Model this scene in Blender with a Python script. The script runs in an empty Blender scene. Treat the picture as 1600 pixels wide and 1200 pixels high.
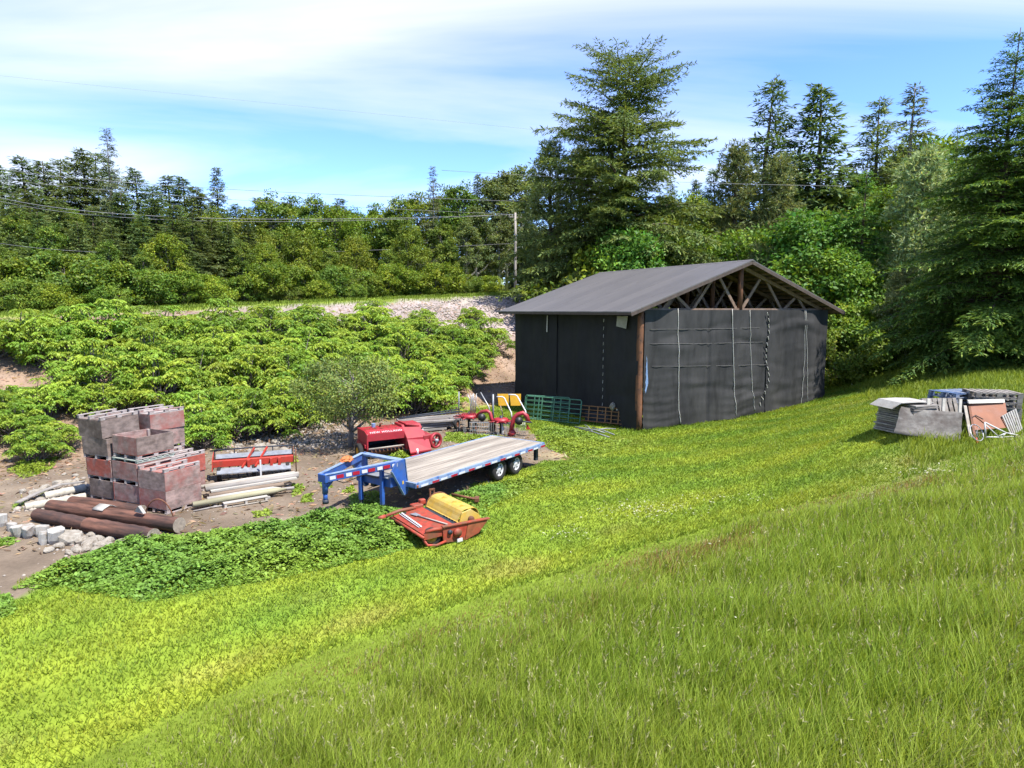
import bpy, bmesh, math, random
import numpy as np
from mathutils import Matrix, Vector

scene = bpy.context.scene
col = scene.collection

# ------------------------------------------------------------------ camera
CAM_H = 5.5
PITCH = math.atan(0.115)
cam_data = bpy.data.cameras.new("camera")
cam_data.sensor_width = 36.0
cam_data.lens = 22.5
cam_data.clip_start = 0.1
cam_data.clip_end = 3000
cam = bpy.data.objects.new("camera", cam_data)
cam.location = (0, 0, CAM_H)
cam.rotation_euler = (math.pi / 2 - PITCH, 0, 0)
col.objects.link(cam)
scene.camera = cam

# ------------------------------------------------------------------ sky, sun, exposure
SUN_EL = math.radians(60)
SUN_VEC = Vector((0.80, -0.60, 0)).normalized()          # horizontal direction towards the sun
SUN_DIR = Vector((SUN_VEC.x * math.cos(SUN_EL), SUN_VEC.y * math.cos(SUN_EL), math.sin(SUN_EL)))

world = bpy.data.worlds.new("World")
scene.world = world
world.use_nodes = True
wn, wl = world.node_tree.nodes, world.node_tree.links
wn.clear()
w_out = wn.new("ShaderNodeOutputWorld")
w_bg = wn.new("ShaderNodeBackground")
w_bg.inputs["Strength"].default_value = 0.15
sky = wn.new("ShaderNodeTexSky")
sky.sky_type = "NISHITA"
sky.sun_disc = False
sky.sun_elevation = SUN_EL
sky.sun_rotation = math.atan2(SUN_VEC.x, SUN_VEC.y)
sky.altitude = 2500
sky.air_density = 0.75
sky.dust_density = 0.0
sky.ozone_density = 3.0
# thin streaks of high cloud, a function of the direction only
tc = wn.new("ShaderNodeTexCoord")
sep = wn.new("ShaderNodeSeparateXYZ"); wl.new(tc.outputs["Generated"], sep.inputs[0])
def wmath(op, a, b=None, clamp=False):
    n = wn.new("ShaderNodeMath"); n.operation = op; n.use_clamp = clamp
    for i, q in enumerate((a, b)):
        if q is None: continue
        if isinstance(q, (int, float)): n.inputs[i].default_value = q
        else: wl.new(q, n.inputs[i])
    return n.outputs[0]
zc = wmath("MAXIMUM", sep.outputs[2], 0.0)
den = wmath("ADD", zc, 0.10)
cxn = wmath("DIVIDE", sep.outputs[0], den)
cyn = wmath("DIVIDE", sep.outputs[1], den)
comb = wn.new("ShaderNodeCombineXYZ"); wl.new(cxn, comb.inputs[0]); wl.new(cyn, comb.inputs[1])
mp = wn.new("ShaderNodeMapping"); wl.new(comb.outputs[0], mp.inputs[0])
mp.inputs["Rotation"].default_value = (0, 0, math.radians(-30))
mp.inputs["Scale"].default_value = (0.22, 0.95, 1)
mp.inputs["Location"].default_value = (1.9, 0.9, 0)
n1 = wn.new("ShaderNodeTexNoise"); wl.new(mp.outputs[0], n1.inputs["Vector"])
n1.inputs["Scale"].default_value = 0.75; n1.inputs["Detail"].default_value = 7
n1.inputs["Roughness"].default_value = 0.52; n1.inputs["Distortion"].default_value = 0.7
r1 = wn.new("ShaderNodeValToRGB"); wl.new(wmath("SUBTRACT", n1.outputs["Fac"], wmath("MULTIPLY", sep.outputs[0], 0.13)), r1.inputs[0])
r1.color_ramp.elements[0].position = 0.42; r1.color_ramp.elements[0].color = (0, 0, 0, 1)
r1.color_ramp.elements[1].position = 0.68; r1.color_ramp.elements[1].color = (1, 1, 1, 1)
mixc = wn.new("ShaderNodeMixRGB"); mixc.blend_type = "MIX"
wl.new(wmath("MULTIPLY", r1.outputs[0], 0.88), mixc.inputs[0])
hsv = wn.new("ShaderNodeHueSaturation"); hsv.inputs["Saturation"].default_value = 1.12; hsv.inputs["Value"].default_value = 0.95; hsv.inputs["Hue"].default_value = 0.507
wl.new(sky.outputs[0], hsv.inputs["Color"]); wl.new(hsv.outputs[0], mixc.inputs[1])
mixc.inputs[2].default_value = (2.35, 2.4, 2.48, 1)
wl.new(mixc.outputs[0], w_bg.inputs["Color"])
wl.new(w_bg.outputs[0], w_out.inputs[0])

sun_data = bpy.data.lights.new("sun", "SUN")
sun_data.energy = 3.35
sun_data.angle = math.radians(0.6)
sun_data.color = (1.0, 0.955, 0.88)
sun = bpy.data.objects.new("sun", sun_data)
sun.rotation_euler = (-SUN_DIR).to_track_quat("-Z", "Y").to_euler()
sun.location = (20, -20, 40)
col.objects.link(sun)

scene.view_settings.view_transform = "Standard"
scene.view_settings.look = "None"
scene.view_settings.gamma = 1.0
scene.view_settings.use_curve_mapping = False
scene.view_settings.exposure = 1.8
scene.render.engine = "CYCLES"
scene.cycles.use_denoising = True
scene.cycles.use_adaptive_sampling = True
scene.cycles.adaptive_threshold = 0.02
scene.cycles.max_bounces = 5
scene.cycles.diffuse_bounces = 3
scene.cycles.transmission_bounces = 3
scene.cycles.transparent_max_bounces = 4
scene.cycles.caustics_reflective = False
scene.cycles.caustics_refractive = False

# ------------------------------------------------------------------ helpers
rng = np.random.default_rng(7)
random.seed(7)

def smooth(a, b, x):
    t = np.clip((np.asarray(x, float) - a) / (b - a), 0, 1)
    return t * t * (3 - 2 * t)

def wob(X, Y, f, ph=0.0):
    return (np.sin(X * f + 1.3 * ph) * np.cos(Y * f * 1.17 + ph) + 0.6 * np.sin((X * 0.7 + Y) * f * 1.9 + ph * 2.1)
            + 0.45 * np.sin((X - 1.2 * Y) * f * 3.1 + ph * 0.7))

def hgt(X, Y):
    X = np.asarray(X, float); Y = np.asarray(Y, float)
    s = (Y - X - 39) * 0.7071 + 0.35 * wob(X, Y, 0.33, 2.0)
    t = (X + Y) * 0.7071
    zt = 5.0 + 0.047 * np.clip(t, 0, 90)
    f = np.clip(s / 17.0, 0, 1)
    z = zt * (0.45 * f + 0.55 * f * f * (3 - 2 * f))
    z = z + 0.035 * np.clip(s - 27, 0, 80)
    d = 0.87 * (X - 5) - 0.49 * (Y - 17)
    sp = 1.4 * np.log1p(np.exp(np.clip(d / 1.4, -30, 30)))
    z = z + 0.31 * np.where(sp > 8, 8 + (sp - 8) * 0.35, sp)
    w = np.exp(-((X - 13.9) / 3.0) ** 4 - ((Y - 18.6) / 2.8) ** 4)      # level patch under the pallet pile
    z = z * (1 - w) + w * (1.72 + 0.07 * (Y - 18.3) + 0.02 * (X - 13.9))
    z = z + 0.03 * wob(X, Y, 0.55, 1.0) * np.clip(np.hypot(X - 2, Y - 30) / 12, 0, 1)
    return z

_F = np.array([0, math.cos(PITCH), -math.sin(PITCH)]); _U = np.array([0, math.sin(PITCH), math.cos(PITCH)])
def ray(px, py):
    return _F + (px - 800) / 1000 * np.array([1.0, 0, 0]) + (600 - py) / 1000 * _U
def G(px, py):
    """point of the terrain that lies on the sight line through a pixel of the 1600x1200 plan"""
    d = ray(px, py); o = np.array([0, 0, CAM_H])
    t = np.linspace(2, 160, 3200)
    z = o[2] + d[2] * t
    below = z < hgt(d[0] * t, d[1] * t)
    i = int(np.argmax(below)) if below.any() else len(t) - 1
    a, b = t[max(i - 1, 0)], t[i]
    for _ in range(20):
        m = (a + b) / 2
        if o[2] + d[2] * m < hgt(d[0] * m, d[1] * m): b = m
        else: a = m
    p = o + d * b
    return Vector((float(p[0]), float(p[1]), float(hgt(p[0], p[1]))))
def GY(px, Y):
    """ground point at distance Y in the direction of picture column px"""
    X = (px - 800) / 1000 * Y
    return Vector((X, Y, float(hgt(X, Y))))

def inpoly(X, Y, poly):
    X = np.asarray(X); Y = np.asarray(Y); c = np.zeros(X.shape, bool)
    n = len(poly); j = n - 1
    for i in range(n):
        xi, yi = poly[i][0], poly[i][1]; xj, yj = poly[j][0], poly[j][1]
        cond = ((yi > Y) != (yj > Y)) & (X < (xj - xi) * (Y - yi) / (yj - yi + 1e-12) + xi)
        c ^= cond; j = i
    return c

def gpoly(pts):
    return [tuple(G(*p)[:2]) for p in pts]

def link(o, parent=None):
    col.objects.link(o)
    if parent is not None: o.parent = parent
    return o

def tag(o, label=None, cat=None, group=None, kind=None):
    if label: o["label"] = label
    if cat: o["category"] = cat
    if group: o["group"] = group
    if kind: o["kind"] = kind
    return o

def thing(name, label, cat, loc=(0, 0, 0), rz=0.0, group=None, scale=None, rot=None):
    o = bpy.data.objects.new(name, None)
    o.empty_display_size = 0.2
    col.objects.link(o)
    o.location = loc
    o.rotation_euler = rot if rot is not None else (0, 0, rz)
    if scale is not None: o.scale = (scale,) * 3 if isinstance(scale, (int, float)) else scale
    return tag(o, label, cat, group)

def np_mesh(name, V, F, C=None, mat=None, smooth_=False):
    """V (n,3); F (m,k) with k 3 or 4, or a list of such arrays; C (n,3) colours"""
    Fs = F if isinstance(F, list) else [F]
    Fs = [np.asarray(f, np.int32) for f in Fs if len(f)]
    V = np.asarray(V, np.float32)
    me = bpy.data.meshes.new(name)
    me.vertices.add(len(V)); me.vertices.foreach_set("co", V.ravel())
    nl = sum(f.size for f in Fs); npoly = sum(len(f) for f in Fs)
    me.loops.add(nl); me.polygons.add(npoly)
    me.loops.foreach_set("vertex_index", np.concatenate([f.ravel() for f in Fs]))
    tot = np.concatenate([np.full(len(f), f.shape[1], np.int32) for f in Fs])
    st = np.concatenate([[0], np.cumsum(tot)[:-1]]).astype(np.int32)
    me.polygons.foreach_set("loop_start", st)
    me.polygons.foreach_set("loop_total", tot)
    if smooth_: me.polygons.foreach_set("use_smooth", np.ones(npoly, bool))
    if C is not None:
        a = me.attributes.new("col", "FLOAT_COLOR", "POINT")
        cc = np.ones((len(V), 4), np.float32); cc[:, :3] = C
        a.data.foreach_set("color", cc.ravel())
    me.update(calc_edges=True)
    if mat: me.materials.append(mat)
    return me

class MB:
    """collects simple solids and links them as one mesh"""
    def __init__(s): s.v = []; s.f = []
    def add(s, vs, fs):
        b = len(s.v); s.v += [tuple(v) for v in vs]; s.f += [tuple(i + b for i in f) for f in fs]; return s
    def box(s, c, size, rot=None):
        hx, hy, hz = size[0] / 2, size[1] / 2, size[2] / 2
        vs = [Vector((x, y, z)) for x in (-hx, hx) for y in (-hy, hy) for z in (-hz, hz)]
        if rot is not None: vs = [rot @ v for v in vs]
        c = Vector(c)
        return s.add([v + c for v in vs], [(0, 1, 3, 2), (4, 6, 7, 5), (0, 4, 5, 1), (2, 3, 7, 6), (0, 2, 6, 4), (1, 5, 7, 3)])
    def beam(s, a, b, w, h, up=(0, 0, 1)):
        a, b = Vector(a), Vector(b); d = (b - a).normalized(); up = Vector(up)
        if abs(d.dot(up)) > 0.98: up = Vector((0, 1, 0))
        r = d.cross(up).normalized(); u = r.cross(d).normalized()
        vs = []
        for p in (a, b):
            for i, j in ((-1, -1), (1, -1), (1, 1), (-1, 1)):
                vs.append(p + r * (i * w / 2) + u * (j * h / 2))
        return s.add(vs, [(3, 2, 1, 0), (4, 5, 6, 7), (0, 1, 5, 4), (1, 2, 6, 5), (2, 3, 7, 6), (3, 0, 4, 7)])
    def tube(s, pts, r, n=8, cap=True, closed=False):
        pts = [Vector(p) for p in pts]; m = len(pts)
        rs = r if isinstance(r, (list, tuple)) else [r] * m
        vs = []; prev = None
        for i, p in enumerate(pts):
            if closed: d = pts[(i + 1) % m] - pts[i - 1]
            else: d = pts[min(i + 1, m - 1)] - pts[max(i - 1, 0)]
            d.normalize()
            if prev is None:
                up = Vector((0, 0, 1)) if abs(d.z) < 0.9 else Vector((1, 0, 0))
                u = d.cross(up).normalized()
            else:
                u = (prev - d * prev.dot(d)).normalized()
            prev = u; w = d.cross(u)
            for k in range(n):
                a = 2 * math.pi * k / n
                vs.append(p + (u * math.cos(a) + w * math.sin(a)) * rs[i])
        fs = []
        for i in range(m if closed else m - 1):
            for k in range(n):
                a, b = i * n + k, i * n + (k + 1) % n
                c, d2 = ((i + 1) % m) * n + (k + 1) % n, ((i + 1) % m) * n + k
                fs.append((a, b, c, d2))
        if cap and not closed:
            fs.append(tuple(range(n - 1, -1, -1))); fs.append(tuple((m - 1) * n + k for k in range(n)))
        return s.add(vs, fs)
    def prism(s, poly, thick):
        poly = [Vector(p) for p in poly]; t = Vector(thick); n = len(poly)
        fs = [tuple(range(n - 1, -1, -1)), tuple(range(n, 2 * n))] + [(i, (i + 1) % n, n + (i + 1) % n, n + i) for i in range(n)]
        return s.add(poly + [p + t for p in poly], fs)
    def ring(s, c, axis, r0, r1, w, n=24):
        """annulus of inner radius r0, outer r1, width w round an axis (a wheel's tyre or rim)"""
        c, ax = Vector(c), Vector(axis).normalized()
        up = Vector((0, 0, 1)) if abs(ax.z) < 0.9 else Vector((1, 0, 0))
        u = ax.cross(up).normalized(); v = ax.cross(u)
        prof = [(r0, -w / 2), (r1 - 0.18 * (r1 - r0), -w / 2), (r1, -w / 3.2), (r1, w / 3.2), (r1 - 0.18 * (r1 - r0), w / 2), (r0, w / 2)]
        vs = []; fs = []; k = len(prof)
        for i in range(n):
            a = 2 * math.pi * i / n; e = u * math.cos(a) + v * math.sin(a)
            for (r, h) in prof: vs.append(c + e * r + ax * h)
        for i in range(n):
            for j in range(k):
                a, b = i * k + j, i * k + (j + 1) % k
                c2, d2 = ((i + 1) % n) * k + (j + 1) % k, ((i + 1) % n) * k + j
                fs.append((a, b, c2, d2))
        return s.add(vs, fs)
    def mesh(s, name, mat, smooth_=False, bevel=0.0):
        me = bpy.data.meshes.new(name)
        me.from_pydata([tuple(v) for v in s.v], [], s.f)
        bm = bmesh.new(); bm.from_mesh(me)
        bmesh.ops.recalc_face_normals(bm, faces=bm.faces)
        if bevel > 0:
            ed = [e for e in bm.edges if len(e.link_faces) == 2 and e.calc_face_angle(0) > 0.6]
            bmesh.ops.bevel(bm, geom=ed, offset=bevel, segments=1, affect="EDGES", clamp_overlap=True)
        bm.to_mesh(me); bm.free()
        if smooth_: me.polygons.foreach_set("use_smooth", [True] * len(me.polygons))
        if mat: me.materials.append(mat)
        return me
    def build(s, name, mat, parent=None, smooth_=False, bevel=0.0):
        return link(bpy.data.objects.new(name, s.mesh(name, mat, smooth_, bevel)), parent)

def copy_tree(o, parent=None):
    c = o.copy(); col.objects.link(c); c.parent = parent
    for ch in o.children: copy_tree(ch, c)
    return c

# ------------------------------------------------------------------ materials
ALB = 0.64
def new_mat(name):
    m = bpy.data.materials.new(name); m.use_nodes = True
    nt = m.node_tree; nt.nodes.clear()
    return m, nt.nodes, nt.links

def M(name, c, rough=0.7, var=0.25, scale=6.0, stretch=(1, 1, 1), bump=0.15, metal=0.0, c2=None, amt=0.5, s2=2.0, hard=0.08,
      rnd=0.0, spec=0.4, stretch2=None, bscale=None):
    c = tuple(x * ALB for x in c); c2 = None if c2 is None else tuple(x * ALB for x in c2)
    """base colour with fine noise; c2 shows through in patches (wear, rust, dirt); rnd shifts the patches per object"""
    m, N, L = new_mat(name)
    out = N.new("ShaderNodeOutputMaterial"); b = N.new("ShaderNodeBsdfPrincipled"); L.new(b.outputs[0], out.inputs[0])
    b.inputs["Roughness"].default_value = rough; b.inputs["Metallic"].default_value = metal
    b.inputs["Specular IOR Level"].default_value = spec
    tcn = N.new("ShaderNodeTexCoord"); oi = N.new("ShaderNodeObjectInfo")
    add = N.new("ShaderNodeVectorMath"); add.operation = "ADD"
    sc = N.new("ShaderNodeVectorMath"); sc.operation = "SCALE"; sc.inputs[0].default_value = (17.3, 9.1, 23.7)
    L.new(oi.outputs["Random"], sc.inputs["Scale"]); L.new(tcn.outputs["Object"], add.inputs[0]); L.new(sc.outputs[0], add.inputs[1])
    mp = N.new("ShaderNodeMapping"); mp.inputs["Scale"].default_value = stretch; L.new(add.outputs[0], mp.inputs[0])
    n = N.new("ShaderNodeTexNoise"); n.inputs["Scale"].default_value = scale; n.inputs["Detail"].default_value = 5; n.inputs["Roughness"].default_value = 0.6
    L.new(mp.outputs[0], n.inputs["Vector"])
    r = N.new("ShaderNodeValToRGB"); L.new(n.outputs["Fac"], r.inputs[0])
    r.color_ramp.elements[0].position = 0.3; r.color_ramp.elements[1].position = 0.7
    r.color_ramp.elements[0].color = (*[max(0, x * (1 - var)) for x in c], 1)
    r.color_ramp.elements[1].color = (*[min(1, x * (1 + var)) for x in c], 1)
    colr = r.outputs[0]
    if c2 is not None:
        mp2 = N.new("ShaderNodeMapping"); mp2.inputs["Scale"].default_value = stretch2 or (1, 1, 1); L.new(add.outputs[0], mp2.inputs[0])
        n2 = N.new("ShaderNodeTexNoise"); n2.inputs["Scale"].default_value = s2; n2.inputs["Detail"].default_value = 8; n2.inputs["Roughness"].default_value = 0.68
        L.new(mp2.outputs[0], n2.inputs["Vector"])
        ma = N.new("ShaderNodeMath"); ma.operation = "MULTIPLY_ADD"; ma.inputs[1].default_value = rnd; ma.inputs[2].default_value = amt - 0.5 - rnd / 2
        L.new(oi.outputs["Random"], ma.inputs[0])
        sm = N.new("ShaderNodeMath"); sm.operation = "ADD"; L.new(n2.outputs["Fac"], sm.inputs[0]); L.new(ma.outputs[0], sm.inputs[1])
        r2 = N.new("ShaderNodeValToRGB"); L.new(sm.outputs[0], r2.inputs[0])
        r2.color_ramp.elements[0].position = 0.5 - hard; r2.color_ramp.elements[1].position = 0.5 + hard
        mx = N.new("ShaderNodeMixRGB"); L.new(r2.outputs[0], mx.inputs[0]); L.new(r.outputs[0], mx.inputs[1]); mx.inputs[2].default_value = (*c2, 1)
        colr = mx.outputs[0]
    L.new(colr, b.inputs["Base Color"])
    if bump:
        bp = N.new("ShaderNodeBump"); bp.inputs["Strength"].default_value = bump; bp.inputs["Distance"].default_value = 0.02
        L.new(n.outputs["Fac"], bp.inputs["Height"]); L.new(bp.outputs[0], b.inputs["Normal"])
    return m

def leaf_mat(name, trans=0.35, rnd=0.2, rough=0.55, spec=0.25, tint=(1, 1, 1)):
    """leaf colour comes from each leaf's own colour; every plant is a little different"""
    m, N, L = new_mat(name)
    out = N.new("ShaderNodeOutputMaterial"); b = N.new("ShaderNodeBsdfPrincipled")
    b.inputs["Roughness"].default_value = rough; b.inputs["Specular IOR Level"].default_value = spec
    at = N.new("ShaderNodeAttribute"); at.attribute_name = "col"
    oi = N.new("ShaderNodeObjectInfo")
    hs = N.new("ShaderNodeHueSaturation")
    h = N.new("ShaderNodeMapRange"); h.inputs[3].default_value = 0.5 - 0.018 * rnd / 0.2; h.inputs[4].default_value = 0.5 + 0.014 * rnd / 0.2
    v = N.new("ShaderNodeMapRange"); v.inputs[3].default_value = 1 - rnd; v.inputs[4].default_value = 1 + rnd
    fr = N.new("ShaderNodeMath"); fr.operation = "FRACT"; mu = N.new("ShaderNodeMath"); mu.operation = "MULTIPLY"; mu.inputs[1].default_value = 7.31
    L.new(oi.outputs["Random"], mu.inputs[0]); L.new(mu.outputs[0], fr.inputs[0])
    L.new(oi.outputs["Random"], h.inputs[0]); L.new(fr.outputs[0], v.inputs[0])
    L.new(h.outputs[0], hs.inputs["Hue"]); L.new(v.outputs[0], hs.inputs["Value"])
    L.new(at.outputs["Color"], hs.inputs["Color"])
    mt = N.new("ShaderNodeMixRGB"); mt.blend_type = "MULTIPLY"; mt.inputs[0].default_value = 1; mt.inputs[2].default_value = (*tint, 1)
    L.new(hs.outputs[0], mt.inputs[1])
    L.new(mt.outputs[0], b.inputs["Base Color"])
    tr = N.new("ShaderNodeBsdfTranslucent")
    mt2 = N.new("ShaderNodeMixRGB"); mt2.blend_type = "MULTIPLY"; mt2.inputs[0].default_value = 1; mt2.inputs[2].default_value = (1.25, 1.15, 0.6, 1)
    L.new(mt.outputs[0], mt2.inputs[1]); L.new(mt2.outputs[0], tr.inputs[0])
    mx = N.new("ShaderNodeMixShader"); mx.inputs[0].default_value = trans
    L.new(b.outputs[0], mx.inputs[1]); L.new(tr.outputs[0], mx.inputs[2]); L.new(mx.outputs[0], out.inputs[0])
    return m

MAT = {}
MAT["broad"] = leaf_mat("broad_leaf", 0.35)
MAT["needle"] = leaf_mat("needle", 0.30, 0.22, 0.6, 0.2)
MAT["sumac"] = leaf_mat("sumac_leaf", 0.35, 0.14)
MAT["weed"] = leaf_mat("weed_leaf", 0.3, 0.05)
MAT["grass"] = leaf_mat("grass_blade", 0.45, 0.02, 0.5, 0.2)
MAT["bark"] = M("bark", (0.10, 0.075, 0.055), 0.9, 0.4, 9, (1, 1, 0.25), 0.5)
MAT["bark_grey"] = M("bark_grey", (0.26, 0.235, 0.21), 0.9, 0.35, 12, (1, 1, 0.3), 0.5)
MAT["bark_pale"] = M("bark_pale", (0.55, 0.53, 0.48), 0.8, 0.25, 7, (1, 1, 1.5), 0.2, c2=(0.08, 0.07, 0.06), amt=0.36, s2=5)
MAT["twig"] = M("twig", (0.20, 0.165, 0.15), 0.9, 0.3, 8, bump=0.2)
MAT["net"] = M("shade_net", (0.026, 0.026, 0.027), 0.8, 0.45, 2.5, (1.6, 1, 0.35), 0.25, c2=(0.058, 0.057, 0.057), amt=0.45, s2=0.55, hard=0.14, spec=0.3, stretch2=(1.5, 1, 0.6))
MAT["net_shaded"] = M("shade_net_shaded", (0.019, 0.019, 0.021), 0.8, 0.35, 2.5, (1, 1, 0.3), 0.2, c2=(0.032, 0.032, 0.034), amt=0.45, s2=0.6, hard=0.2, spec=0.25)  # darker copy of the gable netting, with the side wall's shade in its colour
MAT["dim_rail"] = M("dim_rail", (0.13, 0.125, 0.12), 0.8, 0.2, 10)
MAT["roof"] = M("roof_sheet", (0.122, 0.113, 0.110), 0.55, 0.14, 9, (0.25, 3, 1), 0.05, c2=(0.152, 0.140, 0.134), amt=0.5, s2=0.9, hard=0.16, spec=0.5, stretch2=(0.3, 1.5, 1), rnd=0.3)
MAT["timber"] = M("truss_timber", (0.22, 0.145, 0.10), 0.85, 0.35, 8, (1, 1, 0.3), 0.3, rnd=0.1, c2=(0.26, 0.2, 0.16), amt=0.4, s2=2)
MAT["log_brown"] = M("pole_log", (0.20, 0.085, 0.04), 0.8, 0.35, 6, (1, 1, 0.2), 0.4, c2=(0.06, 0.035, 0.025), amt=0.4, s2=3)
MAT["rope"] = M("rope", (0.55, 0.53, 0.48), 0.9, 0.2, 30)
MAT["wire"] = M("wire", (0.26, 0.26, 0.27), 0.5, 0.1, 3, bump=0, metal=0.0)
MAT["pole"] = M("pole_wood", (0.42, 0.38, 0.34), 0.9, 0.25, 6, (1, 1, 0.15), 0.2)

# ------------------------------------------------------------------ regions of the ground
DIRT = gpoly([(-80, 985), (0, 940), (60, 925), (40, 905), (110, 875), (230, 845), (340, 842), (430, 825), (520, 805), (640, 795), (720, 775), (790, 742),
              (850, 722), (895, 722), (880, 700), (835, 676), (790, 668), (760, 655), (700, 640), (560, 650), (430, 680), (250, 690), (100, 680), (-80, 690)])
MEADOW = gpoly([(120, 1195), (300, 1110), (430, 1050), (560, 1000), (700, 952), (850, 905), (1000, 856), (1200, 802), (1330, 768), (1440, 742), (1500, 712), (1620, 680), (1750, 640)]) + [(26, 14), (26, -2), (-4, 0.5)]
RIGHTGRASS = gpoly([(1296, 572), (1400, 542), (1620, 560), (1700, 640), (1510, 712), (1440, 735), (1400, 690), (1380, 640), (1330, 600)])
BOUND = [tuple(G(*p)[:2]) for p in ((120, 1195), (300, 1110), (430, 1050), (560, 1000), (700, 952), (850, 905), (1000, 856), (1200, 802), (1330, 768), (1440, 742), (1500, 712))]

def dist_line(X, Y, pts):
    best = np.full(np.shape(X), 1e9)
    for (x0, y0), (x1, y1) in zip(pts[:-1], pts[1:]):
        dx, dy = x1 - x0, y1 - y0
        t = np.clip(((X - x0) * dx + (Y - y0) * dy) / (dx * dx + dy * dy), 0, 1)
        best = np.minimum(best, np.hypot(X - x0 - t * dx, Y - y0 - t * dy))
    return best

def lawn_col(X, Y):
    """mown grass: yellow-green and deeper green in broad drifts that follow the mower's curved passes"""
    d = dist_line(X, Y, BOUND)
    stripe = 0.5 + 0.5 * np.sin(d * 2.6 + 0.5 * wob(X, Y, 0.25, 3.0))
    drift = 0.5 + 0.25 * wob(X, Y, 0.42, 5.0) + 0.12 * wob(X, Y, 1.3, 8.0)
    k = np.clip(0.42 * stripe + 0.58 * drift, 0, 1)[..., None]
    a = np.array([0.105, 0.185, 0.020]); b = np.array([0.220, 0.264, 0.026])
    c = a * (1 - k) + b * k
    dry = (smooth(0.62, 1.0, 0.5 + 0.3 * wob(X, Y, 0.9, 11.0)) * 0.40 * np.exp(-(d / 2.2) ** 2))[..., None]
    return c * (1 - dry) + np.array([0.30, 0.24, 0.08]) * dry

def ground_col(X, Y):
    s = (Y - X - 39) * 0.7071 + 0.35 * wob(X, Y, 0.33, 2.0)
    t = (X + Y) * 0.7071
    c = lawn_col(X, Y)
    def over(c, mask, k): return c * (1 - mask[..., None]) + np.asarray(k) * mask[..., None]
    n1 = 0.5 + 0.28 * wob(X, Y, 0.8, 4.0)
    soil = np.array([0.180, 0.142, 0.105]); soil2 = np.array([0.108, 0.082, 0.060])
    dirt = soil * n1[..., None] + soil2 * (1 - n1[..., None])
    m = inpoly(X + 0.25 * wob(X, Y, 1.7, 1.0), Y + 0.25 * wob(X, Y, 1.9, 6.0), DIRT).astype(float)
    c = c * (1 - m[..., None]) + dirt * m[..., None]
    # bank: straw and soil low and left, stony gravel high and right
    bm = smooth(-1.6, 0.6, s) * (1 - smooth(12, 20, X - 0.0) * 0.0)
    straw = np.array([0.26, 0.18, 0.125]) * n1[..., None] + np.array([0.155, 0.11, 0.08]) * (1 - n1[..., None])
    grav = np.array([0.275, 0.23, 0.215]) * (0.85 + 0.2 * n1[..., None])
    gk = np.clip(smooth(16, 34, t + 1.2 * (s - 8)) * smooth(6.0, 10.5, s) + smooth(0.55, 0.9, n1) * 0.25, 0, 1)[..., None]
    bank = straw * (1 - gk) + grav * gk
    c = c * (1 - bm[..., None]) + bank * bm[..., None]
    verge = smooth(15.6, 17.0, s + 0.4 * wob(X, Y, 0.9, 3.0)) * (1 - 0.0 * s)
    c = over(c, verge, (0.15, 0.20, 0.025))
    road = smooth(19.5, 20.2, s) * (1 - smooth(25.8, 26.5, s))
    c = over(c, road, (0.11, 0.105, 0.10))
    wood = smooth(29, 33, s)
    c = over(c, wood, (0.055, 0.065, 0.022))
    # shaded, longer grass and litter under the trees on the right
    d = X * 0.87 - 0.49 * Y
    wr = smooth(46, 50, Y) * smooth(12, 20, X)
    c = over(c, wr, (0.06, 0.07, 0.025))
    mead = inpoly(X, Y, MEADOW).astype(float) * 0.9
    c = over(c, mead, (0.12, 0.165, 0.02))
    rg = inpoly(X, Y, RIGHTGRASS).astype(float) * 0.85
    c = over(c, rg, (0.11, 0.155, 0.022))
    # bare worn spots
    for (px, py, r, k) in ((880, 712, 1.0, 0.8), (1310, 618, 1.3, 0.7), (950, 690, 1.2, 0.65), (1480, 712, 1.8, 0.35), (1430, 742, 1.6, 0.3), (1330, 632, 1.6, 0.45)):
        g = G(px, py)
        c = over(c, np.exp(-(((X - g.x) / r) ** 2 + ((Y - g.y) / (r * 0.7)) ** 2)) * k, (0.27, 0.22, 0.12))
    return np.clip(c, 0, 1)

def axis(lo, hi, step, far_lo, far_hi, grow=1.16):
    a = list(np.arange(lo, hi + 1e-6, step))
    st = step; x = a[-1]
    while x < far_hi: st *= grow; x += st; a.append(x)
    st = step; x = a[0]
    while x > far_lo: st *= grow; x -= st; a.insert(0, x)
    return np.array(a)
xs = axis(-24, 28, 0.24, -900, 900); ys = axis(3, 44, 0.22, -400, 1400)
GX, GYY = np.meshgrid(xs, ys)
GZ = hgt(GX, GYY) + 0.012 * np.sin(GX * 9.1 + 3 * np.sin(GYY * 2.3)) * np.cos(GYY * 7.7)
far = np.clip((np.hypot(GX, GYY) - 150) / 200, 0, 1)
GZ = np.where(np.isfinite(GZ), GZ, 0); GZ = np.minimum(GZ, 14) * (1 - far) + 6 * far
nx, ny = len(xs), len(ys)
idx = np.arange(nx * ny).reshape(ny, nx)
gf = np.stack([idx[:-1, :-1], idx[:-1, 1:], idx[1:, 1:], idx[1:, :-1]], -1).reshape(-1, 4)
gcol = ground_col(GX, GYY)

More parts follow.
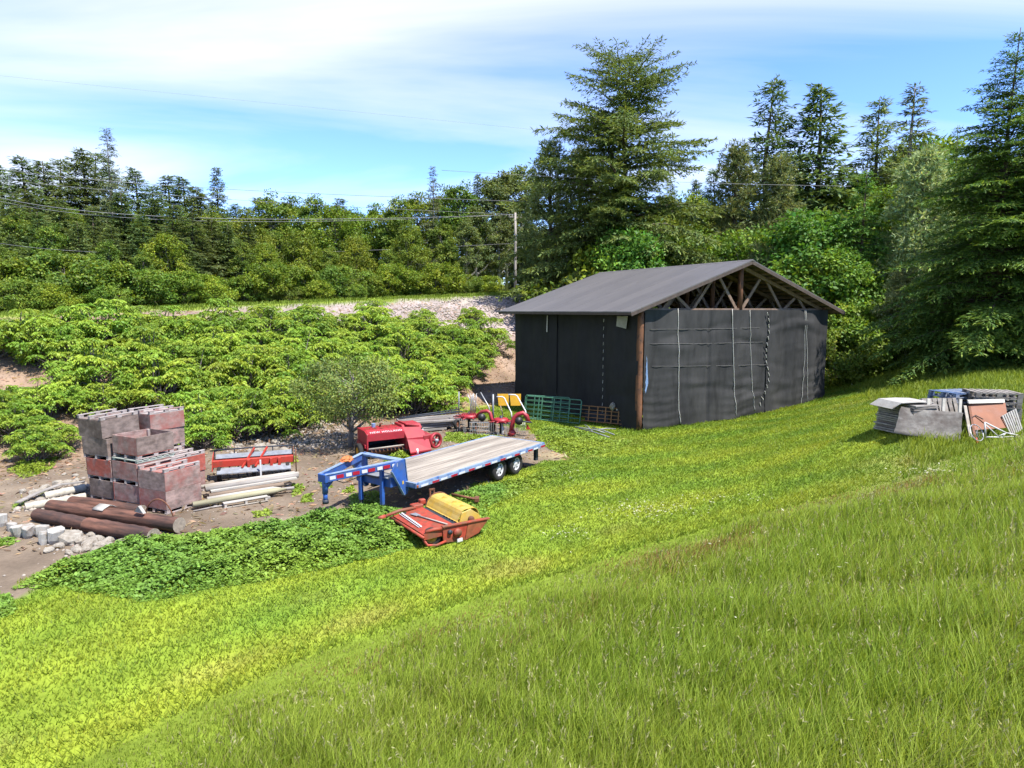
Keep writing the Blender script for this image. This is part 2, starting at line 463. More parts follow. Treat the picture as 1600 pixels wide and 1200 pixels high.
gm, N, L = new_mat("ground")
out = N.new("ShaderNodeOutputMaterial"); bs = N.new("ShaderNodeBsdfPrincipled"); L.new(bs.outputs[0], out.inputs[0])
bs.inputs["Roughness"].default_value = 0.95; bs.inputs["Specular IOR Level"].default_value = 0.1
at = N.new("ShaderNodeAttribute"); at.attribute_name = "col"
tcg = N.new("ShaderNodeTexCoord")
na = N.new("ShaderNodeTexNoise"); na.inputs["Scale"].default_value = 9; na.inputs["Detail"].default_value = 8; na.inputs["Roughness"].default_value = 0.75
nb = N.new("ShaderNodeTexNoise"); nb.inputs["Scale"].default_value = 1.1; nb.inputs["Detail"].default_value = 6
nv = N.new("ShaderNodeTexVoronoi"); nv.inputs["Scale"].default_value = 11
for q in (na, nb, nv): L.new(tcg.outputs["Object"], q.inputs["Vector"])
ra = N.new("ShaderNodeMapRange"); ra.inputs[1].default_value = 0.25; ra.inputs[2].default_value = 0.75; ra.inputs[3].default_value = 0.80; ra.inputs[4].default_value = 1.22
L.new(na.outputs["Fac"], ra.inputs[0])
rb = N.new("ShaderNodeMapRange"); rb.inputs[1].default_value = 0.3; rb.inputs[2].default_value = 0.7; rb.inputs[3].default_value = 0.8; rb.inputs[4].default_value = 1.2
L.new(nb.outputs["Fac"], rb.inputs[0])
mm = N.new("ShaderNodeMath"); mm.operation = "MULTIPLY"; L.new(ra.outputs[0], mm.inputs[0]); L.new(rb.outputs[0], mm.inputs[1])
vm = N.new("ShaderNodeVectorMath"); vm.operation = "SCALE"; L.new(at.outputs["Color"], vm.inputs[0]); L.new(mm.outputs[0], vm.inputs["Scale"])
L.new(vm.outputs[0], bs.inputs["Base Color"])
ad = N.new("ShaderNodeMath"); ad.operation = "ADD"; L.new(na.outputs["Fac"], ad.inputs[0]); L.new(nv.outputs["Distance"], ad.inputs[1])
bp = N.new("ShaderNodeBump"); bp.inputs["Strength"].default_value = 0.45; bp.inputs["Distance"].default_value = 0.03
L.new(ad.outputs[0], bp.inputs["Height"]); L.new(bp.outputs[0], bs.inputs["Normal"])
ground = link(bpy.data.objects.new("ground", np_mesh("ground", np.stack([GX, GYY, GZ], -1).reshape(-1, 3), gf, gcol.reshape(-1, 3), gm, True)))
tag(ground, kind="structure", label="mown grass, bare yard soil and stony bank")

# wooded hillside far behind the right-hand trees
hx = np.linspace(20, 420, 150); hy = np.linspace(150, 420, 60)
HX, HY = np.meshgrid(hx, hy)
ridge = np.clip((HX - 70) / 150, 0, 1) ** 0.8 * 58 + 6
prof = np.clip((HY - 150) / 90, 0, 1); prof = prof * prof * (3 - 2 * prof)
HZ = 4 + ridge * prof + 2.4 * wob(HX, HY, 0.25, 1.0) * prof + rng.normal(0, 1.3, HX.shape) * prof
idh = np.arange(HX.size).reshape(HX.shape)
hf = np.stack([idh[:-1, :-1], idh[:-1, 1:], idh[1:, 1:], idh[1:, :-1]], -1).reshape(-1, 4)
MAT["hill"] = M("hill_woods", (0.045, 0.075, 0.03), 0.95, 0.6, 0.35, bump=1.0, c2=(0.09, 0.13, 0.04), amt=0.45, s2=0.12)
tag(link(bpy.data.objects.new("hills", np_mesh("hills", np.stack([HX, HY, HZ], -1).reshape(-1, 3), hf, None, MAT["hill"], True))), kind="structure")

# ------------------------------------------------------------------ barn
BO = Vector((5.8, 29.0, 0)); BW, BL, BH, RH = 13.0, 11.2, 5.5, 7.9
b_ang = math.atan2(0.488, 0.873)
BU = Vector((math.cos(b_ang), math.sin(b_ang), 0)); BV = Vector((-math.sin(b_ang), math.cos(b_ang), 0))
barn = thing("barn", "large open-gabled hay barn hung with black shade netting under a low brown-grey roof", "barn", BO, b_ang)
def bground(u, v):
    p = BO + BU * u + BV * v
    return float(hgt(p.x, p.y))
def on_gable(px, py):
    d = ray(px, py); o = np.array([0, 0, CAM_H]); n = np.array(BV)
    t = np.dot(np.array(BO) - o, n) / np.dot(d, n); p = Vector((o + d * t).tolist()) - BO
    return p.dot(BU), p.z
def on_side(px, py):
    d = ray(px, py); o = np.array([0, 0, CAM_H]); n = np.array(BU)
    t = np.dot(np.array(BO) - o, n) / np.dot(d, n); p = Vector((o + d * t).tolist()) - BO
    return p.dot(BV), p.z
OV_U, OV_V = 1.0, 0.55
EZ = 5.40                                             # roof edge height at the eave
slope = (RH - EZ) / (BW / 2 + OV_U)
def roof_z(u): return RH - abs(u - BW / 2) * slope
# roof sheets, each lapping the next by a hair
for side in (0, 1):
    n = 12; w = (BL + 2 * OV_V) / n
    me = None
    for i in range(n):
        m = MB()
        ue = -OV_U if side == 0 else BW + OV_U
        v0 = -OV_V + i * w; v1 = v0 + w + 0.03
        lift = 0.004 if i % 2 else 0.0
        th = 0.05
        poly = [(BW / 2, v0, RH + lift), (ue, v0, EZ + lift), (ue, v1, EZ + lift), (BW / 2, v1, RH + lift)]
        m.prism(poly, (0, 0, th))
        m.build("roof_sheet", MAT["roof"], barn)
rc = MB(); rc.prism([(BW / 2 - 0.16, -OV_V - 0.02, RH - 0.16 * slope + 0.058), (BW / 2, -OV_V - 0.02, RH + 0.075), (BW / 2 + 0.16, -OV_V - 0.02, RH - 0.16 * slope + 0.058)], (0, BL + 2 * OV_V + 0.04, 0))
rc.build("ridge_cap", MAT["roof"], barn)
MAT["fascia"] = M("fascia", (0.085, 0.062, 0.05), 0.8, 0.3, 6, (1, 1, 0.3), 0.2)
for side in (0, 1):
    ue = -OV_U if side == 0 else BW + OV_U
    for v in (-OV_V + 0.02, BL + OV_V - 0.02):
        f = MB(); f.beam((ue, v, EZ - 0.08), (BW / 2, v, RH - 0.08), 0.05, 0.15); f.build("barge_board", MAT["fascia"], barn)
    f = MB(); f.beam((ue + (0.03 if side == 0 else -0.03), -OV_V + 0.06, EZ - 0.055), (ue + (0.03 if side == 0 else -0.03), BL + OV_V - 0.06, EZ - 0.055), 0.04, 0.10)
    f.build("eave_board", MAT["fascia"], barn)
# purlins under the roof
for side in (0, 1):
    for i in range(13):
        k = (i + 0.6) / 13.2
        u = BW / 2 + (1 if side else -1) * k * (BW / 2 + OV_U)
        p = MB(); p.beam((u, -OV_V + 0.1, roof_z(u) - 0.075), (u, BL + OV_V - 0.1, roof_z(u) - 0.075), 0.05, 0.13)
        p.build("purlin", MAT["timber"], barn)
# trusses
for ti, v in enumerate((0.12, 1.95, 3.78, 5.6, 7.45, 9.25, 11.05)):
    tr = thing("roof_truss", None, None); tr.parent = barn
    del_z = 0.24
    ends = [((0, v, BH), (BW, v, BH), 0.10, 0.2)]
    for sgn in (0, 1):
        a = (0 if sgn == 0 else BW, v, roof_z(0) - del_z)
        ends.append((a, (BW / 2, v, RH - del_z), 0.10, 0.18))
    fr = [0.13, 0.27, 0.40]
    def top(u): return (u, v + 0.06, roof_z(u) - del_z)
    def bot(u): return (u, v + 0.06, BH)
    web = []
    for sgn in (-1, 1):
        c = BW / 2
        xsn = [c, c + sgn * 1.95, c + sgn * 3.9, c + sgn * 5.5]
        web += [(bot(c + sgn * 0.15), top(c + sgn * 1.5)), (top(c + sgn * 1.9), bot(c + sgn * 3.2)), (bot(c + sgn * 3.3), top(c + sgn * 4.3)), (top(c + sgn * 4.4), bot(c + sgn * 5.1))]
    for a, b, w, h in ends:
        q = MB(); q.beam(a, b, w, h); q.build("chord", MAT["timber"], tr)
    for a, b in web:
        q = MB(); q.beam(a, b, 0.06, 0.15); q.build("web", MAT["timber"], tr)
    q = MB(); q.tube([(BW / 2, v + 0.02, BH), (BW / 2, v + 0.02, RH - 0.2)], 0.13, 8); q.build("king_post", MAT["log_brown"], tr, True)
# poles
for (u, v, r) in ((0.0, 0.0, 0.16), (BW, 0.05, 0.13), (0.05, BL, 0.13), (BW, BL, 0.13), (0.08, 5.6, 0.12), (BW - 0.1, 5.6, 0.12)):
    g = bground(u, v)
    pts = [(u + 0.03 * math.sin(i * 2.1 + u), v + 0.02 * math.cos(i * 1.7), g - 0.2 + (BH + 0.1 - g + 0.2) * i / 7) for i in range(8)]
    MB().tube(pts, [r * (1.06 - 0.02 * i) for i in range(8)], 10).build("corner_pole", MAT["log_brown"], barn, True)
NET = []
def net_y(u, z):
    return min(Yv[int(np.argmin((Uv - u) ** 2 + (Zv - z) ** 2))] for Uv, Zv, Yv in NET if Uv.min() - 0.2 <= u <= Uv.max() + 0.2)
# netting on the gable: one sheet of cloth with creases, sagging folds and a wavy hem
def netting(name, u0, u1, fixed, mat, seed, amp, nu=110, nv=46, front=True, seams=()):
    rs = np.random.default_rng(seed)
    U, Vv = np.meshgrid(np.linspace(u0, u1, nu), np.linspace(0, 1, nv))
    if front: gz = np.array([bground(u, 0) for u in U[0]])
    else: gz = np.array([bground(0, u) for u in U[0]])
    hem = gz + 0.03 + 0.05 * np.sin(U[0] * 2.3 + seed) + 0.03 * np.sin(U[0] * 5.9)
    Z = hem[None, :] + (BH + 0.02 - hem[None, :]) * Vv
    D = np.zeros_like(U)
    for k in range(26):
        cu, cz = rs.uniform(u0, u1), rs.uniform(0.2, 5.0) ** 1.0
        a = rs.uniform(-1, 1) * amp; su = rs.uniform(0.4, 1.8); sz = rs.uniform(0.06, 0.25); tl = rs.uniform(-0.25, 0.25)
        D += a * np.exp(-((U - cu) / su) ** 2 - ((Z - cz - tl * (U - cu)) / sz) ** 2)
    D += amp * 0.55 * np.sin(Z * 17 + 2.5 * np.sin(U * 1.4) + seed) * np.exp(-Z / 1.5) * (0.5 + 0.5 * np.sin(U * 1.1 + 0.6))
    D += 0.05 * np.sin(U * 1.9 + seed) + 0.03 * np.sin(U * 4.3 + 1.0)
    for su_ in seams:
        D -= 0.09 * np.exp(-((U - su_) / 0.10) ** 2); D += 0.05 * np.exp(-((U - su_) / 0.45) ** 2)
    D += 0.35 * np.clip(0.25 - Vv, 0, 1) ** 1.3 * (0.4 + 0.6 * np.sin(U * 0.9 + seed) ** 2)
    if front: NET.append((U.ravel(), Z.ravel(), (-0.15 - D).ravel()))
    if front: P3 = np.stack([U, -0.10 - D - 0.05, Z], -1)
    else: P3 = np.stack([-0.10 - D - 0.05, U, Z], -1)
    ii = np.arange(U.size).reshape(U.shape)
    ff = np.stack([ii[:-1, :-1], ii[:-1, 1:], ii[1:, 1:], ii[1:, :-1]], -1).reshape(-1, 4)
    if not front: ff = ff[:, ::-1]
    return link(bpy.data.objects.new(name, np_mesh(name, P3.reshape(-1, 3), ff, None, mat, True)), barn)
ug = [on_gable(x, 560)[0] for x in (1056, 1140, 1169, 1195, 1253)]
u_split = ug[3]
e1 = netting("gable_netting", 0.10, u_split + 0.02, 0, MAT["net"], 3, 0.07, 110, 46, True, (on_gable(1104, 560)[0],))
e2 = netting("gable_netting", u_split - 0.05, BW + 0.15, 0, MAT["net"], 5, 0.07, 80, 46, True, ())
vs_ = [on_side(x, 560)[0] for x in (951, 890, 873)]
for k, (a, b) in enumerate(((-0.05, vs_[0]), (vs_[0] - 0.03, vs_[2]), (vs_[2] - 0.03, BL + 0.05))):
    netting("side_netting", a, b, 0, MAT["net_shaded"], 11 + k, 0.03, 40, 30, False, ())
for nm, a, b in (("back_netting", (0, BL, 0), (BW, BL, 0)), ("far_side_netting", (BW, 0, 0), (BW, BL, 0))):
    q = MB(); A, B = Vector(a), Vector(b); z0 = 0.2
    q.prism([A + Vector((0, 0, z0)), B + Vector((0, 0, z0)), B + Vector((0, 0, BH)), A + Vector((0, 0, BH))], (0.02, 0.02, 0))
    q.build(nm, MAT["net_shaded"], barn)
# ropes on the gable
def gable_rope(pts, r=0.022, name="rope", mat="rope"):
    P = []; K = [on_gable(*p) for p in pts]
    for (u0, z0), (u1, z1) in zip(K[:-1], K[1:]):
        for j in range(6):
            t = j / 6; u, z = u0 + (u1 - u0) * t, z0 + (z1 - z0) * t; P.append((u, net_y(u, z) - r * 0.9 - 0.006, z))
    u, z = K[-1]; P.append((u, net_y(u, z) - r * 0.9 - 0.006, z))
    m = MB(); m.tube(P, r, 5); return m.build(name, MAT[mat], barn, True)
gable_rope([(1055, 482), (1056, 560), (1056, 640), (1058, 661)], 0.02)
gable_rope([(1139, 483), (1140, 560), (1142, 620), (1144, 648)], 0.02)
gable_rope([(1168.5, 484), (1170, 560), (1173, 620), (1175, 641)], 0.016)
gable_rope([(1253, 484), (1252.5, 560), (1248, 615), (1246, 633)], 0.015)
gable_rope([(1254.5, 484), (1256, 560), (1255.5, 630)], 0.015)
for i in range(16):                                     # lacing along the seam
    y = 488 + i * 9.4; x = 1194 + 2.5 * math.sin(i * 0.7) - (i > 10) * (i - 10) * 1.6
    gable_rope([(x, y), (x + 1.2, y + 5)], 0.022, "lacing")
for (y, x0, x1) in ((514, 1012, 1183), (536.5, 1012, 1190), (571.5, 1016, 1195)):
    gable_rope([(x0, y + 0.6), ((x0 + x1) / 2, y), (x1, y - 2)], 0.012, "rail", "dim_rail")
for i in range(13):
    v, _ = on_side(951, 520); z = 5.1 - i * 0.37
    MB().tube([(-0.3, v, z), (-0.3, v + 0.02, z - 0.16)], 0.012, 4).build("lacing", MAT["rope"], barn)
MAT["tatter"] = M("plastic_scrap", (0.36, 0.35, 0.29), 0.6, 0.2, 5)
v0, z1 = on_side(989, 494); v1, z0 = on_side(972, 513)
q = MB(); q.prism([(-0.31, v0, z1), (-0.31, v1, z1), (-0.31, v1 + 0.05, z0 + 0.1), (-0.31, v0 + 0.1, z0)], (0.01, 0, 0)); q.build("clear_patch", MAT["tatter"], barn)
v0, z1 = on_side(863, 493); q = MB(); q.prism([(-0.3, v0, z1), (-0.3, v0 + 0.09, z1), (-0.3, v0 + 0.14, z1 - 0.9), (-0.3, v0 + 0.03, z1 - 0.9)], (0.01, 0, 0)); q.build("loose_strip", MAT["rope"], barn)
MAT["tarp_blue"] = M("blue_tarp", (0.22, 0.33, 0.55), 0.5, 0.2, 6)
q = MB(); q.prism([(0.2, -0.14, 3.9), (0.3, -0.16, 3.3), (0.36, -0.2, 2.2), (0.22, -0.16, 1.6), (0.2, -0.12, 2.6)], (0, 0.02, 0)); q.build("blue_edge_strip", MAT["tarp_blue"], barn)

# ------------------------------------------------------------------ utility pole and wires
pb = GY(805, 74)
up = thing("utility_pole", "pale wooden utility pole standing on the grassy verge above the bank", "utility pole", pb)
MB().tube([(0, 0, -0.4), (0, 0, 3), (0.03, 0, 6), (0.0, 0, 9.0)], [0.17, 0.16, 0.145, 0.12], 10).build("shaft", MAT["pole"], up, True)
MB().beam((-0.75, 0.06, 8.55), (0.75, 0.06, 8.5), 0.1, 0.12).build("crossarm", MAT["pole"], up)
MAT["insul"] = M("insulator", (0.5, 0.5, 0.5), 0.3, 0.1, 5, bump=0)
for x in (-0.68, -0.3, 0.3, 0.68):
    MB().tube([(x, 0.06, 8.6), (x, 0.06, 8.72), (x, 0.06, 8.8)], [0.03, 0.055, 0.03], 7).build("insulator", MAT["insul"], up, True)
lm = MB(); lm.tube([(0.05, 0, 5.1), (0.6, -0.15, 5.2), (1.0, -0.25, 5.12)], 0.03, 6); lm.build("lamp_arm", MAT["insul"], up, True)
lm = MB(); lm.tube([(0.85, -0.22, 5.1), (1.15, -0.3, 5.06)], [0.06, 0.09], 7); lm.build("lamp_head", MAT["insul"], up, True)
def at_depth(px, py, Y):
    d = ray(px, py); t = Y / d[1]; return Vector((d[0] * t, Y, CAM_H + d[2] * t))
def wire(label, a, mid, b, r, ext=None):
    A, Mi, B = [Vector(q) for q in (a, mid, b)]
    pts = []
    for i in range(33):
        t = i / 32
        # parabola through the three points
        l0 = (t - 0.5) * (t - 1) / 0.5; l1 = t * (t - 1) / (-0.25); l2 = t * (t - 0.5) / 0.5
        pts.append(A * l0 + Mi * l1 + B * l2)
    m = MB(); m.tube(pts, r, 5)
    return tag(m.build("power_line", MAT["wire"], None, True), label, "wire", "overhead wires")
pt = pb + Vector((-0.3, 0.06, 8.8))
wire("thicker lower overhead wire that meets the utility pole's crossarm from the left", at_depth(-40, 299, 42), at_depth(330, 341, 58), pt, 0.022)
wire("thin overhead wire just under the thicker one left of the pole", at_depth(-40, 304, 42.5), at_depth(330, 345.5, 58), pb + Vector((-0.68, 0.06, 8.78)), 0.016)
wire("high overhead wire crossing the sky left of the pole and on past the big fir", at_depth(-40, 258, 45), at_depth(420, 299, 60), at_depth(1240, 327, 60), 0.02)
wire("overhead wire just below the high one against the left treetops", at_depth(-40, 276, 45.5), at_depth(380, 313, 60), pb + Vector((0.3, 0.06, 8.8)), 0.014)
wire("lowest overhead wire across the left woods, meeting the pole half way up", at_depth(-40, 373, 42), at_depth(330, 397, 58), pb + Vector((0, -0.15, 5.6)), 0.014)
wire("overhead wire running right from the aspens in front of the big fir", at_depth(690, 266, 54), at_depth(1010, 282.5, 54), at_depth(1330, 291, 54), 0.015)
wire("faint highest wire slanting across the cloud towards the big fir", at_depth(-60, 112, 60), at_depth(440, 163, 60), at_depth(940, 213, 60), 0.006)

# thin marker stake by the trees right of the barn
g = GY(1353, 44)
st = MB(); st.tube([(0, 0, -0.1), (0, 0, 1.5)], 0.04, 6)
o = st.build("marker_stake", MAT["rope"], None, True); o.location = g
tag(o, "thin pale stake standing in the grass right of the barn", "stake")

# ------------------------------------------------------------------ materials of the things in the yard
MAT["bin_wood"] = M("bin_plywood", (0.33, 0.235, 0.205), 0.85, 0.5, 4, (1, 1, 1.8), 0.25, c2=(0.36, 0.11, 0.09), amt=0.40, s2=2.6, hard=0.15, rnd=0.22)
MAT["bin_red"] = M("bin_red_paint", (0.42, 0.10, 0.07), 0.75, 0.25, 6, (1, 1, 2), 0.2, c2=(0.36, 0.28, 0.26), amt=0.40, s2=3.5, hard=0.12, rnd=0.2)
MAT["bin_grey"] = M("bin_grey_wood", (0.25, 0.19, 0.165), 0.88, 0.5, 4, (1, 1, 1.8), 0.25, c2=(0.11, 0.075, 0.06), amt=0.45, s2=2.2, hard=0.13, rnd=0.25)
MAT["bin_rail"] = M("bin_rail_wood", (0.40, 0.35, 0.33), 0.9, 0.3, 8, (1, 1, 1), 0.2, c2=(0.30, 0.14, 0.13), amt=0.36, s2=4, rnd=0.2)
MAT["old_log"] = M("old_log", (0.15, 0.068, 0.045), 0.85, 0.85, 9, (0.10, 1, 1), 0.9, c2=(0.045, 0.030, 0.028), amt=0.45, s2=2.0, hard=0.12, stretch2=(0.3, 1, 1), rnd=0.1)
MAT["cut_end"] = M("cut_end", (0.33, 0.28, 0.22), 0.9, 0.35, 14, bump=0.3)
MAT["rust"] = M("rust", (0.22, 0.085, 0.04), 0.8, 0.4, 12, bump=0.3, c2=(0.11, 0.045, 0.03), amt=0.45, s2=6)
MAT["rock"] = M("pale_rock", (0.38, 0.345, 0.29), 0.9, 0.3, 5, bump=0.6, c2=(0.24, 0.19, 0.14), amt=0.43, s2=3, hard=0.15, rnd=0.2)
MAT["white_block"] = M("white_block", (0.47, 0.45, 0.41), 0.85, 0.2, 6, bump=0.4, c2=(0.28, 0.22, 0.17), amt=0.40, s2=3)
MAT["birch"] = M("birch_log", (0.52, 0.48, 0.39), 0.85, 0.2, 7, bump=0.3, c2=(0.25, 0.21, 0.15), amt=0.38, s2=4)
MAT["grey_wood"] = M("grey_weathered_wood", (0.33, 0.305, 0.28), 0.9, 0.35, 6, (0.12, 1, 1), 0.3, c2=(0.20, 0.17, 0.15), amt=0.42, s2=2, stretch2=(0.3, 1, 1), rnd=0.25)
MAT["pale_wood"] = M("pale_wood", (0.50, 0.46, 0.40), 0.85, 0.25, 6, (0.15, 1, 1), 0.25, c2=(0.36, 0.31, 0.25), amt=0.42, s2=2.5, stretch2=(0.3, 1, 1), rnd=0.25)
MAT["brown_wood"] = M("brown_wood", (0.27, 0.20, 0.145), 0.88, 0.3, 6, (0.15, 1, 1), 0.3, rnd=0.1)
MAT["olive_wood"] = M("olive_post_wood", (0.36, 0.335, 0.215), 0.88, 0.25, 6, (0.15, 1, 1), 0.3, rnd=0.1)
MAT["baler_red"] = M("baler_red_paint", (0.46, 0.014, 0.032), 0.5, 0.2, 3, bump=0.05, c2=(0.27, 0.045, 0.04), amt=0.43, s2=2.2, hard=0.2, spec=0.5)
MAT["mower_red"] = M("mower_faded_red", (0.42, 0.055, 0.028), 0.65, 0.35, 5, bump=0.1, c2=(0.22, 0.085, 0.045), amt=0.47, s2=2.6, hard=0.09, rnd=0.12)
MAT["mower_rust"] = M("mower_rusty_panel", (0.30, 0.09, 0.035), 0.7, 0.3, 7, bump=0.15, c2=(0.36, 0.06, 0.03), amt=0.42, s2=2.2)
MAT["mower_yellow"] = M("mower_yellow", (0.66, 0.40, 0.035), 0.5, 0.15, 4, bump=0.06, c2=(0.62, 0.47, 0.17), amt=0.46, s2=2.4, hard=0.2)
MAT["drill_red"] = M("drill_red", (0.50, 0.045, 0.025), 0.55, 0.15, 5, bump=0.05, c2=(0.25, 0.07, 0.04), amt=0.38, s2=4)
MAT["galv"] = M("galvanised", (0.30, 0.32, 0.35), 0.5, 0.25, 6, bump=0.05, metal=0.2, c2=(0.33, 0.30, 0.27), amt=0.36, s2=4)
MAT["silver"] = M("silver_tine", (0.55, 0.55, 0.55), 0.35, 0.1, 6, bump=0, metal=0.4)
MAT["white_paint"] = M("white_paint", (0.74, 0.74, 0.74), 0.5, 0.06, 6, bump=0.02)
MAT["trailer_blue"] = M("trailer_blue", (0.025, 0.11, 0.42), 0.5, 0.2, 4, bump=0.05, c2=(0.10, 0.13, 0.22), amt=0.40, s2=3.5, hard=0.15, spec=0.5)
MAT["trailer_rail"] = M("trailer_rail_faded_blue", (0.27, 0.36, 0.50), 0.45, 0.2, 5, bump=0.05, c2=(0.07, 0.15, 0.36), amt=0.42, s2=3)
MAT["dark_steel"] = M("dark_steel", (0.030, 0.038, 0.055), 0.6, 0.3, 5, bump=0.1)
MAT["tape_red"] = M("tape_red", (0.42, 0.012, 0.035), 0.35, 0.1, 10, bump=0)
MAT["tape_white"] = M("tape_white", (0.70, 0.71, 0.72), 0.35, 0.06, 10, bump=0)
MAT["tyre"] = M("tyre_rubber", (0.022, 0.021, 0.020), 0.85, 0.3, 12, bump=0.2, c2=(0.07, 0.06, 0.05), amt=0.36, s2=5)
MAT["rim_white"] = M("rim_white", (0.62, 0.62, 0.62), 0.4, 0.1, 8, bump=0.02)
MAT["rim_yellow"] = M("rim_yellow", (0.60, 0.33, 0.02), 0.5, 0.15, 8, bump=0.02)
MAT["deck"] = M("deck_plank", (0.40, 0.35, 0.29), 0.85, 0.4, 5, (0.10, 1.6, 1), 0.25, c2=(0.22, 0.185, 0.15), amt=0.43, s2=1.9, hard=0.12, stretch2=(0.16, 1.8, 1), rnd=0.3)
MAT["amber"] = M("amber_lens", (0.55, 0.14, 0.03), 0.3, 0.05, 5, bump=0)
MAT["orange_cloth"] = M("orange_strap", (0.60, 0.19, 0.06), 0.8, 0.2, 8)
MAT["gate_green"] = M("gate_green", (0.075, 0.23, 0.135), 0.45, 0.15, 6, bump=0.02, c2=(0.16, 0.31, 0.21), amt=0.42, s2=3)
MAT["gate_rust"] = M("gate_rust", (0.30, 0.145, 0.055), 0.7, 0.3, 10, bump=0.1)
MAT["yellow_panel"] = M("yellow_guard", (0.66, 0.36, 0.010), 0.45, 0.1, 4, bump=0.02)
MAT["black"] = M("black_plastic", (0.018, 0.018, 0.018), 0.5, 0.2, 6, bump=0.05)
MAT["plywood_grey"] = M("plywood_grey", (0.19, 0.18, 0.165), 0.9, 0.5, 7, (0.5, 1, 1), 0.3, c2=(0.085, 0.068, 0.058), amt=0.46, s2=1.9, hard=0.12)
MAT["plywood_orange"] = M("plywood_orange", (0.32, 0.125, 0.065), 0.75, 0.15, 4, (1, 1, 0.2), 0.1, c2=(0.33, 0.15, 0.10), amt=0.42, s2=2)
MAT["pallet"] = M("pallet_wood", (0.31, 0.28, 0.25), 0.9, 0.35, 6, (0.3, 1, 1), 0.25, c2=(0.18, 0.15, 0.13), amt=0.4, s2=3, rnd=0.25)
MAT["pallet_blue"] = M("pallet_blue", (0.10, 0.17, 0.33), 0.8, 0.3, 5, bump=0.15, c2=(0.33, 0.36, 0.42), amt=0.5, s2=4, rnd=0.3)
MAT["pale_slat"] = M("pale_slat", (0.53, 0.50, 0.44), 0.85, 0.2, 5, bump=0.2)
MAT["mint"] = M("mint_paint", (0.40, 0.45, 0.39), 0.8, 0.2, 6, bump=0.2, c2=(0.33, 0.28, 0.25), amt=0.4, s2=4)

# ------------------------------------------------------------------ fruit bins
BWD, BHT = 1.10, 0.62
def bin_parts(root, wood, red_floor, flipped, seed):
    """plywood bin: four sides, corner posts, floor and three runners on blocks"""
    r = random.Random(seed); h = BHT; w = BWD; sk = 0.10
    def z(v): return h - v if flipped else v
    def bx(name, c, s, mat):
        m = MB(); m.box((c[0], c[1], z(c[2])), s); return m.build(name, MAT[mat], root, False, 0.006)
    hs = h - sk - 0.02
    for k, (cx, cy, sx, sy) in enumerate(((0, -w / 2 + 0.012, w, 0.022), (0, w / 2 - 0.012, w, 0.022), (-w / 2 + 0.012, 0, 0.022, w - 0.05), (w / 2 - 0.012, 0, 0.022, w - 0.05))):
        mt = wood[k % len(wood)]
        bx("side_panel", (cx, cy, sk + 0.02 + hs / 2), (sx, sy, hs), mt)
    for cx in (-1, 1):
        for cy in (-1, 1):
            bx("corner_post", (cx * (w / 2 - 0.062), cy * (w / 2 - 0.062), sk + 0.02 + hs / 2 - 0.004), (0.075, 0.075, hs - 0.02), "bin_rail")
    bx("floor", (0, 0, sk + 0.008), (w - 0.01, w - 0.01, 0.018), red_floor)
    for y in (-w / 2 + 0.05, 0, w / 2 - 0.05):
        rn = bx("runner", (0, y, 0.014), (w + 0.02, 0.085, 0.028), "bin_rail")
        for x in (-w / 2 + 0.07, 0, w / 2 - 0.07):
            m = MB(); m.box((x, y, z(0.064)), (0.13, 0.08, 0.072)); m.build("block", MAT["bin_rail"], rn)

E1 = Vector((0.4433, 0.8964, 0)); E2 = Vector((-0.8964, 0.4433, 0)); brz = math.atan2(E1.y, E1.x)
C5 = Vector((-9.55, 17.45, 0)); C3 = C5 + E2 * 1.13; C1 = C3 + E2 * 1.13; C2 = C1 + E1 * 1.2; C4 = C3 + E1 * 0.98 - E2 * 0.05
W, Rd, Gy = "bin_wood", "bin_red", "bin_grey"
BINS = [
    # centre, level, extra shift, side materials, floor, upside down, label
    (C1, 0, (0, 0), (Gy, Gy, Gy), "bin_rail", False, "grey fruit bin at the bottom of the leaning left stack"),
    (C1, 1, (-0.05, 0.02), (W, Gy, Rd), "bin_rail", False, "fruit bin with a red streak, second from the bottom of the leaning left stack"),
    (C1, 2, (-0.13, 0.03), (Gy, Gy, Gy), "bin_rail", False, "dark grey fruit bin, second from the top of the leaning left stack"),
    (C1, 3, (-0.23, 0.05), (Gy, Gy, Gy), "bin_grey", True, "upturned grey fruit bin on top of the leaning left stack"),
    (C2, 0, (0, 0), (W,), "bin_rail", False, "fruit bin at the bottom of the tall rear stack"),
    (C2, 1, (0, 0), (W,), "bin_rail", False, "fruit bin second from the bottom of the tall rear stack"),
    (C2, 2, (0.03, 0), (W, W, Rd), "bin_rail", False, "reddish fruit bin second from the top of the tall rear stack"),
    (C2, 3, (0.05, 0.02), (W, Rd, W), "bin_rail", True, "upturned pinkish fruit bin with runners up, on top of the tall rear stack"),
    (C3, 0, (0, 0), (Rd, Rd, W), "bin_rail", False, "worn red fruit bin at the bottom of the middle front stack"),
    (C3, 1, (0.0, 0.0), (W, W, W), "bin_rail", False, "pale grey fruit bin in the middle of the middle front stack"),
    (C3, 2, (0.03, 0.03), (Gy, W, W), "bin_red", False, "open upright fruit bin with red inside, on top of the middle front stack"),
    (C4, 0, (0, 0), (W, W, W, Rd), "bin_rail", False, "lower fruit bin of the pair hidden behind the front stacks"),
    (C4, 1, (0.03, 0), (Rd, Rd, Rd, Rd), "bin_rail", True, "upturned bright red fruit bin of the pair behind the front stacks"),
    (C5, 0, (0, 0), (W, Rd, W, Rd), "bin_rail", False, "red-stained lower fruit bin of the nearest right stack"),
    (C5, 1, (0.0, 0.0), (W, W, W, W), "bin_red", True, "upturned fruit bin with bright red bottom on the nearest right stack"),
]
